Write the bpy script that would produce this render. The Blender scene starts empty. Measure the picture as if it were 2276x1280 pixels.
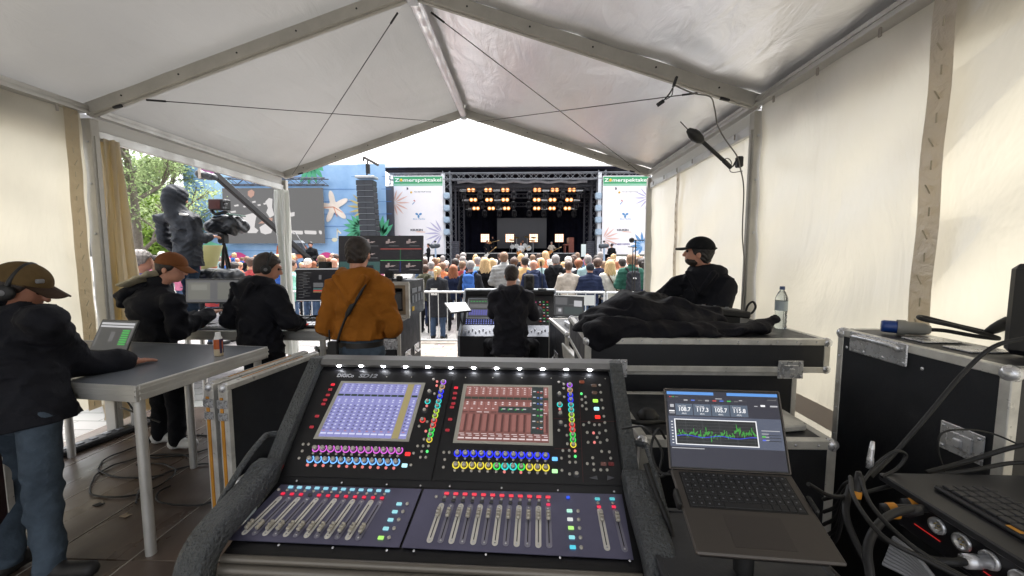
import bpy, math, random
import numpy as np
from mathutils import Vector, Matrix, Euler
random.seed(7); RNG = np.random.RandomState(11)
SC = bpy.context.scene
COL = SC.collection
pi = math.pi
# ------------------------------------------------------------------ camera
CAMZ = 1.7
F_PX = 873.0                                   # focal length in pixels of the 2276 px wide photograph
YAW, PITCH = math.atan(27 / F_PX), math.atan(72 / F_PX)
cam_d = bpy.data.cameras.new('camera'); cam = bpy.data.objects.new('camera', cam_d); COL.objects.link(cam)
cam.location = (0, 0, CAMZ); cam.rotation_euler = (pi / 2 - PITCH, 0, YAW)
cam_d.sensor_width = 36.0; cam_d.lens = 36.0 * F_PX / 2276.0; cam_d.clip_start = 0.02; cam_d.clip_end = 2000
SC.camera = cam
# ------------------------------------------------------------------ sky, sun, exposure (overcast)
SUN_EL, SUN_AZ = math.radians(66), math.radians(4)      # azimuth measured from +Y (the stage) towards +X
wd = bpy.data.worlds.new('World'); SC.world = wd; wd.use_nodes = True
wn = wd.node_tree; wn.nodes.clear()
wo = wn.nodes.new('ShaderNodeOutputWorld'); wb = wn.nodes.new('ShaderNodeBackground')
ws = wn.nodes.new('ShaderNodeTexSky'); ws.sky_type = 'NISHITA'; ws.sun_disc = False
ws.sun_elevation = SUN_EL; ws.sun_rotation = SUN_AZ; ws.dust_density = 6.0; ws.air_density = 1.0; ws.ozone_density = 1.0
wh = wn.nodes.new('ShaderNodeHueSaturation'); wh.inputs['Saturation'].default_value = 0.22   # cloud cover takes the blue out
wn.links.new(ws.outputs[0], wh.inputs['Color']); wn.links.new(wh.outputs[0], wb.inputs['Color'])
wb.inputs['Strength'].default_value = 0.15
wn.links.new(wb.outputs[0], wo.inputs['Surface'])
sun_d = bpy.data.lights.new('sun', 'SUN'); sun_d.energy = 1.3; sun_d.angle = math.radians(50); sun_d.color = (1.0, 0.97, 0.93)
sun = bpy.data.objects.new('sun', sun_d); COL.objects.link(sun)
sdir = Vector((math.sin(SUN_AZ) * math.cos(SUN_EL), math.cos(SUN_AZ) * math.cos(SUN_EL), math.sin(SUN_EL)))
sun.rotation_euler = sdir.to_track_quat('Z', 'Y').to_euler(); sun.location = (10, 10, 40)
SC.view_settings.view_transform = 'Standard'; SC.view_settings.look = 'None'
SC.view_settings.exposure = 2.15; SC.view_settings.gamma = 1.0; SC.view_settings.use_curve_mapping = False
SC.render.engine = 'CYCLES'
SC.cycles.use_denoising = True
try: SC.cycles.denoiser = 'OPENIMAGEDENOISE'
except Exception: pass
SC.cycles.max_bounces = 7; SC.cycles.diffuse_bounces = 4; SC.cycles.glossy_bounces = 3; SC.cycles.transmission_bounces = 6
SC.cycles.transparent_max_bounces = 8; SC.cycles.caustics_reflective = False; SC.cycles.caustics_refractive = False
SC.cycles.sample_clamp_indirect = 6.0; SC.cycles.blur_glossy = 0.5

# ------------------------------------------------------------------ survey helpers: where a sight line meets a real plane
_cr = Matrix.Rotation(YAW, 3, 'Z') @ Matrix.Rotation(pi / 2 - PITCH, 3, 'X')
EYE = Vector((0, 0, CAMZ))
def ray(px, py): return _cr @ Vector(((px - 1138) / F_PX, (640 - py) / F_PX, -1.0))
def at(px, py, Y):
    d = ray(px, py); return EYE + d * (Y / d.y)
def atz(px, py, Z):
    d = ray(px, py); return EYE + d * ((Z - CAMZ) / d.z)
def atx(px, py, X):
    d = ray(px, py); return EYE + d * (X / d.x)
def onplane(px, py, o, n):
    d = ray(px, py); return EYE + d * ((Vector(o) - EYE).dot(n) / d.dot(n))

# ------------------------------------------------------------------ materials
def srgb(h, k=1.0):
    if not isinstance(h, str): return tuple(h)
    h = h.lstrip('#'); o = []
    for i in (0, 2, 4):
        v = int(h[i:i + 2], 16) / 255
        o.append((v / 12.92 if v <= .04045 else ((v + .055) / 1.055) ** 2.4) * k)
    return tuple(o)
_mats = {}
def mat(name, col, rough=.55, metal=0.0, var=0.0, vs=6.0, bump=0.0, bs=40.0, emit=0.0, ecol=None, spec=.5, trans=0.0, coat=0.0, rvar=0.0, stretch=None, col2=None, dist=.01):
    if name in _mats: return _mats[name]
    m = bpy.data.materials.new(name); m.use_nodes = True; nt = m.node_tree; N = nt.nodes; L = nt.links
    b = N['Principled BSDF']; c = srgb(col)
    b.inputs['Base Color'].default_value = (*c, 1); b.inputs['Roughness'].default_value = rough; b.inputs['Metallic'].default_value = metal
    b.inputs['Specular IOR Level'].default_value = spec
    if coat: b.inputs['Coat Weight'].default_value = coat; b.inputs['Coat Roughness'].default_value = .25
    if emit:
        b.inputs['Emission Color'].default_value = (*srgb(ecol or col), 1); b.inputs['Emission Strength'].default_value = emit
    co = None
    def coord():
        t = N.new('ShaderNodeTexCoord'); out = t.outputs['Object']
        if stretch:
            mp = N.new('ShaderNodeMapping'); mp.inputs['Scale'].default_value = stretch; L.new(out, mp.inputs['Vector']); out = mp.outputs[0]
        return out
    if var or rvar or bump: co = coord()
    if var:
        n = N.new('ShaderNodeTexNoise'); n.inputs['Scale'].default_value = vs; n.inputs['Detail'].default_value = 6; n.inputs['Roughness'].default_value = .62
        L.new(co, n.inputs['Vector'])
        r = N.new('ShaderNodeMapRange'); r.inputs['From Min'].default_value = .3; r.inputs['From Max'].default_value = .7
        L.new(n.outputs['Fac'], r.inputs['Value'])
        mx = N.new('ShaderNodeMix'); mx.data_type = 'RGBA'
        c2 = srgb(col2) if col2 else tuple(x * (1 + var) for x in c)
        mx.inputs[6].default_value = (*[x * (1 - var) for x in c], 1); mx.inputs[7].default_value = (*c2, 1)
        L.new(r.outputs[0], mx.inputs[0]); L.new(mx.outputs[2], b.inputs['Base Color'])
    if rvar:
        n = N.new('ShaderNodeTexNoise'); n.inputs['Scale'].default_value = vs * 2.3; n.inputs['Detail'].default_value = 5; L.new(co, n.inputs['Vector'])
        r = N.new('ShaderNodeMapRange'); r.inputs['From Min'].default_value = .3; r.inputs['From Max'].default_value = .7
        r.inputs['To Min'].default_value = max(.03, rough - rvar); r.inputs['To Max'].default_value = min(1, rough + rvar)
        L.new(n.outputs['Fac'], r.inputs['Value']); L.new(r.outputs[0], b.inputs['Roughness'])
    if bump:
        n = N.new('ShaderNodeTexNoise'); n.inputs['Scale'].default_value = bs; n.inputs['Detail'].default_value = 4; L.new(co, n.inputs['Vector'])
        bp = N.new('ShaderNodeBump'); bp.inputs['Strength'].default_value = bump; bp.inputs['Distance'].default_value = dist
        L.new(n.outputs['Fac'], bp.inputs['Height']); L.new(bp.outputs[0], b.inputs['Normal'])
    if trans: b.inputs['Transmission Weight'].default_value = trans
    _mats[name] = m; return m
def cloth(name, col, rough=.85, var=.18, vs=9, bump=.55, bs=24, dist=.014, sheen=.0, spec=.15):
    return mat(name, col, rough, 0, var, vs, bump, bs, spec=spec, dist=dist)
def fabric_mat(name, col, tcol, fac, gloss=.12, rough=.4, bump=.2, wr=(1, 1, 1), bs=3.0, dirt=.06):
    """coated tent fabric: diffuse + light let through + a sheen"""
    m = bpy.data.materials.new(name); m.use_nodes = True; nt = m.node_tree; N = nt.nodes; L = nt.links; N.clear()
    o = N.new('ShaderNodeOutputMaterial'); d = N.new('ShaderNodeBsdfDiffuse'); t = N.new('ShaderNodeBsdfTranslucent'); g = N.new('ShaderNodeBsdfGlossy')
    m1 = N.new('ShaderNodeMixShader'); m2 = N.new('ShaderNodeMixShader'); fr = N.new('ShaderNodeFresnel'); fr.inputs['IOR'].default_value = 1.45
    tc = N.new('ShaderNodeTexCoord'); mp = N.new('ShaderNodeMapping'); mp.inputs['Scale'].default_value = wr; L.new(tc.outputs['Object'], mp.inputs['Vector'])
    n = N.new('ShaderNodeTexNoise'); n.inputs['Scale'].default_value = bs; n.inputs['Detail'].default_value = 5; n.inputs['Roughness'].default_value = .55; n.inputs['Distortion'].default_value = .6
    L.new(mp.outputs[0], n.inputs['Vector'])
    bp = N.new('ShaderNodeBump'); bp.inputs['Strength'].default_value = bump; bp.inputs['Distance'].default_value = .05; L.new(n.outputs['Fac'], bp.inputs['Height'])
    n2 = N.new('ShaderNodeTexNoise'); n2.inputs['Scale'].default_value = 1.3; n2.inputs['Detail'].default_value = 7; L.new(tc.outputs['Object'], n2.inputs['Vector'])
    mr = N.new('ShaderNodeMapRange'); mr.inputs['To Min'].default_value = 1 - dirt; mr.inputs['To Max'].default_value = 1 + dirt * .5; mr.inputs['From Min'].default_value = .3; mr.inputs['From Max'].default_value = .7
    L.new(n2.outputs['Fac'], mr.inputs['Value'])
    for nd, c in ((d, col), (t, tcol)):
        v = N.new('ShaderNodeVectorMath'); v.operation = 'SCALE'; v.inputs[0].default_value = srgb(c); L.new(mr.outputs[0], v.inputs['Scale'])
        L.new(v.outputs[0], nd.inputs['Color']); L.new(bp.outputs[0], nd.inputs['Normal'])
    g.inputs['Roughness'].default_value = rough; L.new(bp.outputs[0], g.inputs['Normal']); g.inputs['Color'].default_value = (.9, .9, .92, 1)
    m1.inputs[0].default_value = fac; L.new(d.outputs[0], m1.inputs[1]); L.new(t.outputs[0], m1.inputs[2])
    ml = N.new('ShaderNodeMath'); ml.operation = 'MULTIPLY'; ml.inputs[1].default_value = gloss * 8; L.new(fr.outputs[0], ml.inputs[0]); ml.use_clamp = True
    L.new(ml.outputs[0], m2.inputs[0]); L.new(m1.outputs[0], m2.inputs[1]); L.new(g.outputs[0], m2.inputs[2]); L.new(m2.outputs[0], o.inputs['Surface'])
    _mats[name] = m; return m
EXPO = 2 ** SC.view_settings.exposure
def glow(name, col, s): return mat(name, (0, 0, 0), .4, emit=s / EXPO, ecol=col)   # strengths below are picture values; the exposure scales them back up

# ------------------------------------------------------------------ object helpers
WM = {}                                        # world matrix of every object made here
def frame(loc=(0, 0, 0), rz=0.0, R=None):
    m = Matrix.Translation(Vector(loc)) @ (R.to_4x4() if R is not None else Matrix.Rotation(rz, 4, 'Z')); return m
def tag(o, label=None, cat=None, group=None, kind=None):
    if label: o['label'] = label
    if cat: o['category'] = cat
    if group: o['group'] = group
    if kind: o['kind'] = kind
    return o
def thing(name, label=None, cat=None, loc=(0, 0, 0), rz=0.0, group=None, kind=None, R=None):
    o = bpy.data.objects.new(name, None); COL.objects.link(o); m = frame(loc, rz, R); o.matrix_basis = m; WM[o] = m; o.empty_display_size = .1
    return tag(o, label, cat, group, kind)
def put(name, me, parent=None, loc=None, rz=0.0, M_=None, mats=None):
    """link an existing mesh as an object (shares mesh data); mats override the slots per object"""
    o = bpy.data.objects.new(name, me); COL.objects.link(o)
    m = M_ if M_ is not None else (frame(loc or (0, 0, 0), rz))
    o.matrix_basis = m
    if parent is not None: o.parent = parent; WM[o] = WM[parent] @ m
    else: WM[o] = m
    if mats:
        for i, x in enumerate(mats):
            o.material_slots[i].link = 'OBJECT'; o.material_slots[i].material = x
    return o
def box_uv(n): return None
class MB:
    def __init__(s): s.V = []; s.F = []; s.S = []; s.I = []; s.mi = 0
    def add(s, vs, fs, smooth=False):
        b = len(s.V); s.V.extend([tuple(v) for v in vs])
        for f in fs: s.F.append(tuple(b + i for i in f)); s.S.append(smooth); s.I.append(s.mi)
        return s
    def box(s, c, d, R=None, bv=0.0):
        c = Vector(c); h = [x / 2 for x in d]; vs = []; fs = []
        if bv <= 0:
            for x in (-1, 1):
                for y in (-1, 1):
                    for z in (-1, 1): vs.append(Vector((x * h[0], y * h[1], z * h[2])))
            fs = [(0, 1, 3, 2), (4, 6, 7, 5), (0, 4, 5, 1), (2, 3, 7, 6), (0, 2, 6, 4), (1, 5, 7, 3)]
        else:
            b = min(bv, *[x * .95 for x in h]); idx = {}
            for x in (-1, 1):
                for y in (-1, 1):
                    for z in (-1, 1):
                        for a in range(3):
                            p = [x * (h[0] - b), y * (h[1] - b), z * (h[2] - b)]; p[a] = (x, y, z)[a] * h[a]
                            idx[(x, y, z, a)] = len(vs); vs.append(Vector(p))
            for a in range(3):
                o1, o2 = [i for i in range(3) if i != a]
                for sg in (-1, 1):
                    q = []
                    for s1, s2 in ((-1, -1), (1, -1), (1, 1), (-1, 1)):
                        k = [0, 0, 0]; k[a] = sg; k[o1] = s1; k[o2] = s2; q.append(idx[(*k, a)])
                    fs.append(tuple(q))
                for s1 in (-1, 1):
                    for s2 in (-1, 1):
                        q = []
                        for sg, w in ((-1, o1), (1, o1), (1, o2), (-1, o2)):
                            k = [0, 0, 0]; k[a] = sg; k[o1] = s1; k[o2] = s2; q.append(idx[(*k, w)])
                        fs.append(tuple(q))
            for x in (-1, 1):
                for y in (-1, 1):
                    for z in (-1, 1): fs.append(tuple(idx[(x, y, z, a)] for a in range(3)))
            # outward orientation
            out = []
            for f in fs:
                p = [vs[i] for i in f]; n = (p[1] - p[0]).cross(p[2] - p[0]); cc = sum(p, Vector()) / len(p)
                out.append(f if n.dot(cc) > 0 else f[::-1])
            fs = out
        if R is not None: vs = [R @ v for v in vs]
        return s.add([c + v for v in vs], fs)
    def beam(s, a, b, w, h, up=(0, 0, 1), bv=0.0):
        a = Vector(a); b = Vector(b); y = (b - a); L = y.length; y.normalize(); x = y.cross(Vector(up)).normalized(); z = x.cross(y)
        R = Matrix((x, y, z)).transposed(); return s.box((a + b) / 2, (w, L, h), R, bv)
    def cyl(s, a, b, r0, r1=None, n=12, cap=True, smooth=True):
        a = Vector(a); b = Vector(b); r1 = r0 if r1 is None else r1; z = (b - a).normalized()
        x = z.orthogonal().normalized(); y = z.cross(x); vs = []
        for p, r in ((a, r0), (b, r1)):
            for i in range(n):
                t = 2 * pi * i / n; vs.append(p + x * (r * math.cos(t)) + y * (r * math.sin(t)))
        s.add(vs, [(i, (i + 1) % n, n + (i + 1) % n, n + i) for i in range(n)], smooth)
        if cap:
            s.add(vs[:n], [tuple(range(n))[::-1]]); s.add(vs[n:], [tuple(range(n))])
        return s
    def tube(s, pts, r, n=6, cap=True):
        pts = [Vector(p) for p in pts]; rs = r if isinstance(r, (list, tuple)) else [r] * len(pts); vs = []; up = None
        for i, p in enumerate(pts):
            d = (pts[min(i + 1, len(pts) - 1)] - pts[max(i - 1, 0)])
            if d.length < 1e-9: d = Vector((0, 0, 1))
            d.normalize()
            if up is None: up = d.orthogonal().normalized()
            up = (up - d * up.dot(d))
            if up.length < 1e-6: up = d.orthogonal()
            up.normalize(); w = d.cross(up)
            for k in range(n):
                t = 2 * pi * k / n; vs.append(p + up * (rs[i] * math.cos(t)) + w * (rs[i] * math.sin(t)))
        fs = []
        for i in range(len(pts) - 1):
            for k in range(n): fs.append((i * n + k, i * n + (k + 1) % n, (i + 1) * n + (k + 1) % n, (i + 1) * n + k))
        s.add(vs, fs, True)
        if cap: s.add(vs[:n], [tuple(range(n))[::-1]]); s.add(vs[-n:], [tuple(range(n))])
        return s
    def lathe(s, prof, o, z=(0, 0, 1), n=16, smooth=True):
        o = Vector(o); z = Vector(z).normalized(); x = z.orthogonal().normalized(); y = z.cross(x); vs = []
        for r, h in prof:
            for i in range(n):
                t = 2 * pi * i / n; vs.append(o + z * h + x * (r * math.cos(t)) + y * (r * math.sin(t)))
        fs = []
        for j in range(len(prof) - 1):
            for i in range(n): fs.append((j * n + i, j * n + (i + 1) % n, (j + 1) * n + (i + 1) % n, (j + 1) * n + i))
        return s.add(vs, fs, smooth)
    def prism(s, poly, O, u, v, d):
        """polygon (2D, in u,v) extruded by the vector d"""
        O = Vector(O); u = Vector(u); v = Vector(v); d = Vector(d); n = len(poly)
        a = [O + u * p[0] + v * p[1] for p in poly]; b = [p + d for p in a]
        A = sum(poly[i][0] * poly[(i + 1) % n][1] - poly[(i + 1) % n][0] * poly[i][1] for i in range(n))
        flip = (u.cross(v).dot(d) * A) > 0
        f0 = tuple(range(n)); f1 = tuple(range(n, 2 * n)); sides = [(i, (i + 1) % n, n + (i + 1) % n, n + i) for i in range(n)]
        if flip: fs = [f0[::-1], f1] + sides
        else: fs = [f0, f1[::-1]] + [q[::-1] for q in sides]
        return s.add(a + b, fs)
    def quad(s, a, b, c, d): return s.add([a, b, c, d], [(0, 1, 2, 3)])
    def ell(s, c, r, R=None, n=12, m=8):
        c = Vector(c); r = (r, r, r) if not isinstance(r, (tuple, list)) else r; vs = []; fs = []
        for j in range(m + 1):
            t = pi * j / m
            for i in range(n):
                q = 2 * pi * i / n; v = Vector((r[0] * math.sin(t) * math.cos(q), r[1] * math.sin(t) * math.sin(q), r[2] * math.cos(t)))
                vs.append(c + (R @ v if R is not None else v))
        for j in range(m):
            for i in range(n): fs.append((j * n + i, (j + 1) * n + i, (j + 1) * n + (i + 1) % n, j * n + (i + 1) % n))
        return s.add(vs, fs, True)
    def sheet(s, fn, nu, nv, smooth=True):
        vs = [fn(i / nu, j / nv) for j in range(nv + 1) for i in range(nu + 1)]
        return s.add(vs, [(j * (nu + 1) + i, j * (nu + 1) + i + 1, (j + 1) * (nu + 1) + i + 1, (j + 1) * (nu + 1) + i) for j in range(nv) for i in range(nu)], smooth)
    def mesh(s, name, mats, inv=None):
        me = bpy.data.meshes.new(name)
        vs = s.V if inv is None else [tuple(inv @ Vector(v)) for v in s.V]
        me.from_pydata(vs, [], s.F)
        mats = mats if isinstance(mats, (list, tuple)) else [mats]
        for m in mats: me.materials.append(m)
        me.polygons.foreach_set('use_smooth', s.S)
        if len(mats) > 1: me.polygons.foreach_set('material_index', s.I)
        me.update(); return me
    def build(s, name, mats, parent=None, world=True, **tg):
        inv = WM[parent].inverted() if (parent is not None and world) else None
        o = put(name, s.mesh(name, mats, inv), parent); tag(o, **tg); return o
def smoothpath(pts, n=6):
    """Catmull-Rom through the points"""
    P = [Vector(p) for p in pts]; P = [P[0] * 2 - P[1]] + P + [P[-1] * 2 - P[-2]]; out = []
    for i in range(1, len(P) - 2):
        a, b, c, d = P[i - 1:i + 3]
        for k in range(n):
            t = k / n; out.append(.5 * (2 * b + (c - a) * t + (2 * a - 5 * b + 4 * c - d) * t * t + (3 * b - a - 3 * c + d) * t ** 3))
    out.append(P[-2]); return out
_font_cache = {}
def text_mesh(txt, size, bold=0.0, shear=0.0, depth=0.0):
    """letters as (verts, faces) in a plane, origin bottom left, plus width"""
    k = (txt, bold, shear)
    if k not in _font_cache:
        c = bpy.data.curves.new('t', 'FONT'); c.body = txt; c.size = 1.0; c.offset = bold; c.shear = shear; c.resolution_u = 3; c.fill_mode = 'FRONT'
        o = bpy.data.objects.new('t', c); COL.objects.link(o)
        dg = bpy.context.evaluated_depsgraph_get(); me = o.evaluated_get(dg).to_mesh()
        V = [tuple(v.co) for v in me.vertices]; Fc = [tuple(p.vertices) for p in me.polygons]
        o.evaluated_get(dg).to_mesh_clear(); bpy.data.objects.remove(o); bpy.data.curves.remove(c)
        _font_cache[k] = (V, Fc)
    V, Fc = _font_cache[k]
    if not V: return [], [], 0
    x0 = min(v[0] for v in V); x1 = max(v[0] for v in V); y0 = min(v[1] for v in V)
    return [((v[0] - x0) * size, (v[1]) * size) for v in V], Fc, (x1 - x0) * size
def add_text(mb, txt, O, u, v, size=None, width=None, bold=0.0, shear=0.0):
    V, Fc, w = text_mesh(txt, 1.0, bold, shear)
    sx = sy = size if size else width / w
    if size and width: sx = width / w
    O = Vector(O); u = Vector(u).normalized(); v = Vector(v).normalized()
    mb.add([O + u * (p[0] * sx) + v * (p[1] * sy) for p in V], Fc)
    return w * sx

# ================================================================== soft shapes: a distance field turned into one continuous skin
def A3(v): return np.array(v, np.float32)
class Fld:
    def __init__(s, lo, hi, h):
        s.lo = A3(lo); s.h = h; s.n = np.maximum(4, np.ceil((A3(hi) - s.lo) / h).astype(int) + 1)
        s.f = np.full(tuple(s.n), .2, np.float32)
        s.ax = [s.lo[i] + h * np.arange(s.n[i], dtype=np.float32) for i in range(3)]
    def blk(s, lo, hi):
        a = np.clip(np.floor((A3(lo) - s.lo) / s.h).astype(int), 0, s.n); b = np.clip(np.ceil((A3(hi) - s.lo) / s.h).astype(int) + 1, 0, s.n)
        if (b <= a).any(): return None
        sl = tuple(slice(a[i], b[i]) for i in range(3))
        return sl, s.ax[0][sl[0]][:, None, None], s.ax[1][sl[1]][None, :, None], s.ax[2][sl[2]][None, None, :]
    def _u(s, sl, d, k):
        g = s.f[sl]
        if k <= 1e-5: s.f[sl] = np.minimum(g, d)
        else:
            t = np.clip(.5 + .5 * (g - d) / k, 0, 1); s.f[sl] = g + (d - g) * t - k * t * (1 - t)
    def ecap(s, a, b, side, wa, da, wb, db, k=.02):
        a = A3(a); b = A3(b); ax = b - a; L = float(np.linalg.norm(ax)) or 1e-6; ax = ax / L
        sd = A3(side); sd = sd - ax * sd.dot(ax); sd = sd / (np.linalg.norm(sd) + 1e-9); nn = np.cross(ax, sd)
        m = max(wa, da, wb, db) + .07; B = s.blk(np.minimum(a, b) - m, np.maximum(a, b) + m)
        if B is None: return s
        sl, X, Y, Z = B; X = X - a[0]; Y = Y - a[1]; Z = Z - a[2]
        t = X * ax[0] + Y * ax[1] + Z * ax[2]; x = X * sd[0] + Y * sd[1] + Z * sd[2]; y = X * nn[0] + Y * nn[1] + Z * nn[2]
        tt = np.clip(t / L, 0, 1); w = wa + (wb - wa) * tt; dd = da + (db - da) * tt; e = np.minimum(w, dd); ov = t - tt * L
        s._u(sl, (np.sqrt((x / w) ** 2 + (y / dd) ** 2 + (ov / e) ** 2) - 1) * e, k); return s
    def cap(s, a, b, ra, rb=None, k=.02):
        rb = ra if rb is None else rb; a = A3(a); b = A3(b); m = max(ra, rb) + .07; B = s.blk(np.minimum(a, b) - m, np.maximum(a, b) + m)
        if B is None: return s
        sl, X, Y, Z = B; ba = b - a; X = X - a[0]; Y = Y - a[1]; Z = Z - a[2]
        t = np.clip((X * ba[0] + Y * ba[1] + Z * ba[2]) / max(float(ba.dot(ba)), 1e-9), 0, 1)
        s._u(sl, np.sqrt((X - t * ba[0]) ** 2 + (Y - t * ba[1]) ** 2 + (Z - t * ba[2]) ** 2) - (ra + (rb - ra) * t), k); return s
    def local(s, c, fr, m):
        c = A3(c); B = s.blk(c - m, c + m)
        if B is None: return None
        sl, X, Y, Z = B; X = X - c[0]; Y = Y - c[1]; Z = Z - c[2]
        q = [X * v[0] + Y * v[1] + Z * v[2] for v in fr]; return sl, q
    def ell(s, c, r, fr=((1, 0, 0), (0, 1, 0), (0, 0, 1)), k=.015, sub=False):
        q = s.local(c, fr, max(r) + .06)
        if q is None: return s
        sl, (x, y, z) = q; d = (np.sqrt((x / r[0]) ** 2 + (y / r[1]) ** 2 + (z / r[2]) ** 2) - 1) * min(r)
        if sub:
            g = s.f[sl]; t = np.clip(.5 - .5 * (g + d) / max(k, 1e-5), 0, 1); s.f[sl] = g + (-d - g) * t + k * t * (1 - t)
        else: s._u(sl, d, k)
        return s
    def cut(s, p, n):
        """keep the side the normal points away from"""
        n = A3(n) / np.linalg.norm(n); p = A3(p)
        s.f = np.maximum(s.f, (s.ax[0][:, None, None] - p[0]) * n[0] + (s.ax[1][None, :, None] - p[1]) * n[1] + (s.ax[2][None, None, :] - p[2]) * n[2]); return s
    def folds(s, amp, fz=9., fx=4., ph=0., mask=True):
        X = s.ax[0][:, None, None]; Y = s.ax[1][None, :, None]; Z = s.ax[2][None, None, :]; w = 2 * pi
        n = np.sin(w * (fz * Z + .55 * np.sin(w * fx * .5 * X + ph) + .5 * np.sin(w * fx * .45 * Y + 1.3 * ph))) + .5 * np.sin(w * (fz * 1.7 * Z * .6 + fx * X * .9 + .4 * np.sin(w * 3 * Y + ph)))
        if mask: n = n * (.55 + .45 * np.sin(w * (1.6 * Z + 1.1 * X + 1.3 * Y) + ph * 2)) * np.float32(1)
        s.f = s.f + (amp * n).astype(np.float32); return s
    def crease(s, amp, seed=0, n=4, f=5.):
        """sharp cloth creases: ridged waves running in a few directions, fading in and out"""
        rg = np.random.RandomState(int(seed * 10) + 3); X = s.ax[0][:, None, None]; Y = s.ax[1][None, :, None]; Z = s.ax[2][None, None, :]; w = 2 * pi; t = 0
        for i in range(n):
            d = rg.normal(0, 1, 3); d[2] *= 1.3; d = d / np.linalg.norm(d) * f * rg.uniform(.6, 1.5); e = rg.normal(0, 1, 3) * 1.6; ph = rg.uniform(0, 6, 3)
            q = d[0] * X + d[1] * Y + d[2] * Z + .35 * np.sin(w * (e[0] * Y + e[1] * Z) + ph[0]) + .25 * np.sin(w * (e[2] * X + 1.4 * e[0] * Z) + ph[1])
            m = np.clip(np.sin(w * (e[1] * .6 * X + e[2] * .5 * Y + e[0] * .6 * Z) + ph[2]) + .25, 0, 1); t = t + (1 - np.abs(np.sin(pi * q)) ** .6 * 1.6) * m
        s.f = s.f - (amp * t).astype(np.float32); return s
    def net(s):
        f = s.f; f[0] = f[-1] = .2; f[:, 0] = f[:, -1] = .2; f[:, :, 0] = f[:, :, -1] = .2
        g = f < 0; n = np.zeros(tuple(s.n - 1), np.int8)
        C = [(i, j, k) for i in (0, 1) for j in (0, 1) for k in (0, 1)]
        for i, j, k in C: n += g[i:g.shape[0] - 1 + i, j:g.shape[1] - 1 + j, k:g.shape[2] - 1 + k]
        m = (n > 0) & (n < 8); I, J, K = np.nonzero(m); idx = np.full(m.shape, -1, np.int32); idx[m] = np.arange(len(I))
        pos = np.zeros((len(I), 3), np.float32); cnt = np.zeros(len(I), np.float32)
        for a in C:
            for d in range(3):
                if a[d]: continue
                b = list(a); b[d] = 1; fa = f[I + a[0], J + a[1], K + a[2]]; fb = f[I + b[0], J + b[1], K + b[2]]
                c = (fa < 0) != (fb < 0); t = np.where(c, fa / np.where(c, fa - fb, 1), 0)
                q = np.zeros((len(I), 3), np.float32); q[:] = a; q[:, d] = t; pos += q * c[:, None]; cnt += c
        V = s.lo + s.h * (np.stack([I, J, K], 1) + pos / cnt[:, None]); Fs = []
        for d in range(3):
            u, v = (d + 1) % 3, (d + 2) % 3
            a = [slice(1, -1)] * 3; a[d] = slice(0, -1); b = [slice(1, -1)] * 3; b[d] = slice(1, None)
            ga, gb = g[tuple(a)], g[tuple(b)]; P = np.argwhere(ga != gb); sg = ga[tuple(P.T)]; P = P + 1; P[:, d] -= 1
            def cell(du, dv):
                Q = P.copy(); Q[:, u] -= du; Q[:, v] -= dv; return idx[tuple(Q.T)]
            q = np.stack([cell(1, 1), cell(0, 1), cell(0, 0), cell(1, 0)], 1); q[~sg] = q[~sg][:, ::-1]; Fs.append(q)
        return V, np.concatenate(Fs)
def skin_mesh(name, VF, mats, org=(0, 0, 0)):
    V = np.concatenate([v for v, f in VF]) - A3(org); off = 0; Fq = []
    for v, f in VF: Fq.append(f + off); off += len(v)
    Fq = np.concatenate(Fq).astype(np.int32); me = bpy.data.meshes.new(name)
    me.vertices.add(len(V)); me.vertices.foreach_set('co', V.astype(np.float32).ravel())
    me.loops.add(Fq.size); me.loops.foreach_set('vertex_index', Fq.ravel())
    me.polygons.add(len(Fq)); me.polygons.foreach_set('loop_start', np.arange(0, Fq.size, 4, dtype=np.int32)); me.polygons.foreach_set('loop_total', np.full(len(Fq), 4, np.int32))
    me.polygons.foreach_set('use_smooth', np.ones(len(Fq), bool))
    for m in (mats if isinstance(mats, (list, tuple)) else [mats]): me.materials.append(m)
    me.update(calc_edges=True); me.validate(); return me
def soft(name, fld, m, parent):
    return put(name, skin_mesh(name, [fld.net()], m, WM[parent].translation), parent)

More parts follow.
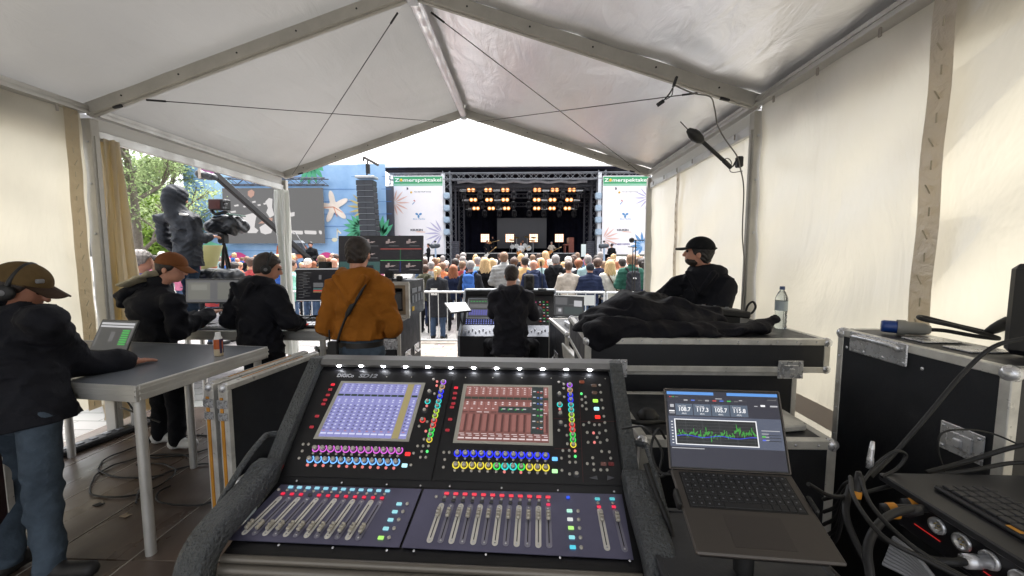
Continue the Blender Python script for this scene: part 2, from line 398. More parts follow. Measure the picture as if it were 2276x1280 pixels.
# ------------------------------------------------------------------ people
SKIN = mat('skin', '#c58f78', .5, 0, .12, 14, .1, 160, dist=.002)
SKIN_TAN = mat('skin_tanned', '#a8735c', .5, 0, .12, 14, .1, 160, dist=.002)
HAIR = {k: mat('hair_' + k, c, .62, 0, .4, 60, .7, 130, dist=.004, stretch=(1, 1, .25)) for k, c in dict(dark='#2a211d', brown='#4b362a', grey='#8b8582', white='#d6d0c8', blond='#c9a878', red='#8e5434', lightbrown='#7c5f48', black='#1a1717').items()}
DENIM = cloth('denim_blue', '#33475c', var=.3); DENIM_D = cloth('denim_dark', '#1e2a38', var=.3); BLACKT = cloth('trousers_black', '#14151a')
SHOE_B = mat('shoe_black', '#1b1a1b', .6); SHOE_W = mat('shoe_white', '#d8d8d6', .6)
def V3(*a): return Vector(a)
def joints(loc, H=1.78, yaw=0.0):
    k = H / 1.78; J = {}
    def p(n, x, y, z): J[n] = Vector(loc) + Matrix.Rotation(yaw, 3, 'Z') @ Vector((x * k, y * k, z * k))
    p('pel', 0, 0, .97); p('wai', 0, .0, 1.12); p('che', 0, .0, 1.32); p('nek', 0, -.015, 1.49); p('hed', 0, .01, 1.655)
    for s, c in ((-1, 'L'), (1, 'R')):
        p('hip' + c, s * .095, 0, .93); p('kne' + c, s * .11, .02, .5); p('ank' + c, s * .12, -.03, .09); p('toe' + c, s * .15, .14, .045)
        p('sho' + c, s * .172, -.012, 1.425); p('elb' + c, s * .24, -.04, 1.14); p('wri' + c, s * .235, .09, .92)
    J['k'] = k; J['fwd'] = Matrix.Rotation(yaw, 3, 'Z') @ Vector((0, 1, 0)); J['up'] = Vector((0, 0, 1)); return J
def headframe(J):
    f = J['fwd'].normalized(); u = (J['up'] - f * J['up'].dot(f)).normalized(); r = f.cross(u); return r, f, u
def hp(J, x, y, z):
    r, f, u = headframe(J); k = J['k']; return J['hed'] + r * (x * k) + f * (y * k) + u * (z * k)
def bounds(J, names, m):
    P = np.array([list(J[n]) for n in names]); return P.min(0) - m, P.max(0) + m
def add_head(F, J, fine):
    fr = [tuple(v) for v in headframe(J)]; k = J['k']; E = lambda x, y, z, rx, ry, rz, kk=.02, sub=False: F.ell(hp(J, x, y, z), (rx * k, ry * k, rz * k), fr, kk, sub)
    E(0, -.012, .03, .076, .095, .085); E(0, .03, -.04, .058, .066, .072, .03); E(0, .045, -.085, .03, .03, .022, .02)
    for s in (-1, 1): E(s * .079, -.012, -.018, .011, .02, .03, .006)
    if fine:
        F.cap(hp(J, 0, .094, .012), hp(J, 0, .113, -.028), .009 * k, .014 * k, .012); E(0, .088, .03, .045, .014, .012, .015)
        E(0, .09, -.055, .022, .01, .008, .006); E(0, .092, -.068, .02, .009, .008, .005)
        for s in (-1, 1): E(s * .03, .1, .008, .016, .014, .012, .01, True)
    F.cap(J['nek'], hp(J, 0, -.02, -.05), .056 * k, .054 * k, .025)
def finger(F, b, d, up, L, r, curl):
    side = d.cross(up).normalized(); p = b; ang = 0
    for i, l in enumerate((.42, .32, .26)):
        ang += curl * (.7 if i == 0 else 1); v = (Matrix.Rotation(ang, 3, side) @ d).normalized(); q = p + v * (L * l); F.cap(p, q, r * (1 - .08 * i), r * (.92 - .08 * i), .004); p = q
def hand_vf(wri, d, up, right, curl=-.35, k=1.0, spread=.1):
    """palm and five fingers; up = back of the hand, right: +1 right hand"""
    d = Vector(d).normalized(); up = Vector(up); up = (up - d * up.dot(d)).normalized(); th = up.cross(d) * right    # towards the thumb
    c = wri + d * .045 * k; F = Fld(np.array(c + d * .05) - .14, np.array(c + d * .05) + .14, .0042)
    F.cap(wri - d * .05, wri + d * .01, .027 * k, .026 * k, .01)
    for i, o in enumerate((.03, .01, -.01, -.03)): F.cap(wri + th * o * .7, wri + d * .088 * k + th * (o * k), .014 * k, .0125 * k, .012)
    for i, (o, L) in enumerate(((.031, .072), (.0105, .08), (-.0105, .074), (-.031, .058))):
        finger(F, wri + d * .09 * k + th * (o * k), (d + th * (o * spread * 20)).normalized(), up, L * k, .0085 * k, curl)
    b = wri + d * .025 * k + th * .03 * k; F.cap(wri + d * .01, b + th * .01, .02 * k, .015 * k, .012)
    t1 = (d * .7 + th * .6 - up * .25).normalized(); F.cap(b, b + t1 * .045 * k, .0125 * k, .0105 * k, .006); F.cap(b + t1 * .045 * k, b + t1 * .045 * k + (d * .9 + th * .2 - up * .2).normalized() * .032 * k, .0105 * k, .009 * k, .004)
    return F.net()
ALLJ = [a + c for a in ('hip', 'kne', 'ank', 'toe', 'sho', 'elb', 'wri') for c in 'LR'] + ['pel', 'hed', 'nek']
def body_vf(J, h=.012, fine=False):
    lo, hi = bounds(J, ALLJ, .16); F = Fld(lo, hi, h); k = J['k']; sh = J['shoR'] - J['shoL']; hs = J['hipR'] - J['hipL']
    F.ecap(J['pel'], J['wai'], hs, .13 * k, .085 * k, .115 * k, .075 * k); F.ecap(J['wai'], J['che'], sh, .115 * k, .075 * k, .135 * k, .09 * k, .04)
    F.ecap(J['che'], J['nek'] - V3(0, 0, .06 * k), sh, .135 * k, .09 * k, .09 * k, .06 * k, .04)
    for c in 'LR':
        F.cap(J['nek'] - V3(0, 0, .06 * k), J['sho' + c], .045 * k, .04 * k, .03); F.cap(J['sho' + c], J['elb' + c], .042 * k, .034 * k); F.cap(J['elb' + c], J['wri' + c], .034 * k, .025 * k)
        F.cap(J['wri' + c], J['wri' + c] + (J['wri' + c] - J['elb' + c]).normalized() * .07 * k, .026 * k, .024 * k, .01)
        F.cap(J['hip' + c], J['kne' + c], .07 * k, .048 * k); F.cap(J['kne' + c], J['ank' + c], .045 * k, .032 * k); F.cap(J['ank' + c].lerp(J['toe' + c], .3) * 1.0 + V3(0, 0, -.028 * k), J['toe' + c], .024 * k, .022 * k)
    add_head(F, J, fine); return F.net()
def top_fld(J, h=.012, t=.02, hem=-.12, loose=.0, hood=None, amp=.006, quilt=0, sleeve=1.0, collar=.0, ph=0., fz=9., skirt=None):
    k = J['k']; names = ['pel', 'nek', 'shoL', 'shoR', 'elbL', 'elbR', 'wriL', 'wriR'] + (['hed'] if hood else [])
    lo, hi = bounds(J, names, .24); lo[2] = min(lo[2], J['pel'].z + hem - .08) if not skirt else lo[2]; F = Fld(lo, hi, h)
    sh = J['shoR'] - J['shoL']; hs = J['hipR'] - J['hipL']; dn = (J['pel'] - J['wai']).normalized()
    hemp = J['pel'] + dn * (-hem)
    F.ecap(hemp, J['wai'], hs, (.172 + t + loose) * k, (.118 + t + loose) * k, (.145 + t + loose * .5) * k, (.098 + t + loose * .4) * k, .03)
    F.ecap(J['wai'], J['che'], sh, (.145 + t + loose * .5) * k, (.098 + t + loose * .4) * k, (.165 + t) * k, (.115 + t) * k, .04)
    F.ecap(J['che'], J['nek'] - V3(0, 0, .07 * k), sh, (.165 + t) * k, (.112 + t) * k, (.10 + t) * k, (.07 + t) * k, .05)
    for c in 'LR':
        so = J['sho' + c] + V3(0, 0, -.025 * k); F.cap(J['nek'] - V3(0, 0, .045 * k), so, (.05 + t * .6) * k, (.044 + t * .9) * k, .06)
        F.cap(so, J['elb' + c], (.05 + t * .9) * k, (.042 + t) * k, .04)
        e = J['elb' + c].lerp(J['wri' + c], sleeve); F.cap(J['elb' + c], e, (.046 + t) * k, (.031 + t) * k, .02)
        if t > .012: F.cap(J['wri' + c].lerp(J['elb' + c], .1), J['wri' + c], (.030 + t * .8) * k, (.030 + t * .7) * k, .006)
    if collar: F.cap(J['nek'] - V3(0, 0, .03), J['nek'] + V3(0, 0, collar), .075 * k, .068 * k, .02)
    if amp: F.folds(amp * .32, fz, 4., ph); F.crease(amp * .62, ph, 7, 7.5)
    if quilt:
        Z = F.ax[2][None, None, :]; X = F.ax[0][:, None, None] - float(J['che'].x)
        F.f = F.f + (.011 * (1 - np.abs(np.sin(pi * quilt * (Z + .12 * np.abs(X)))) ** .5) - .004).astype(np.float32)
    if hood == 'down':
        r, f, u = Vector(sh).normalized(), J['fwdb'] if 'fwdb' in J else V3(0, 0, 1).cross(Vector(sh)).normalized(), V3(0, 0, 1)
        n = J['nek']
        for i in range(7):
            a0 = -1.5 + 3.0 * i / 6; P = n + r * (math.sin(a0) * .118 * k) - f * (math.cos(a0) * .108 * k - .02) + u * (.02 * k - .02 * math.cos(a0) + .012 * math.sin(3 * a0))
            if i: F.cap(pv, P, (.036 + .02 * math.cos(pa)) * k, (.036 + .02 * math.cos(a0)) * k, .02)
            pv, pa = P, a0
        F.ecap(n - f * .115 * k - u * .02, n - f * .14 * k - u * .17 * k, r, .125 * k, .05 * k, .05 * k, .032 * k, .015); F.cap(n - f * .16 * k + r * .1 * k - u * .0, n - f * .175 * k - u * .16 * k, .022 * k, .016 * k, .012); F.cap(n - f * .16 * k - r * .1 * k - u * .0, n - f * .175 * k - u * .16 * k, .022 * k, .016 * k, .012)
    if hood == 'up':
        fr = [tuple(v) for v in headframe(J)]
        F.ell(hp(J, 0, -.02, .012), (.125 * k, .14 * k, .142 * k), fr, .03); F.cap(hp(J, 0, -.05, -.08), J['nek'] - V3(0, 0, .04), .105 * k, .125 * k, .04); F.folds(.004, 14, 6, 2)
        F.ell(hp(J, 0, .12, -.02), (.085 * k, .10 * k, .11 * k), fr, .01, True)
    if not skirt: F.cut(hemp, dn)
    return F
def legs_fld(J, h=.012, t=.018, amp=.005, ph=0., flare=0.):
    k = J['k']; lo, hi = bounds(J, ['pel', 'hipL', 'hipR', 'kneL', 'kneR', 'ankL', 'ankR'], .17); F = Fld(lo, hi, h); hs = J['hipR'] - J['hipL']
    F.ecap(J['pel'] - V3(0, 0, .02), J['pel'] + (J['wai'] - J['pel']) * .35, hs, (.15 + t) * k, (.105 + t) * k, (.135 + t) * k, (.09 + t) * k, .03)
    for c in 'LR':
        F.cap(J['hip' + c], J['kne' + c], (.072 + t * .6) * k, (.055 + t) * k, .03); an = J['ank' + c] + (J['ank' + c] - J['kne' + c]).normalized() * .015; F.cap(J['kne' + c], an, (.055 + t) * k, (.044 + t + flare) * k, .02)
    if amp: F.folds(amp * .35, 8., 5., ph); F.crease(amp * 1.2, ph + 1, 5, 6.)
    return F
def shoe_fld(J, c, h=.012):
    k = J['k']; a = J['ank' + c]; t = J['toe' + c]; lo = np.minimum(A3(a), A3(t)) - .12; hi = np.maximum(A3(a), A3(t)) + .12; F = Fld(lo, hi, h)
    d = Vector((t.x - a.x, t.y - a.y, 0)).normalized(); b = Vector((a.x, a.y, t.z)) - d * .03; F.cap(b, t + d * .02, .042 * k, .04 * k); F.cap(a, b, .05 * k, .045 * k, .03); F.cut((0, 0, min(a.z - .09 * k, t.z - .045 * k) + .002), (0, 0, -1)); return F
def hair_fld(J, style='short', h=.0075, thick=.012, amp=.004):
    k = J['k']; m = .2 if style in ('short', 'beanie', 'buzz') else .45; c = np.array(J['hed']); lo, hi = c - .17, c + .17; lo[2] -= m - .17
    F = Fld(lo, hi, h); fr = [tuple(v) for v in headframe(J)]; r, f, u = headframe(J)
    F.ell(hp(J, 0, -.013, .032), ((.077 + thick) * k, (.096 + thick) * k, (.086 + thick) * k), fr, .0); F.ell(hp(J, 0, -.045, -.03), ((.062 + thick) * k, (.05 + thick) * k, (.055 + thick) * k), fr, .02)
    F.folds(amp, 22., 16., 1.)
    X = F.ax[0][:, None, None] - c[0]; Y = F.ax[1][None, :, None] - c[1]; Z = F.ax[2][None, None, :] - c[2]
    fc = (X * f[0] + Y * f[1] + Z * f[2]) / k; uc = (X * u[0] + Y * u[1] + Z * u[2]) / k
    if style == 'beanie': low = np.interp(fc, [-.13, -.03, .1], [-.055, -.03, .045])
    elif style == 'fringe': low = np.interp(fc, [-.13, -.05, -.02, .03, .04], [-.08, -.07, -.035, -.01, .2])
    else: low = np.interp(fc, [-.13, -.05, -.022, .03, .06, .1], [-.085, -.078, -.04, -.012, .05, .065])
    F.f = np.maximum(F.f, ((low - uc) * .75 * k).astype(np.float32))
    if style == 'fringe': F.f = np.maximum(F.f, ((uc - .055) * k).astype(np.float32))
    if style == 'long':
        F.ecap(hp(J, 0, -.05, .02), hp(J, 0, -.085, -.24), r, .098 * k, .062 * k, .12 * k, .04 * k, .03)
        for s in (-1, 1): F.cap(hp(J, s * .085, -.01, .0), hp(J, s * .11, -.03, -.2), .03 * k, .034 * k, .03)
        F.folds(.006, 7., 14., .7)
    if style == 'pony':
        pts = [hp(J, 0, -.1, .03), hp(J, 0, -.14, .0), hp(J, 0, -.14, -.12), hp(J, 0, -.12, -.2)]
        for i in range(3): F.cap(pts[i], pts[i + 1], (.022, .034, .03)[i] * k, (.034, .03, .012)[i] * k, .015)
    if style == 'bun': F.ell(hp(J, 0, -.09, .08), (.042 * k,) * 3, fr, .01)
    if style == 'curly':
        F.ell(hp(J, 0, -.02, .035), (.105 * k, .115 * k, .105 * k), fr, .02); F.folds(.008, 26., 22., .4)
        F.f = np.maximum(F.f, ((low - .01 - uc) * .75 * k).astype(np.float32))
    return F
def cap_hat(J, m, parent, brim=True, strap=None, tilt=.0, name='cap', m2=None):
    k = J['k']; c = np.array(J['hed']); fr = [tuple(v) for v in headframe(J)]; r, f, u = headframe(J); F = Fld(c - .26, c + .26, .0075)
    F.ell(hp(J, 0, -.008, .035), (.098 * k, .116 * k, .104 * k), fr, .0)
    F.cut(hp(J, 0, 0, .03), -(u + f * tilt)); o = soft(name, F, m, parent)
    if brim:
        b = MB(); n = 16; top = []; w = .075 * k
        for i in range(n + 1):
            a = -1.15 + 2.3 * i / n
            inn = hp(J, math.sin(a) * .098, math.cos(a) * .108 - .005, .034); out = hp(J, math.sin(a) * .092, .085 + math.cos(a) ** .6 * .1 if math.cos(a) > 0 else .08, .03 - .018 * math.cos(a) - .025 * abs(math.sin(a)) + tilt * .2)
            top.append((inn, out))
        th = u * .005
        for sg in (0, 1):
            vs = [p + th * sg for q in top for p in q]; b.add(vs, [(2 * i, 2 * i + 1, 2 * i + 3, 2 * i + 2) if sg else (2 * i, 2 * i + 2, 2 * i + 3, 2 * i + 1) for i in range(n)], True)
        e = [q[1] for q in top]; b.add(e + [p + th for p in e], [(i, i + 1, n + 2 + i, n + 1 + i) for i in range(n)])
        b.build('brim', m2 or m, o)
    if strap:
        s_ = MB(); P = [hp(J, math.sin(a) * .1, -.008 - math.cos(a) * .119, .05) for a in [-.6 + 1.2 * i / 8 for i in range(9)]]; s_.tube(P, .008, 6).build('strap', strap, o)
    return o
def eyes(J, root):
    for s in (-1, 1):
        MB().ell(hp(J, s * .031, .084, .006), .0115 * J['k'], n=8, m=6).build('eye', mat('eye_dark', '#2b221e', .25), root)
def person(name, label, J, loc, top, topm, legm, hairstyle='short', hairm=None, skin=None, h=.0095, fine=True, hands=(), shoem=None, group=None, legt=.018, legph=0., cat='person'):
    root = thing(name, label, cat, loc, group=group)
    vf = [body_vf(J, h, fine)]
    for q in hands: vf.append(hand_vf(*q))
    put('body', skin_mesh('body', vf, skin or SKIN, loc), root)
    if topm is not None: soft('jacket', top_fld(J, h, **top), topm, root)
    if legm is not None:
        soft('trousers', legs_fld(J, h * 1.1, legt, .007, ph=legph), legm, root)
        for c in 'LR': soft('shoe', shoe_fld(J, c), shoem or SHOE_B, root)
    if hairstyle: soft('hair', hair_fld(J, hairstyle), hairm or HAIR['dark'], root)
    if fine: eyes(J, root)
    return root

# ================================================================== the setting: ground, tent floor
XL, XR, XC = -3.93, 2.0, -.965            # tent walls and ridge
ZE, ZR = 3.0, 3.96                         # eave and ridge
GY = (6.42, 3.54, .66, -2.3)               # gable frames along Y
ALU = mat('aluminium', '#c4c3bf', .4, .5, .1, 3, .08, 30, rvar=.12)
ALU_D = mat('aluminium_dull', '#b3b0a8', .55, .2, .12, 4, .05, 30)
STEEL = mat('zinc_steel', '#b2b4b7', .35, .6, .12, 8, rvar=.1)
BLACK = mat('matt_black', '#131315', .55, 0, .15, 6); RUBBER = mat('black_rubber', '#0f0f10', .6)
def ground_mat():
    m = bpy.data.materials.new('paving'); m.use_nodes = True; N = m.node_tree.nodes; L = m.node_tree.links; b = N['Principled BSDF']
    tc = N.new('ShaderNodeTexCoord'); br = N.new('ShaderNodeTexBrick'); br.inputs['Scale'].default_value = 1.0; br.inputs['Brick Width'].default_value = .42; br.inputs['Row Height'].default_value = .21; br.inputs['Mortar Size'].default_value = .008
    br.inputs['Color1'].default_value = (*srgb('#8d857c'), 1); br.inputs['Color2'].default_value = (*srgb('#776f68'), 1); br.inputs['Mortar'].default_value = (*srgb('#57524c'), 1)
    L.new(tc.outputs['Object'], br.inputs['Vector']); n = N.new('ShaderNodeTexNoise'); n.inputs['Scale'].default_value = .9; n.inputs['Detail'].default_value = 8; L.new(tc.outputs['Object'], n.inputs['Vector'])
    mx = N.new('ShaderNodeMix'); mx.data_type = 'RGBA'; mx.blend_type = 'OVERLAY'; mx.inputs[0].default_value = .5; L.new(br.outputs['Color'], mx.inputs[6]); L.new(n.outputs['Color'], mx.inputs[7]); 
    hs = N.new('ShaderNodeHueSaturation'); hs.inputs['Saturation'].default_value = .25; L.new(mx.outputs[2], hs.inputs['Color']); L.new(hs.outputs[0], b.inputs['Base Color'])
    b.inputs['Roughness'].default_value = .75; bp = N.new('ShaderNodeBump'); bp.inputs['Strength'].default_value = .4; bp.inputs['Distance'].default_value = .01; L.new(br.outputs['Fac'], bp.inputs['Height']); bp.invert = True; L.new(bp.outputs[0], b.inputs['Normal']); return m
GM = ground_mat()
gnd = MB().quad((-700, -700, -.09), (700, -700, -.09), (700, 700, -.09), (-700, 700, -.09)).build('ground', GM, kind='structure')
# single pavers where they can be told apart, between the tent floor and the barrier
pv = [mat('paver_%d' % i, c, .75, 0, .2, 9, .3, 60) for i, c in enumerate(('#8f877e', '#7d756d', '#9a9188'))]
pme = [MB().box((0, 0, 0), (.398, .198, .06), None, .006).mesh('paver', m) for m in pv]
for r in range(19):
    for c in range(8):
        x = -2.75 + c * .4 + (.2 if r % 2 else 0); y = 4.35 + r * .2
        put('paver', pme[(r * 7 + c * 3 + (r * c) % 5) % 3], gnd, (x, y, -.062 + .002 * math.sin(r * 3.1 + c * 5.3)))
FLM = mat('floor_boards', '#574a42', .36, 0, .35, 2.2, .25, 18, rvar=.15, stretch=(1, .35, 1), dist=.004)
floor_m2 = mat('floor_boards_worn', '#5d5047', .33, 0, .4, 1.7, .3, 14, rvar=.18, stretch=(1, .4, 1), dist=.004)
fl = MB().box((XC + .05, .85, -.05), (6.5, 6.74, .05)).build('floor', mat('floor_underside', '#8c8a86', .6), kind='structure')
for i in range(1, 14):
    for j in range(3):
        m = MB(); w = .493; x = -4.45 + i * .5; y0 = (-2.5, -.2, 2.0)[j]; y1 = (-.2, 2.0, 4.2)[j]
        m.box((x, (y0 + y1) / 2, -.0125 + .0012 * math.sin(i * 4 + j)), (w, y1 - y0 - .004, .025), None, .003).build('floor_board', (FLM, floor_m2)[(i + j) % 2], fl)
# ================================================================== the tent
ROOFM = fabric_mat('roof_fabric', '#b0afae', '#72716f', .24, .14, .33, .34, (1.0, .35, 1.0), 5.0)
WALLM = fabric_mat('wall_fabric', '#e6e2d8', '#ded6c0', .58, .04, .45, .7, (1, .8, .35), 2.2)
CURT = fabric_mat('curtain_fabric', '#ded8ca', '#e6d29a', .45, .035, .5, .3, (1, 1, .4), 4)
BAND = fabric_mat('seam_band', '#cdc2ab', '#c3b296', .5, .03, .5, .4, (1, 1, 1), 9, .2)
tent = thing('marquee_tent', 'white frame marquee with aluminium rafters covering the mixing desks', 'tent', (XC, 2.0, 0))
def wob(x, y, s): return .5 * math.sin(x * 3.1 * s + 1.7 * math.sin(y * 2.3 * s)) + .3 * math.sin(y * 5.3 * s + x * 7.1 * s + 1) + .2 * math.sin(x * 13 * s + y * 3 * s)
def zroof(x): return ZE + (ZR - ZE) * (1 - abs(x - XC) / (XR - XC))
for b_ in range(3):
    y1, y0 = GY[b_], GY[b_ + 1]
    for sx in (-1, 1):
        def fn(u, v, sx=sx, y0=y0, y1=y1):
            y = y0 + (y1 - y0) * v; w = u * (XR - XC + .12); x = XC + sx * w; z = ZR - (ZR - ZE) / (XR - XC) * w
            e = math.sin(pi * v) ; tens = .012 * math.exp(-((v - .5) / .5) ** 2)
            # drag folds fan out near the frames and the ridge
            f = .006 * math.sin(26 * u + 9 * v) * (1 - e) + .004 * math.sin(60 * v + 14 * u) * math.exp(-u * 7) + .004 * math.sin(46 * v - 20 * u) * math.exp(-(1 - u) * 6) + .006 * wob(x * .7, y * .8, 1)
            return Vector((x, y, z + .058 - .05 * e * math.sin(pi * min(1, u)) * .6 + f))
        MB().sheet(fn, 44, 44).build('roof_sheet', ROOFM, tent)
        # valance outside the eave: shades the top of the walls
    for sx, xw in ((-1, XL), (1, XR)):
        def fv(u, v, xw=xw, sx=sx, y0=y0, y1=y1): return Vector((xw + sx * (.14 + .01 * math.sin(u * 22)), y0 + (y1 - y0) * u, ZE + .04 - (.15 if y1 > 6 else .30) * v - .03 * abs(math.sin(u * pi * 6)) * v))
        MB().sheet(fv, 24, 3).build('valance', ROOFM, tent)
# frames: legs and rafters (box profile with grooves), eave purlins, ridge beam
for gi, y in enumerate(GY):
    for sx, xw in ((-1, XL), (1, XR)):
        leg = MB(); leg.box((xw, y, ZE / 2 - .06), (.1, .075, ZE + .06 - .09), None, .006); leg.box((xw - sx * .052, y, ZE / 2 - .1), (.012, .03, ZE - .25)); 
        lo_ = leg.build('leg', ALU_D, tent)
        if gi < 3:
            for z in (2.72, 2.35, 1.9):
                for sy in (-1,):
                    MB().cyl((xw - sx * .012, y - .037, z), (xw - sx * .012, y - .045, z), .011, n=8).build('bolt', STEEL, lo_)
            MB().box((xw, y, -.0), (.2, .2, .02), None, .004).build('base_plate', STEEL, lo_)
        r = MB(); a = Vector((xw, y, ZE)); b = Vector((XC, y, ZR)); r.beam(a, b, .075, .11, bv=.006)
        d = (b - a).normalized(); up = Vector((-d.z, 0, d.x)) * (1 if d.x > 0 else -1)
        r.beam(a + d * .05 - up * .058, b - d * .05 - up * .058, .03, .012)
        ro = r.build('rafter', ALU_D, tent)
        for t in (.12, .3, .48, .66, .84):
            p = a.lerp(b, t) - Vector((0, .038, 0)); MB().cyl(p, p - Vector((0, .004, 0)), .008, n=8).build('hole', BLACK, ro)
        if gi in (0, 1):
            MB().beam(a + d * .25 - up * .06 - Vector((0, .02, 0)), a + d * .33 - up * .07 - Vector((0, .02, 0)), .02, .02).build('turnbuckle', BLACK, ro)
for b_ in range(3):
    y1, y0 = GY[b_] - .04, GY[b_ + 1] + .04
    for sx, xw in ((-1, XL), (1, XR)):
        m = MB(); m.box((xw, (y0 + y1) / 2, ZE + .0), (.09, y1 - y0, .075), None, .005); m.box((xw - sx * .047, (y0 + y1) / 2, ZE + .012), (.01, y1 - y0, .02)); m.box((xw - sx * .05, (y0 + y1) / 2, ZE - .032), (.022, y1 - y0, .016))
        m.build('eave_purlin', ALU, tent)
        if b_ == 0: 
            MB().box((xw, (y0 + y1) / 2, ZE - .2), (.045, y1 - y0, .085), None, .004).build('gutter_rail', ALU, tent)
            MB().box((xw + sx * .01, (y0 + y1) / 2, ZE - .1), (.012, y1 - y0, .11)).build('white_board', mat('board_white', '#d8d8d4', .5), tent)
    rb = MB(); rb.box((XC, (y0 + y1) / 2, ZR - .015), (.085, y1 - y0, .06), None, .005); rb.box((XC, (y0 + y1) / 2, ZR - .05), (.05, y1 - y0, .012)); rb.build('ridge_beam', ALU_D, tent)
    # padded sleeve under the ridge
    sl = MB().sheet(lambda u, v, y0=y0, y1=y1: Vector((XC + .055 * math.cos(pi + pi * u), y0 + (y1 - y0) * v, ZR - .03 - .045 * math.sin(pi * u) - .008 * math.sin(v * 70 + 3 * math.sin(9 * v)) * math.sin(pi * u))), 8, 60)
    sl.build('ridge_sleeve', ROOFM, tent)
for y in GY[:2]: MB().box((XC, y - .01, ZR - .05), (.09, .1, .1), None, .01).build('ridge_bracket', STEEL, tent)
# wire bracing below the front roof bay (each wire one part)
for sx, xw in ((-1, XL), (1, XR)):
    e = Vector((xw, 0, ZE - .05)); r_ = Vector((XC, 0, ZR - .1))
    for (pa, ta), (pb, tb) in (((GY[1] + .04, .17), (GY[0] - .06, .93)), ((GY[1] + .05, .95), (GY[0] - .05, .06))):
        a = e.lerp(r_, ta) + Vector((0, pa, 0)); b = e.lerp(r_, tb) + Vector((0, pb, 0)); MB().cyl(a, b, .0045, n=6).build('brace_wire', mat('wire', '#4c4a49', .45, .6), tent)
        d = (b - a).normalized(); MB().cyl(a, a + d * .14, .009, .009, 8).build('tensioner', BLACK, tent)
# wall sheets
def wallsheet(name, X, y0, y1, z0, z1, sx, seam, seed, parts=True, nu=56, nv=60, slack=.03):
    def fn(u, v):
        y = y0 + (y1 - y0) * u; z = z0 + (z1 - z0) * v; e = math.sin(pi * u); q = 1 - v
        f = slack * (.5 * wob(y * .6 + seed, z * .35, 1) + .5 * math.sin((y - y0) * 7 + 4 * z * math.cos(seed) + seed) * math.exp(-3.0 * min(u, 1 - u)) + .35 * math.sin(11 * (y * .6 + z * .9) + seed) * e) + .016 * q * math.sin(y * 5 + seed)
        tq = (u * .9 + v * 1.1) if sx > 0 else ((1 - u) * .9 + v * 1.1); f += .010 * (1 - abs(math.sin(9 * tq + 1.5 * math.sin(3 * u + seed))) ** .5) * max(0, math.sin(5 * u + 3 * v + seed)) + .006 * math.sin(38 * v + 10 * u + seed) * math.exp(-9 * min(u, 1 - u))
        return Vector((X + sx * .03 + f, y, z))
    w = MB().sheet(fn, nu, nv).build(name, WALLM, tent)
    if seam is not None:
        s_ = MB().sheet(lambda u, v: Vector((X - sx * .012 + .5 * (fn((seam - y0) / (y1 - y0), v).x - X - sx * .03), seam - .055 + .11 * u, z0 + (z1 - z0) * v)), 2, 30); s_.build('seam_band', BAND, w)
        for k in range(26):
            z = z0 + (z1 - z0) * (k + .5) / 26; xx = X - sx * .022 + .5 * (fn((seam - y0) / (y1 - y0), (k + .5) / 26).x - X - sx * .03)
            MB().cyl((xx, seam - .012, z - .022), (xx, seam + .012 * (1 if k % 2 else -1), z + .022), .0035, n=5).build('lacing', mat('lace', '#bdb39c', .7), w)
    # keder hooks
    for k in range(6):
        y = y0 + (y1 - y0) * (k + .5) / 6; MB().box((X - sx * .045, y, z1 - .045), (.012, .018, .05), None, .003).build('hook', mat('hook_grey', '#9a948c', .5), w)
    return w
for i in range(13): MB().box((-4.2 + i * .5, .85, .0008), (.007, 6.6, .003)).build('seam_strip', mat('seam_strip', '#a9a298', .5, .2), fl)
wallsheet('wall_sheet', XR, GY[2] + .05, GY[1] - .05, .08, ZE - .03, 1, 2.02, 1.3)
wallsheet('wall_sheet', XR, GY[1] + .05, GY[0] - .05, .05, ZE - .16, 1, 5.25, 4.1)
wallsheet('wall_sheet', XR, GY[3] + .05, GY[2] - .05, .05, ZE - .03, 1, None, 2.2)
wallsheet('wall_sheet', XL, GY[2] + .05, GY[1] - .05, .3, ZE - .03, -1, 3.38, 5.6)
wallsheet('wall_sheet', XL, GY[3] + .05, GY[2] - .05, .05, ZE - .03, -1, None, 3.3)
# no end wall: rear left open so sky light fills in from behind
for x0, x1 in ():
    MB().sheet(lambda u, v, x0=x0, x1=x1: Vector((x0 + (x1 - x0) * u, GY[3] - .05 + .02 * math.sin(u * 14), .05 + (zroof(x0 + (x1 - x0) * u) - .1) * v)), 20, 16).build('wall_sheet', WALLM, tent)
# dirt band along the foot of the right wall
MB().sheet(lambda u, v: Vector((XR + .012 + .004 * math.sin(u * 20), GY[2] + .1 + (GY[1] - GY[2] - .2) * u, .55 + .14 * v)), 20, 2).build('dirt_band', fabric_mat('wall_band', '#b5aca6', '#a39a96', .5, .03, .5, .3), tent)
# gathered curtains of the open side bay
CURT2 = fabric_mat('curtain_white', '#e6e6e2', '#d9dcd6', .4, .05, .4, .4, (1, 1, .5), 5)
def curtain(x, y, z0, z1, r, seed, amp, lean=(0, 0), flat=1.0, m=None):
    def fn(u, v):
        z = z0 + (z1 - z0) * v; a = 2 * pi * u; g = 1 + amp * (1 - 2 * abs(math.sin(a * 3.5 + seed + 1.2 * math.sin(v * 3)))) + amp * .6 * math.sin(a * 9 + 1.4 * seed + v * 4); w = r * (1.15 - .45 * v + .15 * math.sin(v * 5 + seed)) * g
        return Vector((x + lean[0] * (1 - v) + w * math.cos(a), y + lean[1] * (1 - v) + w * flat * math.sin(a), z))
    return MB().sheet(fn, 96, 34).build('curtain', m or CURT, tent)
curtain(XL + .0, GY[1] + .16, .12, ZE - .22, .105, .6, .34, (-.02, .03), 1.1)
curtain(XL + .03, GY[0] - .12, .1, ZE - .25, .10, 2.6, .26, (.03, -.02), 1.0, CURT2)

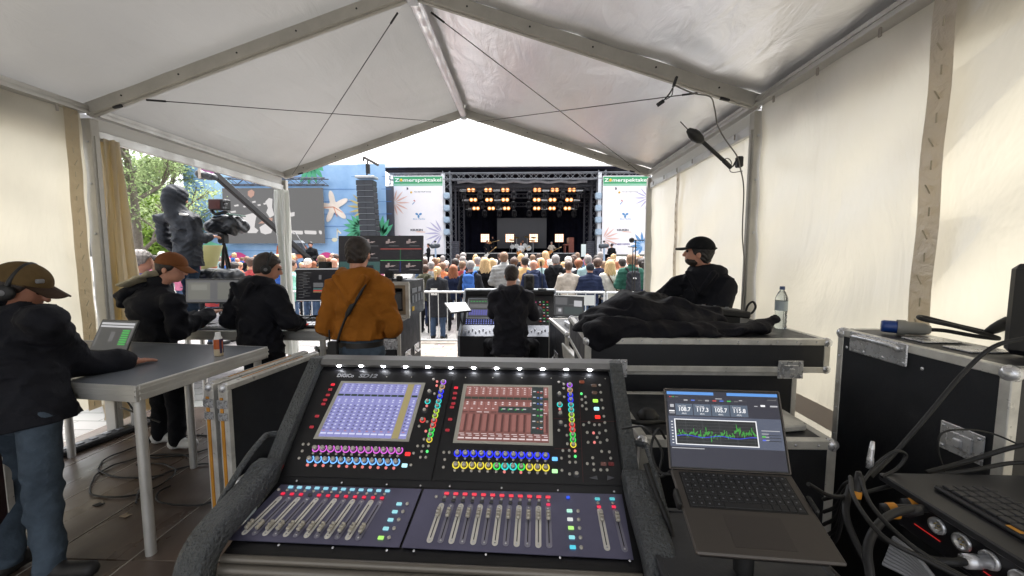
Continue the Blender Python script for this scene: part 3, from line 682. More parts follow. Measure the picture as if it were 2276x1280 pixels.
# ================================================================== spectators: shared shapes, one object each
PJ = []
j0 = joints((0, 0, 0)); PJ.append(j0)
for c, s in (('L', -1), ('R', 1)): j0['elb' + c] = V3(s * .25, .0, 1.13); j0['wri' + c] = V3(s * .12, .2, 1.08)
j1 = joints((0, 0, 0)); PJ.append(j1)
j2 = joints((0, 0, 0)); PJ.append(j2)                        # holding a guitar
j2['elbL'] = V3(-.29, .08, 1.2); j2['wriL'] = V3(-.36, .26, 1.2); j2['elbR'] = V3(.3, -.02, 1.17); j2['wriR'] = V3(.1, .22, 1.06)
CH = .017
cm_body = [skin_mesh('body', [body_vf(J, CH)], SKIN) for J in PJ]
def sm(name, F): return skin_mesh(name, [F.net()], BLACKT)
cm_top = {('plain', 0): sm('jacket', top_fld(PJ[0], CH, .02)), ('hood', 0): sm('jacket', top_fld(PJ[0], CH, .026, hood='down', ph=1)), ('puffer', 0): sm('jacket', top_fld(PJ[0], CH * .8, .036, quilt=13, amp=.003, collar=.03)),
          ('plain', 1): sm('jacket', top_fld(PJ[1], CH, .02, ph=2)), ('hood', 1): sm('jacket', top_fld(PJ[1], CH, .026, hood='down', ph=3)), ('poncho', 1): sm('jacket', top_fld(PJ[1], CH, .03, hem=-.42, loose=.06, ph=2, amp=.008)),
          ('plain', 2): sm('jacket', top_fld(PJ[2], CH, .018, ph=2))}
cm_leg = sm('trousers', legs_fld(PJ[1], CH)); cm_shoe = {}
for c in 'LR': cm_shoe[c] = sm('shoe', shoe_fld(PJ[1], c, CH))
cm_hair = {k: sm('hair', hair_fld(PJ[1], k, .0125, .014, .004)) for k in ('short', 'long', 'pony', 'bun', 'curly', 'fringe', 'beanie')}
def mute(c): v = srgb(c); l = .3 * v[0] + .55 * v[1] + .15 * v[2]; return tuple(.76 * a + .24 * l for a in v)
FAB = {k: cloth('garment_' + k, mute(c)) for k, c in dict(black='#17181c', charcoal='#2b2d33', navy='#1f2a48', grey='#9a9a98', beige='#b7a999', olive='#4a4a36', blue='#1f62b8', orange='#d9742a', yellow='#d8a95c', red='#a42a2c', white='#d5d5d3', cream='#d9d2c2', teal='#9cc4c6', green='#1f5a4a', purple='#6a68a8', brown='#6b4a34', pink='#d16a90', mint='#7fd0b4', denim='#41597a').items()}
def spectator(label, x, y, H=1.74, rz=0.0, top='plain', tcol='black', hair='short', hcol='brown', leg='denim', pose=1, group='spectators watching the stage', z=0.0, skin=None, shoes=True, cat='person', w=1.0):
    k = H / 1.78
    o = bpy.data.objects.new('person', cm_body[pose]); COL.objects.link(o); o.matrix_basis = Matrix.Translation((x, y, z)) @ Matrix.Rotation(rz, 4, 'Z') @ Matrix.Diagonal((k * w, k * w, k, 1)); WM[o] = o.matrix_basis.copy()
    tag(o, label, cat, group)
    if skin: o.material_slots[0].link = 'OBJECT'; o.material_slots[0].material = skin
    put('jacket', cm_top.get((top, pose)) or cm_top[('plain', pose)], o, mats=[FAB[tcol] if isinstance(tcol, str) else tcol])
    put('trousers', cm_leg, o, mats=[FAB[leg]])
    if shoes:
        for c in 'LR': put('shoe', cm_shoe[c], o, mats=[SHOE_B])
    if hair: put('hat' if hair == 'beanie' else 'hair', cm_hair[hair], o, mats=[HAIR[hcol] if hcol in HAIR else FAB[hcol]])
    return o
def headtop(px, py, Y):                                       # standing place and stature from where the crown of the head is seen
    p = at(px, py, Y); return p.x, Y, p.z + .09
G0 = -.09
near = [  # px, py (crown), distance, top, colour, hair, hair colour, pose, turn, label
    (972, 592, 8.35, 'poncho', 'charcoal', 'pony', 'blond', 1, -.15, 'blond spectator with low ponytail in a dark poncho bearing a paper sheet'),
    (1007, 588, 9.3, 'plain', 'navy', 'long', 'red', 1, .1, 'spectator with long wavy red hair beside the blue backpack'),
    (1046, 579, 8.7, 'plain', 'charcoal', 'short', 'grey', 0, -.1, 'short-haired spectator in charcoal jacket wearing a bright blue backpack'),
    (1078, 572, 9.1, 'plain', 'black', 'long', 'blond', 1, .1, 'spectator with long blond curls between blue backpack and grey quilted coat'),
    (1120, 560, 8.9, 'puffer', 'grey', 'short', 'lightbrown', 0, .05, 'tall spectator in a light grey quilted coat'),
    (1143, 573, 9.8, 'plain', 'olive', 'curly', 'brown', 1, -.2, 'brown-curled spectator just beyond the grey quilted coat'),
    (1167, 570, 9.4, 'plain', 'yellow', 'short', 'dark', 1, .0, 'dark-haired spectator in a mustard yellow shirt'),
    (1186, 577, 8.5, 'hood', 'navy', None, 'grey', 0, -.1, 'bald spectator in navy jacket with a dark backpack'),
    (1203, 573, 10.2, 'plain', 'teal', 'short', 'blond', 1, .2, 'fair-haired spectator behind the bald man'),
    (1235, 566, 9.2, 'hood', 'black', 'short', 'grey', 0, .0, 'grey-haired spectator in black hooded jacket with white shoulder emblem'),
    (1263, 570, 10.1, 'plain', 'white', 'short', 'white', 1, .1, 'white-haired spectator behind the beige fleece'),
    (1264, 580, 8.45, 'plain', 'beige', 'short', 'brown', 0, -.05, 'spectator in a pale beige fleece with short brown hair'),
    (1286, 576, 9.6, 'plain', 'charcoal', 'curly', 'red', 1, .0, 'spectator with a ginger bob next to the beige fleece'),
    (1307, 567, 9.5, 'plain', 'teal', 'short', 'grey', 1, .15, 'grey-haired spectator in a pale teal jacket'),
    (1312, 585, 8.4, 'puffer', 'navy', 'beanie', 'charcoal', 0, .05, 'spectator in navy quilted jacket and dark beanie'),
    (1329, 574, 9.1, 'hood', 'navy', 'curly', 'brown', 1, -.3, 'brown-haired spectator in navy top behind the dark beanie'),
    (1356, 577, 8.75, 'plain', 'cream', 'long', 'blond', 1, .15, 'spectator with long blond hair and cream coat with shoulder strap'),
    (1383, 574, 9.7, 'plain', 'cream', 'short', 'dark', 1, .3, 'dark-haired spectator in cream shirt beside the green quilted jacket'),
    (1403, 564, 8.4, 'puffer', 'green', 'short', 'lightbrown', 0, .0, 'spectator in green quilted jacket with a black backpack'),
    (1427, 574, 9.0, 'plain', 'navy', 'pony', 'dark', 1, -.1, 'dark ponytailed spectator in navy beside the tent leg'),
    (1413, 572, 10.6, 'plain', 'white', 'short', 'brown', 1, .2, 'spectator in white between the green jacket and the tent leg'),
    (945, 588, 9.0, 'hood', 'olive', 'short', 'brown', 1, -.2, 'spectator in olive hooded jacket left of the poncho'),
    (958, 581, 9.9, 'plain', 'grey', 'short', 'grey', 1, .1, 'grey-haired spectator in grey behind the poncho'),
    (966, 573, 11.0, 'plain', 'brown', 'bun', 'lightbrown', 1, .2, 'spectator with a light brown bun in the middle rows'),
    (984, 583, 10.4, 'plain', 'orange', 'short', 'lightbrown', 1, .0, 'spectator in bright orange top behind the red hair'),
    (1012, 575, 10.9, 'plain', 'black', 'curly', 'dark', 1, .4, 'dark-curled spectator above the red-haired one'),
    (1028, 580, 10.1, 'plain', 'red', 'short', 'lightbrown', 1, -.4, 'spectator in red seen past the grey-haired head'),
    (1062, 571, 10.8, 'plain', 'teal', 'short', 'grey', 1, .0, 'spectator in pale teal behind the long blond curls'),
    (1093, 574, 10.0, 'plain', 'white', 'long', 'blond', 1, .3, 'second blond spectator, in white, behind the first blond curls'),
    (1223, 576, 10.6, 'plain', 'blue', 'short', 'white', 1, .0, 'white-haired spectator in blue between bald and grey heads'),
    (1342, 580, 10.3, 'plain', 'yellow', 'short', 'lightbrown', 1, .2, 'spectator in yellow behind the long blond hair'),
    (1371, 580, 10.1, 'plain', 'white', 'short', 'red', 1, .5, 'ginger spectator looking sideways behind the cream coat'),
]
people = {}
for px, py, Y, top, tc, hr, hc, ps, rz, lab in near:
    x, y, H = headtop(px, py, Y); people[lab] = spectator(lab, x, y, H, rz, top, tc, hr, hc, ('denim', 'black', 'navy', 'charcoal')[int(px) % 4], ps, z=G0, w=1.04)
def on_back(J_x, y, z): return None
def backpack(p, m, label, trim, light=None, s=1.0):
    c = WM[p].translation; k = WM[p].to_scale().z; rz = WM[p].to_euler().z; t = thing('backpack', label, 'backpack', (c.x, c.y, c.z + 1.02 * k), rz); R = WM[t]
    F = Fld((-.2, -.36, -.08), (.2, -.1, .46), .011); F.ecap((0, -.225, .05), (0, -.22, .36), (1, 0, 0), .14 * s, .085, .125 * s, .07, .02); F.ecap((0, -.29, .05), (0, -.285, .18), (1, 0, 0), .11 * s, .04, .1 * s, .035, .02); F.folds(.004, 8, 6, 1)
    put('bag', skin_mesh('bag', [F.net()], m), t)
    for sx in (-1, 1):
        MB().tube(smoothpath([(sx * .09, -.2, .4), (sx * .11, -.12, .47), (sx * .125, .02, .46), (sx * .13, .13, .3)]), .022, 6).build('shoulder_strap', trim, t, world=False)
    if light: MB().prism([(-.03, -.012), (.03, -.012), (.03, .005), (.01, .018), (-.02, .02), (-.03, .01)], (0, -.336, .28), (1, 0, 0), (0, 0, 1), (0, .02, 0)).build('emblem', light, t, world=False)
    return t
WHITE = mat('white_print', '#e4e4e2', .6)
backpack(people['short-haired spectator in charcoal jacket wearing a bright blue backpack'], FAB['blue'], 'bright blue hooded backpack on a charcoal jacket', FAB['blue'])
backpack(people['bald spectator in navy jacket with a dark backpack'], FAB['navy'], 'dark navy backpack on the bald man', FAB['navy'], WHITE)
backpack(people['spectator in green quilted jacket with a black backpack'], FAB['charcoal'], 'black backpack with white emblem on the green quilted jacket', FAB['black'], WHITE, 1.1)
p_ = people['blond spectator with low ponytail in a dark poncho bearing a paper sheet']
MB().box((0, -.232, 1.18), (.15, .004, .16)).build('paper_sheet', WHITE, p_, world=False); tb = MB(); add_text(tb, 'S', (-.01, -.236, 1.21), (1, 0, 0), (0, 0, 1), .06); add_text(tb, 'A', (-.005, -.236, 1.12), (1, 0, 0), (0, 0, 1), .05); tb.build('print', BLACK, p_, world=False)
p_ = people['grey-haired spectator in black hooded jacket with white shoulder emblem']
MB().prism([(-.035, -.014), (.035, -.014), (.035, .004), (.01, .016), (-.02, .018), (-.035, .008)], (.1, -.15, 1.36), (1, 0, 0), (0, 0, 1), (0, -.012, 0)).build('emblem', WHITE, p_, world=False)
p_ = people['spectator with long blond hair and cream coat with shoulder strap']
MB().tube(smoothpath([(-.09, -.06, 1.5), (-.03, -.16, 1.33), (.1, -.155, 1.1), (.18, -.1, .93)]), .014, 6).build('bag_strap', FAB['brown'], p_, world=False)
# the packed rows further back: heads fill the gaps; those one cannot tell apart share a label by hair and coat
TOPS = ['black', 'black', 'navy', 'navy', 'charcoal', 'blue', 'brown', 'grey', 'beige', 'white', 'red', 'olive', 'denim', 'teal', 'cream', 'orange', 'charcoal', 'pink', 'blue']
HRS = [('short', 'brown'), ('short', 'dark'), ('short', 'grey'), ('short', 'lightbrown'), ('long', 'blond'), ('long', 'brown'), ('curly', 'lightbrown'), ('short', 'blond'), ('pony', 'brown'), ('short', 'white'), (None, 'grey'), ('beanie', 'white'), ('bun', 'blond'), ('long', 'red')]
rows = [(11.4, .62), (12.7, .66), (14.4, .7), (16.6, .8), (19.5, .95), (22.6, 1.2)]
def ORD(n): return '%d%s from the left' % (n, {1: 'st', 2: 'nd', 3: 'rd'}.get(n % 10 if n % 100 not in (11, 12, 13) else 0, 'th'))
for ri, (Y, sp) in enumerate(rows):
    nth = 0
    for a, b in ((-.94, -.325), (-.262, .34)):
        x = a * Y
        while x < b * Y:
            xx = x + random.uniform(-.16, .16); yy = Y + random.uniform(-.35, .35); x += sp
            if abs(xx + 8.9) < .8 and 15.2 < yy < 17.4: continue
            H = random.uniform(1.56, 1.93); hs, hc = random.choice(HRS); tc = random.choice(TOPS)
            nth += 1; lab = 'spectator with %s hair, %s clothes, %s of the %s packed row' % ({'short': 'short ' + hc, 'long': 'long ' + hc, 'curly': 'curly ' + hc, 'pony': hc + ' ponytailed', 'bun': hc + ' knotted', None: 'no', 'beanie': 'hat-covered'}[hs], tc, ORD(nth), ('nearest', 'second', 'third', 'fourth', 'fifth', 'rearmost')[ri])
            spectator(lab, xx, yy, H, random.uniform(-.45, .45) - (.35 if xx < -5 else 0), random.choice(('plain', 'hood')), tc, hs, hc, random.choice(('denim', 'black', 'charcoal')), random.choice((0, 1)), z=G0, group='packed rows before the stage', shoes=False)
# people near the open left bay
for px, py, Y, top, tc, hr, hc, ps, rz, lab in (
    (312, 557, 4.75, 'plain', 'purple', 'curly', 'grey', 1, -.9, 'grey-curled spectator in a purple jacket right outside the left tent side'),
    (350, 575, 6.6, 'plain', 'pink', 'short', 'lightbrown', 1, -.6, 'spectator in pink between the grey curls and the brown cap'),
    (560, 572, 8.4, 'plain', 'red', 'short', 'brown', 1, -.5, 'spectator in red seen between tripod and headphones'),
    (592, 574, 9.3, 'plain', 'cream', 'short', 'blond', 1, -.8, 'blond spectator in cream left of the tent leg'),
    (648, 577, 8.3, 'plain', 'mint', 'short', 'brown', 1, -.9, 'brown-haired spectator in mint green right of the tent leg'),
    (684, 574, 9.6, 'plain', 'white', 'beanie', 'white', 1, -.2, 'spectator with a white hat left of the small black speaker'),
    (714, 567, 9.2, 'plain', 'yellow', 'short', 'lightbrown', 1, .1, 'tall brown-haired spectator in yellow above the dark monitor'),
    (742, 573, 8.9, 'plain', 'grey', None, 'grey', 1, .0, 'bald spectator in grey left of the mustard hoodie'),
    (520, 582, 7.9, 'plain', 'white', 'short', 'dark', 1, -.4, 'spectator in white beyond the camera tripod'),
    (470, 585, 7.6, 'plain', 'red', 'beanie', 'red', 1, -.3, 'spectator in red with a red hat behind the camera platform')):
    x, y, H = headtop(px, py, Y); spectator(lab, x, y, H, rz, top, tc, hr, hc, 'denim', ps, z=G0)

# ================================================================== the stage
SY = 28.0; Z0 = 1.25
STG = thing('stage', 'open-air stage with black drapes and trussed roof', 'stage', (0, SY + 3, G0))
TRM = mat('truss_metal', '#8d9096', .4, .7, .15, 5); TRD = mat('truss_dark', '#55565e', .5, .5)
DRAPE = cloth('black_drape', '#1d1e2c', rough=.95, var=.3, vs=1.5)
def truss(a, b, w=.4, h=.4, r=.03, n=None, up=(0, 0, 1)):
    m = MB(); a = Vector(a); b = Vector(b); d = (b - a); L = d.length; d.normalize(); x = d.cross(Vector(up)).normalized(); z = x.cross(d); n = n or max(2, int(L / max(w, h)))
    c = [x * (sx * w / 2) + z * (sz * h / 2) for sx, sz in ((-1, -1), (1, -1), (1, 1), (-1, 1))]
    for o in c: m.cyl(a + o, b + o, r, n=6)
    for i in range(n):
        p = a + d * (L * i / n); q = a + d * (L * (i + 1) / n)
        for k in range(4):
            o1, o2 = c[k], c[(k + 1) % 4]
            if i % 2: o1, o2 = o2, o1
            m.cyl(p + o1, q + o2, r * .55, n=4, cap=False)
    return m
xs0, xs1 = at(990, 500, SY).x, at(1335, 500, SY).x
MB().box((-.1, SY + 4.4, (Z0 + G0) / 2), (13.4, 8.8, Z0 - G0)).build('deck', mat('stage_deck', '#15151a', .45, 0, .3, 3), STG)
for i in range(4): MB().box((-.1, SY - .03, .1 + i * .3), (13.4, .06, .05)).build('skirt_rail', TRD, STG)
# back and side drapes
MB().sheet(lambda u, v: Vector((-7 + 14 * u, SY + 8.2 + .08 * math.sin(u * 150), Z0 + 6.4 * v)), 120, 1).build('back_drape', DRAPE, STG)
for sx in (-1, 1): MB().sheet(lambda u, v, sx=sx: Vector((sx * 6.6 - .1, SY + .8 + 7.4 * u, Z0 + 6.3 * v)), 20, 1).build('side_drape', DRAPE, STG)
zt = at(1165, 374, SY).z
MB().box((-.3, SY + 4.2, zt + .12), (19.6, 9.2, .16)).build('roof', mat('stage_roof', '#e8e8e6', .5), STG)
MB().box((-.3, SY + 4.2, zt - .03), (19.2, 8.9, .10)).build('roof_lining', DRAPE, STG)
for z, y, r, m_ in ((at(1165, 392, SY).z, SY - .1, .035, TRM), (at(1165, 402, SY).z, SY + .9, .03, TRD), (at(1165, 408, SY).z, SY + 1.6, .03, TRD)):
    truss((-9.5, y, z) if y < SY else (-6.4, y, z), (9.1, y, z) if y < SY else (6.2, y, z), .4, .42, r).build('front_truss', m_, STG)
# rolled canvas under the front truss
MB().tube([(at(1000 + 330 * t, 404 + 1.5 * math.sin(t * 40), SY + .4)) for t in [i / 40 for i in range(41)]][2:-3], .1, 6).build('rolled_canvas', mat('canvas_grey', '#8b8b90', .8, 0, .3, 3), STG)
for px, Y, w in ((995, SY, .5), (1007, SY + 1.2, .42), (1026, SY + 3.5, .42), (1335, SY, .5), (1320, SY + 1.2, .42), (1304, SY + 3.5, .42)):
    p = at(px, 500, Y); truss((p.x, Y, G0), (p.x, Y, zt - .2), w, w, .035, 18, up=(0, 1, 0)).build('tower', TRM if Y < SY + 1 else TRD, STG)
for px in (1013, 1312):
    for k in range(9):
        p = at(px, 538 + k * 4.4, SY + .4); MB().box((p.x, SY + .4, p.z), (.55, .5, .11), None, .02).build('ramp_plate', TRD, STG)
MB().box(((at(988, 500, SY).x), SY - .28, 4.6), (.24, .06, 5.6)).build('white_leg_panel', mat('panel_white', '#dcdfe4', .5), STG)
MB().box(((at(1330, 500, SY).x), SY - .28, 4.6), (.24, .06, 5.6)).build('white_leg_panel', mat('panel_white', '#dcdfe4', .5), STG)
# risers
ry = SY + 3.2; zr = at(1165, 562, ry).z
for i in range(4): MB().box((-.2, ry + .5 + i * .0, Z0 + (zr - Z0) * (i + .5) / 4), (10.2 - i * .35, 3 - i * .2, (zr - Z0) / 4 - .03), None, .02).build('riser_step', mat('riser_black', '#17171c', .4), STG)
MB().box((-.2, ry - .72, zr - .03), (8.9, .03, .06)).build('riser_edge', mat('edge_white', '#d9d9d9', .5), STG)
# inner video wall
a = at(1105, 552, SY + 6); b = at(1215, 484, SY + 6)
MB().box(((a.x + b.x) / 2, SY + 6, (a.z + b.z) / 2), (b.x - a.x, .12, b.z - a.z), None, .01).build('video_wall', mat('led_off', '#3a3a40', .4, 0, .05, 2), STG)
for t in (.2, .8): MB().beam((a.x + (b.x - a.x) * t, SY + 6.1, Z0), (a.x + (b.x - a.x) * t, SY + 6.1, a.z), .12, .1).build('wall_leg', TRD, STG)
# lamps under the roof: three rows
WARM = glow('halo_glow', (1.0, .26, .06), 1.3); HOT = glow('tungsten_hot', (1.0, .50, .20), 2.0); COLDW = mat('lamp_face_white', '#e6e8ec', .3)
rowsL = [(SY + 1.5, 422, [1047, 1085, 1123, 1194, 1233, 1271], [1029, 1104, 1213, 1288], [1030, 1067, 1104, 1142, 1177, 1213, 1251, 1288], 'front'),
         (SY + 3.4, 444, [1052, 1087, 1123, 1193, 1228, 1265], [1035, 1106, 1210, 1282], [1037, 1071, 1107, 1141, 1175, 1210, 1246, 1281], 'middle'),
         (SY + 5.2, 463, [1058, 1092, 1126, 1193, 1227, 1261], [1042, 1110, 1210, 1276], [1043, 1077, 1110, 1143, 1176, 1209, 1243, 1276], 'rear')]
blind_me = MB(); blind_me.box((0, .1, 0), (.62, .18, .34), None, .03); blind_me = blind_me.mesh('housing', BLACK)
lens_me = MB().ell((0, -.01, 0), (.125, .05, .125), n=12, m=6).mesh('lamp', HOT); core_me = MB().ell((0, -.06, 0), (.05, .02, .05), n=8, m=5).mesh('filament', glow('filament', (1, .9, .7), 3)); rim_me = MB().lathe([(.15, .0), (.15, -.06), (.12, -.03)], (0, .02, 0), (0, 1, 0), 12).mesh('halo_rim', WARM)  # rim emission stands in for the orange halo around each lamp
strobe_me = MB().box((0, 0, 0), (.56, .16, .2), None, .03).mesh('housing', BLACK); sface_me = MB().box((0, -.085, .0), (.5, .02, .15), None, .004).mesh('lamp_face', COLDW)
mh = MB(); mh.box((0, 0, .12), (.34, .3, .14), None, .03); mh = mh.mesh('base', mat('fixture_grey', '#33343a', .45))
mh2 = MB(); mh2.box((-.17, 0, -.08), (.05, .16, .34)); mh2.box((.17, 0, -.08), (.05, .16, .34)); mh2.box((0, 0, .07), (.38, .14, .04)); mh2 = mh2.mesh('yoke', mat('fixture_grey', '#33343a', .45)); mh3 = MB().lathe([(.02, .16), (.11, .14), (.13, .0), (.14, -.2), (.12, -.22), (0, -.22)], (0, 0, -.16), (0, -.2, 1), 12).mesh('head', mat('fixture_dark', '#222228', .4))
mh4 = MB().ell((0, -.02, .2), (.14, .12, .03), n=10, m=4).mesh('cap', COLDW)
for Y, py, ob, wh_, mv, rn in rowsL:
    z = at(1165, py, Y).z; truss((-6.0, Y + .1, z + .32), (5.8, Y + .1, z + .32), .3, .3, .026).build('light_truss', TRD, STG)
    for i_, px in enumerate(ob):
        p = at(px, py, Y); t = thing('twin_stage_lamp', 'glowing amber twin lamp, %s in the %s row under the stage roof' % (ORD(i_ + 1), rn), 'stage light', (p.x, Y, p.z), 0, 'amber lamps of the %s row' % rn)
        put('housing', blind_me, t)
        for sx in (-.155, .155): put('lamp', lens_me, t, (sx, 0, 0)); put('filament', core_me, t, (sx, 0, 0)); put('halo_rim', rim_me, t, (sx, 0, 0))
    for i_, px in enumerate(wh_):
        p = at(px, py + 1, Y); t = thing('strobe_light', 'unlit white-faced strobe, %s in the %s row under the stage roof' % (ORD(i_ + 1), rn), 'stage light', (p.x, Y, p.z), 0, 'strobes of the %s row' % rn); put('housing', strobe_me, t); put('lamp_face', sface_me, t)
    for i_, px in enumerate(mv):
        p = at(px, py + 11, Y + .3); t = thing('moving_head_light', 'dark moving-head lamp, %s in the %s row under the stage roof' % (ORD(i_ + 1), rn), 'stage light', (p.x, Y + .3, p.z + .05), 0, 'moving heads of the %s row' % rn)
        put('base', mh, t); put('yoke', mh2, t); put('head', mh3, t); put('cap', mh4, t)
# four lamp panels on stands
pan = MB().box((0, .06, 0), (.72, .1, .68), None, .02).mesh('housing', BLACK); bloom_me = MB().box((0, .006, 0), (.7, .01, .66)).mesh('bloom_plate', glow('lamp_bloom', (1.0, .42, .2), 1.1)); lamp_me = MB().ell((0, 0, 0), (.058, .03, .058), n=10, m=5).mesh('lamp', glow('lamp_hot', (1, .8, .6), 2.5))  # glowing plate behind each lamp grid, painted in for the lamps' bloom
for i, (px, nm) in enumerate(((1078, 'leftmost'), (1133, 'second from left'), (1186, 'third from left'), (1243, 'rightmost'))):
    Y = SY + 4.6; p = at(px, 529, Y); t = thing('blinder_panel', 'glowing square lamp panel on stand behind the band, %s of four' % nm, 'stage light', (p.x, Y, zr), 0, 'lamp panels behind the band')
    put('housing', pan, t, (0, 0, p.z - zr)); put('bloom_plate', bloom_me, t, (0, 0, p.z - zr))
    for r in range(5):
        for c in range(5): put('lamp', lamp_me, t, ((c - 2) * .135, -.015, p.z - zr + (r - 2) * .128))
    MB().cyl((0, .1, 0), (0, .1, p.z - zr - .3), .03, n=8).build('stand', TRD, t, world=False); MB().box((0, .1, .02), (.6, .5, .04)).build('stand_base', TRD, t, world=False)
# tower fixtures either side
fx = MB(); fx.box((0, 0, 0), (.42, .4, .42), None, .06); fx.cyl((0, -.2, 0), (0, -.26, 0), .17, .19, 12); fx = fx.mesh('fixture', mat('fixture_pale', '#9fb2c4', .35, .2, .2, 6))
for px, nm in ((994, 'left'), (1329, 'right')):
    for k, py in enumerate((436, 463, 489, 516)):
        p = at(px, py, SY - .4); o = put('tower_light', fx, None, (p.x, SY - .5, p.z)); tag(o, 'pale box lamp on the %s stage tower, %s from the top' % (nm, ('first', 'second', 'third', 'fourth')[k]), 'stage light', 'lamps on the stage towers')
# ------------------------------------------------------------------ sponsor banners
GREEN = mat('banner_green', '#3f9a68', .6, 0, .08, 3); GREENP = mat('banner_green_pale', '#8fbfa6', .6); PAPER = mat('banner_white', '#eeebee', .6, 0, .02, 2)
YEL = mat('print_yellow', '#e0b63a', .6); BLUEP = mat('print_blue', '#5a8fc0', .6); PURP = mat('print_violet', '#b9b4d2', .6); PURD = mat('print_purple', '#5a4a8c', .6); PINKP = mat('print_pink', '#e0b9ae', .6); DARKP = mat('print_dark', '#4a4a52', .6); ORP = mat('print_orange', '#e08a3a', .6); REDP = mat('print_red', '#b8505a', .6)
def frond(m, O, u, v, L, n, spread, base, w=.055):
    for i in range(n):
        a = base + spread * (i / (n - 1) - .5); d = (math.cos(a), math.sin(a)); q = (-d[1], d[0]); l = L * (.75 + .25 * math.sin(pi * (i + .5) / n))
        pts = [(d[0] * l * s + q[0] * w * L * e, d[1] * l * s + q[1] * w * L * e) for s, e in ((.12, 0), (.4, .9), (.7, .8), (1, 0), (.7, -.6), (.4, -.8))]
        m.prism(pts, O, u, v, (0, .003, 0))
def banner(px0, px1, right, label):
    Y = SY - .45; a = at(px0, 565, Y); b = at(px1, 390, Y); W = b.x - a.x; t = thing('sponsor_banner', label, 'banner', (a.x, Y, 0)); O = lambda x, z, k=0: Vector((a.x + x * W, Y - .012 - .004 * k, a.z + z * (b.z - a.z)))
    H = b.z - a.z; X, Z = (1, 0, 0), (0, 0, 1)
    MB().box((a.x + W / 2, Y + .02, (a.z + b.z) / 2), (W, .05, H)).build('panel', PAPER, t)
    for zz in np.arange(.1, .9, .1): pass
    MB().box((a.x + W / 2, Y - .008, a.z + H * .945), (W * .985, .006, H * .09)).build('header', GREEN, t); MB().box((a.x + W / 2, Y - .008, a.z + H * .885), (W * .985, .006, H * .028)).build('header_fade', GREENP, t)
    m = MB(); add_text(m, 'Zomerspektakel', O(.03, .925, 1), X, Z, size=H * .062, width=W * .94, bold=.012); m.build('title', mat('title_white', '#f2f2ee', .5), t)
    V, Fc, wf = text_mesh('Zomerspektakel', 1, .012); _, _, wz = text_mesh('Z', 1, .012); zx = .03 + .94 * (wz + .05) / wf
    m = MB(); m.lathe([(0, .004), (H * .019, .004), (H * .019, 0)], O(zx + .03, .9445, 2), (0, -1, 0), 12).build('title_dot', YEL, t)
    m = MB(); frond(m, O(.0 if not right else 1, .66 if not right else .72, 1), X, Z, W * .33, 7, 2.6, 0 if not right else pi); m.build('frond_print', PINKP if not right else PURP, t)
    m = MB(); frond(m, O(.98 if not right else .02, .27 if not right else .2, 1), X, Z, W * .38, 7, 2.2, pi if not right else 0); m.build('frond_print', PURP if not right else PINKP, t)
    m = MB(); add_text(m, 'Van den Heuff Groep', O(.42, .79, 1), X, Z, size=H * .024, width=W * .34); m.build('sponsor_name', DARKP, t)
    MB().lathe([(0, .004), (H * .014, .004), (H * .014, 0)], O(.36, .79, 1), (0, -1, 0), 10).build('sponsor_mark', YEL, t); MB().prism([(0, 0), (.12, .04), (.1, .16), (.0, .2)], O(.27, .82, 1), X, Z, (0, .004, 0)).build('sponsor_mark', DARKP, t)
    m = MB(); m.prism([(0, 0), (.16, .16), (.2, .14), (.05, -.02)], O(.37, .64, 1), X, Z, (0, .004, 0)); m.build('sponsor_mark', BLUEP, t); MB().prism([(0, 0), (.1, -.1), (.14, -.06), (.06, .04)], O(.4, .69, 1), X, Z, (0, .004, 0)).build('sponsor_mark', REDP, t)
    for k in range(3):
        q = 2 * pi * k / 3 + .5; MB().ell(O(.5 + .042 * math.cos(q), .505 + .02 * math.sin(q), 1), (.11, .004, .075), Matrix.Rotation(-q, 3, 'Y'), 10, 6).build('sponsor_mark', BLUEP, t)
    m = MB(); add_text(m, 'Blue Marble', O(.39, .445, 1), X, Z, size=H * .026, width=W * .24); m.build('sponsor_name', BLUEP, t)
    m = MB(); add_text(m, 'KEUKEN', O(.33, .30, 1), X, Z, size=H * .036, width=W * .25, bold=.04); m.build('sponsor_name', DARKP, t)
    m = MB(); m.prism([(0, 0), (.62, -.03), (.62, -.055), (0, -.03)], O(.45, .293, 1), X, Z, (0, .004, 0)); m.build('sponsor_line', ORP, t)
    if right:
        m = MB(); add_text(m, 'DE IT MEER WERPEN', O(.22, .12, 1), X, Z, size=H * .03, width=W * .4, bold=.02, shear=.3); m.build('sponsor_name', PURD, t)
        m = MB(); frond(m, O(.9, .12, 2), X, Z, W * .3, 9, 4.2, pi * .7, .12); m.build('leaf_print', BLUEP, t)
        MB().prism([(0, -.3), (.5, -.3), (.5, .35), (.3, .6), (0, .3)], O(.78, .1, 1), X, Z, (0, .004, 0)).build('print_patch', mat('print_paleblue', '#b7cbe6', .6), t)
    else: MB().prism([(0, 0), (.25, .25), (.5, .2), (.55, .05), (.3, .03)], O(.02, .2, 1), X, Z, (0, .004, 0)).build('print_patch', mat('print_rose', '#c9a3bf', .6), t)
    return t
banner(878, 984, False, 'tall white sponsor banner with green title left of the stage opening')
banner(1337, 1443, True, 'tall white sponsor banner with green title right of the stage opening')
for px in (873, 1447):
    p = at(px, 480, SY - .3); o = truss((p.x, SY - .3, G0), (p.x, SY - .3, at(px, 388, SY).z), .3, .3, .03, 16, up=(0, 1, 0)).build('banner_mast', TRM); tag(o, 'lattice mast at the outer edge of the %s sponsor banner' % ('left' if px < 1000 else 'right'), 'mast')
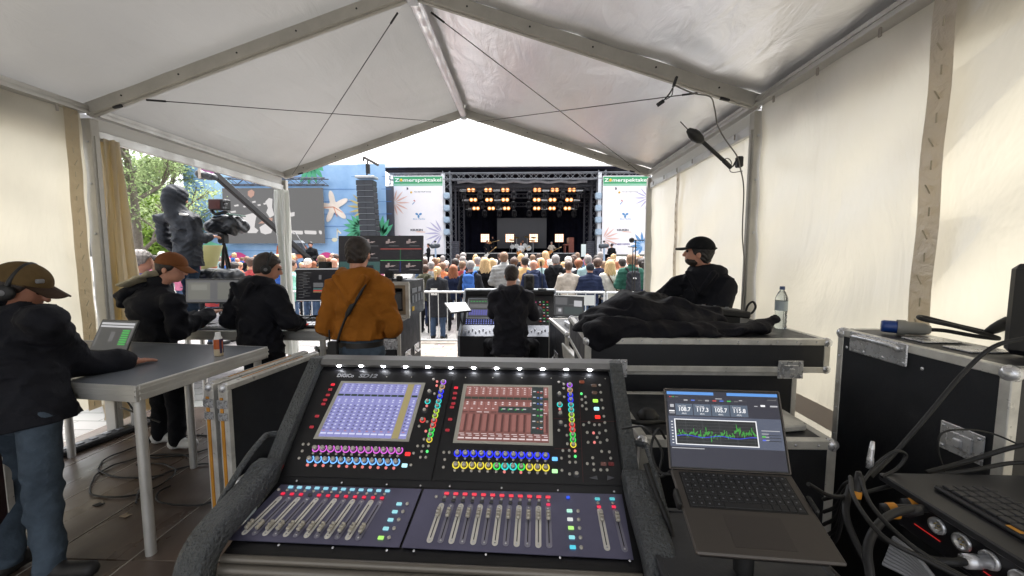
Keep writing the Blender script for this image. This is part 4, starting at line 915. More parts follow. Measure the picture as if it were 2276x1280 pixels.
# ------------------------------------------------------------------ blue scenery wall, big screen, hanging loudspeakers
BY = 26.4
SKYB = mat('vinyl_blue', '#78a8de', .55, 0, .12, .35, .15, 2, col2='#aacdf0'); SKYL = mat('vinyl_lightblue', '#a9d0ee', .55, 0, .2, .5)
a = at(420, 590, BY); b = at(868, 366, BY)
wallb = thing('scenery_wall', 'tall blue scenery wall printed with starfish, leaves and pink waves', 'scenery', (a.x, BY, G0))
def O2(px, py, k=1): p = at(px, py, BY); return Vector((p.x, BY - .02 - .005 * k, p.z))
for i, (p0, p1) in enumerate(((420, 515), (515, 610), (610, 705), (705, 798), (800, 856))):
    top = 366 if i < 4 else 364; q0 = at(p0, 592, BY); q1 = at(p1, top, BY)
    MB().sheet(lambda u, v, q0=q0, q1=q1, i=i: Vector((q0.x + (q1.x - q0.x) * u, BY + .05 * math.sin(v * 8 + i) * math.sin(pi * u), G0 + (q1.z - G0) * v)), 10, 20).build('vinyl_panel', SKYB, wallb)
for k in range(8): m = MB().box(((a.x + b.x) / 2, BY - .012, G0 + 1.3 + k * .82), (b.x - a.x, .012, .025)).build('seam', mat('vinyl_seam', '#3a6fb4', .5), wallb)
MB().box(((a.x + b.x) / 2, BY + .5, 3.2), (b.x - a.x, .1, 6.4)).build('scaffold_back', TRD, wallb)
star = []
for k in range(10):
    an = pi / 2 + .15 + k * pi / 5; r = 1.05 if k % 2 == 0 else .36; star.append((r * math.cos(an), r * math.sin(an)))
# rounded starfish
sf = []
for k in range(80):
    an = 2 * pi * k / 80; r = .38 + .72 * abs(math.cos(2.5 * (an - 1.75))) ** 3.2; sf.append((r * math.cos(an), r * math.sin(an)))
MB().prism(sf, O2(742, 460, 2), (1, 0, 0), (0, 0, 1), (0, .01, 0)).build('starfish_print', mat('starfish', '#efe2d6', .55, 0, .08, 2), wallb)
m = MB()
for an in (-.55, -1.25, pi + .05): m.prism([(0, -.03), (.7, -.02), (.7, .02), (0, .03)], O2(742, 460, 3), (math.cos(an), 0, math.sin(an)), (-math.sin(an), 0, math.cos(an)), (0, .004, 0))
m.build('starfish_shade', mat('starfish_orange', '#d98a6a', .55), wallb)
def note(px, py, s, dbl):
    m = MB(); O = O2(px, py, 2); m.ell(O, (.2 * s, .006, .14 * s), n=12, m=6); m.prism([(.15 * s, 0), (.2 * s, 0), (.24 * s, .75 * s), (.18 * s, .75 * s)], O, (1, 0, 0), (0, 0, 1), (0, .004, 0)); m.prism([(.2 * s, .75 * s), (.5 * s, .45 * s), (.42 * s, .4 * s), (.2 * s, .6 * s)], O, (1, 0, 0), (0, 0, 1), (0, .004, 0))
    m.build('music_note_print', mat('note_cream', '#efe6c8', .5), wallb)
note(744, 533, 1.0, 0); note(452, 478, 1.1, 1)
LEAF = mat('print_leaf', '#4fa77f', .55, 0, .25, 1.5); LEAF2 = mat('print_leaf_gold', '#c8b878', .55, 0, .2, 2)
m = MB(); frond(m, O2(806, 508, 2), (1, 0, 0), (0, 0, 1), 1.35, 9, 2.6, pi + .1, .13); m.build('leaf_print', LEAF, wallb)
m = MB(); frond(m, O2(820, 462, 3), (1, 0, 0), (0, 0, 1), 1.5, 6, 1.5, pi - .25, .07); m.build('leaf_print', LEAF2, wallb)
m = MB(); frond(m, O2(846, 530, 2), (1, 0, 0), (0, 0, 1), 1.6, 7, 1.8, pi * .55, .13); m.build('leaf_print', LEAF, wallb)
m = MB(); frond(m, O2(690, 362, 2), (1, 0, 0), (0, 0, 1), 1.5, 8, 2.8, -1.9, .13); m.build('leaf_print', LEAF, wallb)
wv = [(0, 0)] + [(i * .2, .55 + .42 * math.sin(i * .2 * 2.05 + .6)) for i in range(66)] + [(13, 0)]
MB().prism([(x, z) for x, z in wv], Vector((a.x, BY - .06, at(600, 592, BY).z)), (1, 0, 0), (0, 0, 1), (0, .02, 0)).build('pink_wave', mat('wave_pink', '#d9468c', .5), wallb)
MB().prism([(0, 0), (2.6, .5), (2.2, 1.2), (1.2, 1.5), (.2, 1.2)], O2(612, 585, 4), (1, 0, 0), (0, 0, 1), (0, .02, 0)).build('orange_print', mat('print_coral', '#d8764a', .5, 0, .2, 1), wallb)
MB().prism([(0, 0), (1.1, .1), (1.6, 2.0), (.8, 2.9), (.2, 3.4), (-.5, 2.8)], O2(470, 470, 2), (1, 0, 0), (0, 0, 1), (0, .01, 0)).build('ice_print', SKYL, wallb)
MB().prism([(0, 0), (.8, .2), (1.0, .9), (.3, 1.2), (-.3, .8)], O2(455, 395, 3), (1, 0, 0), (0, 0, 1), (0, .01, 0)).build('berry_print', mat('print_magenta', '#b06aa0', .5, 0, .4, 3), wallb)
MB().prism([(-.3, 0), (1.9, .1), (2.0, 1.1), (.8, 1.5), (0, 1.1)], O2(445, 585, 4), (1, 0, 0), (0, 0, 1), (0, .02, 0)).build('mint_print', mat('print_mint', '#7fcfae', .5, 0, .2, 1), wallb)
# big screen
SYc = BY - .5; a = at(500, 541, SYc); b = at(716, 417, SYc)
scr = thing('led_screen', 'large grey video screen showing a guitarist, on the blue wall', 'screen', ((a.x + b.x) / 2, SYc, a.z))
MB().box(((a.x + b.x) / 2, SYc + .08, (a.z + b.z) / 2), (b.x - a.x, .14, b.z - a.z), None, .01).build('panel', glow('screen_grey', (.15, .146, .147), 1.0), scr)
def OS(px, py, k=1): p = at(px, py, SYc); return Vector((p.x, SYc - .012 - .004 * k, p.z))
SW = glow('screen_white', (.72, .69, .68), 1.0); SS = glow('screen_skin', (.5, .3, .24), 1.1)
def blob(pts, m, k, name='picture_patch'): o = OS(*pts[0], k); MB().prism([((OS(*p).x - o.x), OS(*p).z - o.z) for p in pts], o, (1, 0, 0), (0, 0, 1), (0, .003, 0)).build(name, m, scr)
blob([(538, 480), (560, 474), (572, 475), (568, 490), (566, 505), (575, 512), (570, 518), (552, 518), (545, 508), (546, 495)], SW, 1); blob([(577, 505), (590, 497), (604, 493), (608, 505), (603, 518), (590, 521), (580, 517)], SW, 1)
blob([(590, 448), (598, 440), (606, 442), (605, 460), (610, 478), (600, 484), (592, 472), (596, 462)], SW, 1); blob([(630, 478), (645, 473), (655, 471), (655, 480), (645, 482), (630, 484)], SW, 1); blob([(551, 425), (560, 421), (566, 426), (565, 434), (558, 440), (551, 434)], SS, 1); blob([(535, 448), (545, 446), (552, 452), (540, 452)], SS, 1); blob([(574, 497), (590, 486), (606, 484), (606, 490), (590, 496)], SS, 2)
for q in ((560, 448, 8), (572, 455, 7), (540, 458, 10), (562, 463, 9), (520, 456, 10), (585, 452, 6), (512, 470, 12), (568, 473, 6)): blob([(q[0], q[1]), (q[0] + q[2], q[1] - 2), (q[0] + q[2] + 1, q[1] + 2), (q[0] + 2, q[1] + 3)], SW, 1)
for x0, x1 in ((644, 674), (677, 704), (709, 716)): blob([(x0, 512), (x1 - 1, 513), (x1, 519), (x1 - 2, 521), (x0 + 2, 520), (x0, 517)], SW, 1, 'caption_patch')
p0 = at(500, 404, SYc - .1); p1 = at(726, 404, SYc - .1); truss((p0.x, SYc - .1, p0.z), (p1.x, SYc - .1, p1.z), .5, .42, .035).build('hanging_truss', TRD, scr)
# loudspeaker column
LY = 25.0; la = thing('line_array', 'tall hanging column of black loudspeaker cabinets left of the stage', 'loudspeaker', (at(818, 460, LY).x, LY, 2.5))
SPK = mat('speaker_grille', '#23262c', .6, 0, .2, 6); n = 10
for i in range(n):
    y0_, y1_ = 401 + i * 12.5, 401 + (i + 1) * 12.5; x0 = 796 + i * 1.0; x1 = 833 + i * .9; p = at(x0, y1_, LY); q = at(x1, y0_ + .9, LY); cx = (p.x + q.x) / 2; cz = (p.z + q.z) / 2; w = q.x - p.x; h = q.z - p.z
    c = MB(); c.box((cx, LY, cz), (w, .7, h), None, .02); c = c.build('cabinet', SPK, la)
    for sx in (-1, 1): MB().box((cx + sx * w * .25, LY - .36, cz), (w * .46, .02, h * .82), None, .01).build('grille', mat('speaker_grille_face', '#2e3138', .55), c)
    MB().box((cx, LY - .35, cz - h * .5), (w * .96, .02, .02)).build('gap_strip', mat('gap_light', '#9aa0a6', .5), c)
p = at(815, 395, LY); MB().box((p.x, LY, p.z), (1.2, .8, .14), None, .02).build('hanging_frame', STEEL, la); MB().cyl((p.x, LY, p.z), (p.x + .1, LY, p.z + 1.1), .05, n=8).build('hoist_chain', BLACK, la); MB().box((p.x + .1, LY, p.z + .55), (.22, .25, .6), None, .03).build('hoist', BLACK, la)
q = at(808, 349, LY); q2 = at(832, 362, LY); t_ = thing('hoist_arm', 'dark jutting lifting arm above the loudspeaker column', 'lifting arm', tuple(q2)); MB().beam(q, q2 + (q2 - q) * .4, .14, .16, bv=.03).build('arm', mat('arm_dark', '#4a4340', .6), t_); MB().cyl(q, q - Vector((0, 0, .25)), .06, n=8).build('arm_hook', BLACK, t_)
# ------------------------------------------------------------------ the band
def guitar(px, py, Y, m, rz, label, s=1.0):
    p = at(px, py, Y); t = thing('electric_guitar', label, 'guitar', tuple(p), 0); R = Matrix.Rotation(rz, 3, 'Y')
    sh = [(-.24, 0), (-.2, .13), (-.05, .11), (.02, .07), (.12, .12), (.17, .09), (.13, .03), (.15, -.04), (.13, -.1), (.02, -.08), (-.06, -.13), (-.2, -.13)]
    MB().prism([(x * s, z * s) for x, z in sh], p, R @ Vector((1, 0, 0)), R @ Vector((0, 0, 1)), (0, .05, 0)).build('guitar_body', m, t)
    nk = mat('guitar_neck', '#c9a46c', .4); MB().beam(p + R @ Vector((.1, -.005, 0)) * s, p + R @ Vector((.72, -.005, 0)) * s, .025, .05 * s, up=(0, 1, 0)).build('neck', nk, t); MB().prism([(0, -.03), (.16, -.05), (.18, .02), (.02, .04)], p + R @ Vector((.72 * s, -.01, 0)), R @ Vector((1, 0, 0)), R @ Vector((0, 0, 1)), (0, .02, 0)).build('headstock', nk, t)
def band(label, px, py, Y, floorz, tcol, hair, hcol, pose=2, leg='charcoal', rz=pi):
    p = at(px, py, Y); return spectator(label, p.x, Y, (p.z - floorz) / 1.0, rz, 'plain', tcol, hair, hcol, leg, pose, group='band on stage', z=floorz)
WHT = mat('guitar_white', '#e6e3da', .3); SUNB = mat('guitar_amber', '#c8823c', .3)
band('guitarist in dark clothes with a white guitar at stage left', 1083, 534, SY + 1.6, Z0, 'black', 'beanie', 'black'); guitar(1083, 566, SY + 1.2, WHT, -.72, 'white electric guitar of the dark-clothed player')
band('dark-clad player with an orange guitar beside the leftmost lamp panel', 1095, 525, SY + 4.4, zr, 'black', 'short', 'dark'); guitar(1088, 540, SY + 3.9, SUNB, -.28, 'orange electric guitar by the leftmost lamp panel', .9)
band('singer with waistcoat and amber guitar at centre stage', 1158, 539, SY + 1.8, Z0, 'white', 'short', 'lightbrown'); guitar(1155, 561, SY + 1.4, SUNB, -.5, 'amber electric guitar of the singer')
band('guitarist in a plaid shirt at stage right', 1226, 537, SY + 1.8, Z0, 'beige', 'short', 'grey'); guitar(1224, 560, SY + 1.4, SUNB, -.45, 'amber electric guitar of the plaid-shirted player')
band('drummer behind the drum kit in black', 1162, 533, SY + 4.3, zr - .4, 'charcoal', 'short', 'brown', 0)
kp = at(1158, 556, SY + 3.9); kit = thing('drum_kit', 'pale drum kit with cymbals on the riser', 'drum kit', (kp.x, kp.y, zr)); DR = mat('drum_shell', '#cfcfcc', .3); CY = mat('cymbal', '#b59a55', .3, .9)
for x, z, r, d in ((0, .3, .3, .4), (-.35, .55, .18, .2), (.3, .6, .17, .2), (.62, .4, .22, .3), (-.7, .5, .18, .15)): MB().cyl((kp.x + x, kp.y - d / 2, zr + z), (kp.x + x, kp.y + d / 2, zr + z), r, n=16).build('drum', DR, kit)
for x, z in ((-.75, 1.05), (-.35, 1.25), (.5, 1.3), (.9, 1.0), (1.0, 1.25)):
    MB().lathe([(0, .02), (.05, .015), (.24, -.01), (.24, -.02), (0, 0)], (kp.x + x, kp.y - .1, zr + z), (.1, -.3, 1), 14).build('cymbal', CY, kit); MB().cyl((kp.x + x, kp.y - .1, zr), (kp.x + x, kp.y - .1, zr + z), .015, n=6).build('cymbal_stand', STEEL, kit)
p = at(1266, 567, SY + 3.4); pn = thing('upright_piano', 'reddish brown upright piano at the right end of the riser', 'piano', (p.x, SY + 3.4, zr)); PW = mat('piano_wood', '#8a4a3a', .45, 0, .2, 4)
MB().box((p.x + .05, SY + 3.4, zr + .6), (.42, 1.3, 1.2), None, .02).build('case', PW, pn); MB().box((p.x - .3, SY + 3.4, zr + .62), (.36, 1.3, .12), None, .02).build('keyboard_shelf', PW, pn); MB().box((p.x - .4, SY + 3.4, zr + .28), (.08, 1.2, .56)).build('front_leg', PW, pn)
# stage-side camera people
for px, py, Y, lab in ((952, 541, 26.2, 'camera operator in black before the left sponsor banner'), (1360, 541, 26.4, 'black-clad stagehand before the right sponsor banner')):
    p = at(px, py, Y); spectator(lab, p.x, Y, 1.75, pi * .6 if px < 1000 else -.4, 'plain', 'black', 'short', 'dark', 'black', 0, group='crew at the stage edge', z=p.z - 1.75)
    b = MB().box((p.x, Y, (p.z - 1.75 + G0) / 2), (1.6, 1.2, p.z - 1.75 - G0)).build('camera_podium', DRAPE); tag(b, 'black podium under the crew member at the %s banner' % ('left' if px < 1000 else 'right'), 'podium')
    c = at(px + (16 if px < 1000 else -17), 547, Y); t = thing('broadcast_camera', 'covered camera on a pedestal by the %s sponsor banner' % ('left' if px < 1000 else 'right'), 'camera', (c.x, Y, p.z - 1.75))
    F = Fld(np.array(c) - .45, np.array(c) + .45, .03); F.ecap(c - Vector((.22, 0, 0)), c + Vector((.2, 0, .03)), (0, 1, 0), .16, .16, .12, .14); F.folds(.015, 4, 3); soft('rain_cover', F, mat('cover_grey', '#3a4048', .4), t)
    MB().cyl((c.x, Y, p.z - 1.75), c, .09, .05, 8).build('pedestal', mat('pedestal_pale', '#9ab0c8', .5), t); MB().box((c.x - .02, Y, c.z + .3), (.14, .1, .12), None, .02).build('viewfinder', BLACK, t)
p = at(1296, 556, SY - .6); o = MB().box((p.x, SY - .8, (at(1296, 544, SY).z + at(1296, 570, SY).z) / 2), (.32, .1, .85), None, .01).build('notice_board', mat('notice_white', '#d5e0de', .5)); tag(o, 'small pale notice panel at the foot of the right stage tower', 'notice')
# ------------------------------------------------------------------ trees on the left
BARK = mat('bark', '#6e665c', .85, 0, .3, 8, .6, 20); LEAFM = []
def leafmat(name, c):
    m = bpy.data.materials.new(name); m.use_nodes = True; N = m.node_tree.nodes; L = m.node_tree.links; N.clear(); o = N.new('ShaderNodeOutputMaterial'); d = N.new('ShaderNodeBsdfDiffuse'); t = N.new('ShaderNodeBsdfTranslucent'); mx = N.new('ShaderNodeMixShader'); mx.inputs[0].default_value = .55
    g = N.new('ShaderNodeTexNoise'); g.inputs['Scale'].default_value = 1.2; tc = N.new('ShaderNodeTexCoord'); L.new(tc.outputs['Object'], g.inputs['Vector']); cr = N.new('ShaderNodeMix'); cr.data_type = 'RGBA'; cc = srgb(c); cr.inputs[6].default_value = (cc[0] * .6, cc[1] * .65, cc[2] * .6, 1); cr.inputs[7].default_value = (cc[0] * 1.4, cc[1] * 1.3, cc[2] * 1.1, 1); L.new(g.outputs['Fac'], cr.inputs[0])
    for s in (d, t): L.new(cr.outputs[2], s.inputs['Color'])
    L.new(d.outputs[0], mx.inputs[1]); L.new(t.outputs[0], mx.inputs[2]); L.new(mx.outputs[0], o.inputs['Surface']); return m
LM = [leafmat('leaf_green', '#98ab84'), leafmat('leaf_dark', '#879a7a'), leafmat('leaf_fresh', '#9fbc68')]
def tree(label, x, y, H, R, lm, seed, dens=1.0, low=.15, n_leaf=9000, ls=.11):
    rng = np.random.RandomState(seed); t = thing('tree', label, 'tree', (x, y, G0), group='trees left of the tent'); m = MB(); tips = []
    def limb(p, d, L, r, lev):
        pts = [p]; q = p.copy(); dd = d.copy()
        for k in range(4): dd = (dd + Vector(rng.normal(0, .16, 3)) + Vector((0, 0, .05))).normalized(); q = q + dd * (L / 4); pts.append(q.copy())
        m.tube(pts, [r * (1 - .16 * i) for i in range(5)], 6 if lev < 2 else 4)
        if lev >= 3: tips.extend(pts[1:]); return
        for k in range((9, 6, 5)[lev]):
            f = (low + (1 - low) * (k + .5) / 9) if lev == 0 else rng.uniform(.3, 1); i = min(3, int(f * 4)); b = pts[i].lerp(pts[i + 1], f * 4 - i); an = rng.uniform(0, 2 * pi) if lev else k * 2.4
            side = Vector((math.cos(an), math.sin(an), rng.uniform(.1, .7))).normalized(); nd = (dd * (.35 if lev == 0 else .5) + side).normalized(); limb(b, nd, L * ((.3 + .25 * (1 - f)) if lev == 0 else rng.uniform(.45, .62)) * (R / (H * .4) if lev == 0 else 1), r * (.45 if lev == 0 else .5), lev + 1)
    limb(Vector((x, y, G0)), Vector((.02, 0, 1)), H * .92, H * .022, 0); m.build('trunk', BARK, t)
    tp = np.array([list(v) for v in tips]); c = tp[rng.randint(0, len(tp), n_leaf)] + rng.normal(0, .24, (n_leaf, 3)) * np.array([1.1, 1.1, .8]); u = rng.normal(0, 1, (n_leaf, 3)); u /= np.linalg.norm(u, axis=1)[:, None]; w = np.cross(u, rng.normal(0, 1, (n_leaf, 3))); w /= np.linalg.norm(w, axis=1)[:, None]
    s = ls * rng.uniform(.6, 1.3, (n_leaf, 1)); V = np.concatenate([c - u * s, c + w * s * .45, c + u * s, c - w * s * .45], 1).reshape(-1, 3); Fq = np.arange(n_leaf * 4).reshape(-1, 4)
    me = skin_mesh('crown', [(V, Fq)], lm, (x, y, G0)); put('crown', me, t); return t
tree('tall loose-leaved tree beyond the left side of the tent', -18.9, 18.0, 10.0, 2.5, LM[0], 3, n_leaf=12000, ls=.08)
tree('broad tree standing behind the camera operator', -23.8, 25.5, 10.5, 2.6, LM[1], 8, n_leaf=8000, ls=.105)
tree('low fresh green tree under the taller trees', -23.6, 25.0, 4.6, 1.7, LM[2], 5, n_leaf=8000, low=.05, ls=.13)
tree('darker tree at the far left by the curtain', -29.5, 27.0, 11.0, 3.2, LM[1], 12, n_leaf=7000, ls=.11)
tree('bushy tree closing the gap at the far left foot', -27.0, 27.0, 6.5, 3.0, LM[0], 14, n_leaf=11000, low=.03, ls=.14)

# ================================================================== furniture and equipment in the tent
PANEL = mat('case_panel', '#191b21', .5, 0, .15, 5, .25, 90, rvar=.08, dist=.002); EDGE = mat('case_edge', '#d0cec8', .4, .3, .2, 9, .1, 40, rvar=.15)
CHROME = mat('chrome', '#cccdd0', .28, .6, .15, 12, rvar=.12); SCRB = mat('bezel_black', '#101012', .35); GREYP = mat('grey_plastic', '#6c6d70', .5)
ball_me = MB().ell((0, 0, 0), .03, n=10, m=8).mesh('ball_corner', CHROME)
rivet_me = MB().ell((0, 0, 0), (.006, .003, .006), n=8, m=4).mesh('rivet', CHROME)
latch_me = MB(); latch_me.box((0, .002, 0), (.15, .006, .11), None, .003); latch_me.box((0, -.004, 0), (.085, .008, .06), None, .003); latch_me.box((0, -.012, -.006), (.03, .012, .035), None, .004)
for x in (-.06, .06):
    for z in (-.04, .04): latch_me.ell((x, -.003, z), (.007, .004, .007), n=6, m=4)
latch_me = latch_me.mesh('latch', CHROME)
hnd = MB(); hnd.box((0, .003, 0), (.2, .006, .11), None, .003); hnd.tube(smoothpath([(-.06, 0, -.01), (-.055, -.022, -.03), (.055, -.022, -.03), (.06, 0, -.01)], 4), .007, 6); hnd = hnd.mesh('case_handle', CHROME)
castor = MB(); castor.cyl((-.018, 0, .045), (.018, 0, .045), .045, n=14); castor.box((0, 0, .095), (.07, .09, .02)); castor = castor.mesh('castor', mat('castor_black', '#1c1c1e', .5))
def fcase(name, label, loc, size, rz=0.0, latches=(), handles=(), rivets=(), panel=None, e=.034, castors=False, cat='flight case', balls=True, seam=None, group=None, edge=None):
    """aluminium-edged equipment case; loc = centre of its base; local -Y is the front"""
    t = thing(name, label, cat, loc, rz, group=group); w, d, h = size; z0 = .1 if castors else 0; EM = edge or EDGE
    MB().box((0, 0, z0 + (h - z0) / 2), (w - .006, d - .006, h - z0 - .006)).build('panel', panel or PANEL, t, world=False)
    for sx in (-1, 1):
        for sy in (-1, 1): MB().box((sx * (w / 2 - e / 2), sy * (d / 2 - e / 2), z0 + (h - z0) / 2), (e, e, h - z0 - 2 * e), None, .003).build('edge_profile', EM, t, world=False)
    for z in (z0 + e / 2, h - e / 2):
        for sy in (-1, 1): MB().box((0, sy * (d / 2 - e / 2), z), (w - .004, e + .001, e + .001), None, .003).build('edge_profile', EM, t, world=False)
        for sx in (-1, 1): MB().box((sx * (w / 2 - e / 2), 0, z), (e, d - 2 * e, e), None, .003).build('edge_profile', EM, t, world=False)
    if balls:
        for sx in (-1, 1):
            for sy in (-1, 1):
                for z in (z0 + .022, h - .022): put('ball_corner', ball_me, t, (sx * (w / 2 - .016), sy * (d / 2 - .016), z))
    if seam: MB().box((0, 0, seam), (w + .004, d + .004, .02), None, .003).build('seam_profile', EM, t, world=False)
    for x, z in latches: put('latch', latch_me, t, (x, -d / 2 - .004, z))
    for side, a_, z in handles:
        M_ = {'f': Matrix.Translation((a_, -d / 2 - .004, z)), 'r': Matrix.Translation((w / 2 + .004, a_, z)) @ Matrix.Rotation(pi / 2, 4, 'Z'), 'l': Matrix.Translation((-w / 2 - .004, a_, z)) @ Matrix.Rotation(-pi / 2, 4, 'Z')}[side]; put('case_handle', hnd, t, M_=M_)
    for x, z in rivets: put('rivet', rivet_me, t, (x, -d / 2 - .0015, z))
    if castors:
        for sx in (-1, 1):
            for sy in (-1, 1): put('castor', castor, t, (sx * (w / 2 - .08), sy * (d / 2 - .08), 0))
    return t
DECKT = mat('deck_top', '#7d828a', .22, 0, .05, 4, .15, 120, dist=.002)
def deck_table(name, label, c, L, W, H, rz, legs):
    t = thing(name, label, 'table', (c[0], c[1], 0), rz)
    MB().box((0, 0, H - .011), (L - .03, W - .03, .02)).build('top', DECKT, t, world=False)
    for sy in (-1, 1):
        m = MB(); m.box((0, sy * (W / 2 - .011), H - .045), (L, .022, .088), None, .004); m.box((0, sy * (W / 2 + .002), H - .028), (L, .006, .012)); m.box((0, sy * (W / 2 + .002), H - .058), (L, .006, .014)); m.build('rail', ALU, t, world=False)
    for sx in (-1, 1):
        m = MB(); m.box((sx * (L / 2 - .011), 0, H - .045), (.022, W - .045, .088), None, .004); m.box((sx * (L / 2 + .002), 0, H - .028), (.006, W, .012)); m.box((sx * (L / 2 + .002), 0, H - .058), (.006, W, .014)); m.build('rail', ALU, t, world=False)
    for x, y in legs: MB().cyl((x, y, 0.0), (x, y, H - .085), .026, n=16).build('leg', ALU, t, world=False)
    return t
TZ = 1.0; trz = -.11
def tb(lx, ly, z=0.0):                                   # point on the left table from its near right corner
    c = Matrix.Rotation(trz, 3, 'Z') @ Vector((lx, ly, 0)); return Vector((-2.085 + c.x, 1.99 + c.y, z))
tc_ = tb(-.95, .475)
deck_table('stage_deck_table', 'long dark stage-deck table with aluminium rim at the left', (tc_.x, tc_.y), 1.9, .95, TZ, trz, ((.9, -.42), (.9, .42), (-.9, -.42), (-.9, .42), (.28, .42)))
D2 = (-2.85, 4.03)
deck_table('stage_deck_table', 'stage-deck desk carrying the monitors of the seated video crew', D2, 2.02, .98, 1.0, 0, ((.95, -.43), (.95, .43), (-.95, -.43), (-.95, .43)))
# two case doors leaning at the end of the left table
YSTR = mat('foam_yellow', '#c98a2c', .7, 0, .15, 9)
for k, (off, lab) in enumerate(((0, 'upright flight-case door with amber strip, nearer the mixing console'), (-.105, 'upright flight-case door with amber strip, nearer the table leg'))):
    p = (-1.80 + off, 2.74 + .02 * k); t = thing('case_door', lab, 'case door', (p[0], p[1], 0), -.16); L_, H_ = .86, .90
    MB().box((0, 0, H_ / 2), (.03, L_ - .03, H_ - .03)).build('panel', PANEL, t, world=False)
    for sy in (-1, 1): MB().box((0, sy * (L_ / 2 - .018), H_ / 2), (.07, .036, H_ - .07), None, .004).build('edge_profile', EDGE, t, world=False)
    for z in (.018, H_ - .018): MB().box((0, 0, z), (.07, L_, .036), None, .004).build('edge_profile', EDGE, t, world=False)
    MB().box((-.006, -L_ / 2 - .002, H_ / 2 - .02), (.02, .008, H_ - .12)).build('amber_strip', YSTR, t, world=False); MB().box((-.006, 0, H_ + .001), (.006, L_ - .3, .004)).build('amber_strip', YSTR, t, world=False)
    for sy in (-1, 1):
        for z in (.02, H_ - .02): put('ball_corner', ball_me, t, (0, sy * (L_ / 2 - .012), z))
    put('latch', latch_me, t, M_=Matrix.Translation((0, -L_ / 2 - .008, H_ - .12)) @ Matrix.Scale(.5, 4)); put('latch', latch_me, t, M_=Matrix.Translation((0, -L_ / 2 - .008, H_ - .2)) @ Matrix.Scale(.45, 4))
# ------------------------------------------------------------------ screens
def screen_quad(BL, BR, TL): BL, BR, TL = Vector(BL), Vector(BR), Vector(TL); u = (BR - BL); v = (TL - BL); return BL, u, v
def display(t, BL, u, v, bez, th, items, bg, name='screen', stroke=True):
    """bezel slab + lit face + picture items (x0,y0,x1,y1,material) in 0..1"""
    BL = Vector(BL); n = Vector(u).cross(Vector(v)).normalized(); un, vn = u.normalized(), v.normalized()
    b = MB(); c = BL + u / 2 + v / 2 - n * (th / 2 + .001); R = Matrix((un, vn, n)).transposed(); b.box(c, (u.length, v.length, th), R, .004); so = b.build('screen_housing', SCRB, t)
    f = MB(); o = BL + un * bez + vn * bez; uu = u - un * 2 * bez; vv = v - vn * 2 * bez; f.quad(o + n * .0008, o + uu + n * .0008, o + uu + vv + n * .0008, o + vv + n * .0008); sc_ = f.build('screen', bg, t)
    by = {}
    for k, it in enumerate(items): by.setdefault(it[4].name, (it[4], []))[1].append((it, k))
    for nm, (m, L) in by.items():
        q = MB()
        for (x0, y0, x1, y1, _), k in L:
            z = n * (.0012 + .0002 * k / max(1, len(items)) + .0004 * (list(by).index(nm)))
            q.quad(o + uu * x0 + vv * y0 + z, o + uu * x1 + vv * y0 + z, o + uu * x1 + vv * y1 + z, o + uu * x0 + vv * y1 + z)
        q.build('screen_picture', m, sc_, kind='stuff')
    return o, uu, vv, n
E_ = lambda n, c, s=1.0: glow('ui_' + n, c, s)
UID = E_('dark', (.012, .012, .015), .9); UIG = E_('grey', (.05, .052, .055), 1); UIM = E_('mid', (.12, .12, .125), 1); UIL = E_('light', (.5, .5, .52), 1); UIW = E_('white', (.8, .8, .82), 1.2); UIGR = E_('green', (.05, .45, .08), 1.0); UIB = E_('blue', (.08, .16, .6), 1.0); UIR = E_('red', (.55, .06, .05), 1); UIT = E_('teal', (.06, .13, .13), 1); UIO = E_('tan', (.35, .22, .12), .8)
# crew laptop on the left table
BL, BR = atz(196, 779, TZ + .018), atz(298, 785, TZ + .018); TL = at(231, 711, BL.y + .09); u = BR - BL; v = TL - BL; v = v - u * (v.dot(u) / u.dot(u)); v = v.normalized() * .235; u = u * (.345 / u.length)
lt = thing('laptop', 'open grey laptop with green meters on the left table', 'laptop', tuple((BL + u / 2)))
it = [(.04, .86, .96, .93, UIL), (.04, .77, .96, .83, UIL), (0.04, .12, .09, .72, UIM), (.4, .3, .52, .62, UIM), (.93, .25, .97, .75, UIM)] + [(.7, .2 + i * .075, .9, .245 + i * .075, UIGR) for i in range(7)]
display(lt, BL, u, v, .008, .008, it, UIG); nn = (u.cross(v)).normalized(); fw_ = Vector((nn.x, nn.y, 0)).normalized()
R = Matrix((u.normalized(), -fw_, Vector((0, 0, 1)))).transposed(); MB().box(BL + u / 2 + fw_ * .12 - Vector((0, 0, .009)), (.345, .235, .016), R, .004).build('keyboard_base', mat('laptop_grey', '#86878a', .4, .6), lt)
# juice bottle
p = atz(487, 790, TZ); jb = thing('juice_bottle', 'small juice bottle with orange label and white cap on the left table', 'bottle', tuple(p)); k = .88
MB().lathe([(0, 0), (.03 * k, 0), (.032 * k, .01), (.032 * k, .1)], p, n=16).build('bottle_body', mat('bottle_cream', '#c8b89a', .4), jb); MB().lathe([(.0325 * k, .05), (.0325 * k, .1), (.031 * k, .118)], p, n=16).build('label_band', mat('label_orange', '#b5551f', .45), jb); MB().lathe([(.031 * k, .118), (.024 * k, .135), (.019 * k, .14), (.019 * k, .165), (0, .166)], p, n=16).build('cap', WHITE, jb); MB().box(p + Vector((.028 * k, -.004, .07)), (.006, .03, .1)).build('label_side', mat('label_violet', '#3c2a4a', .4), jb)
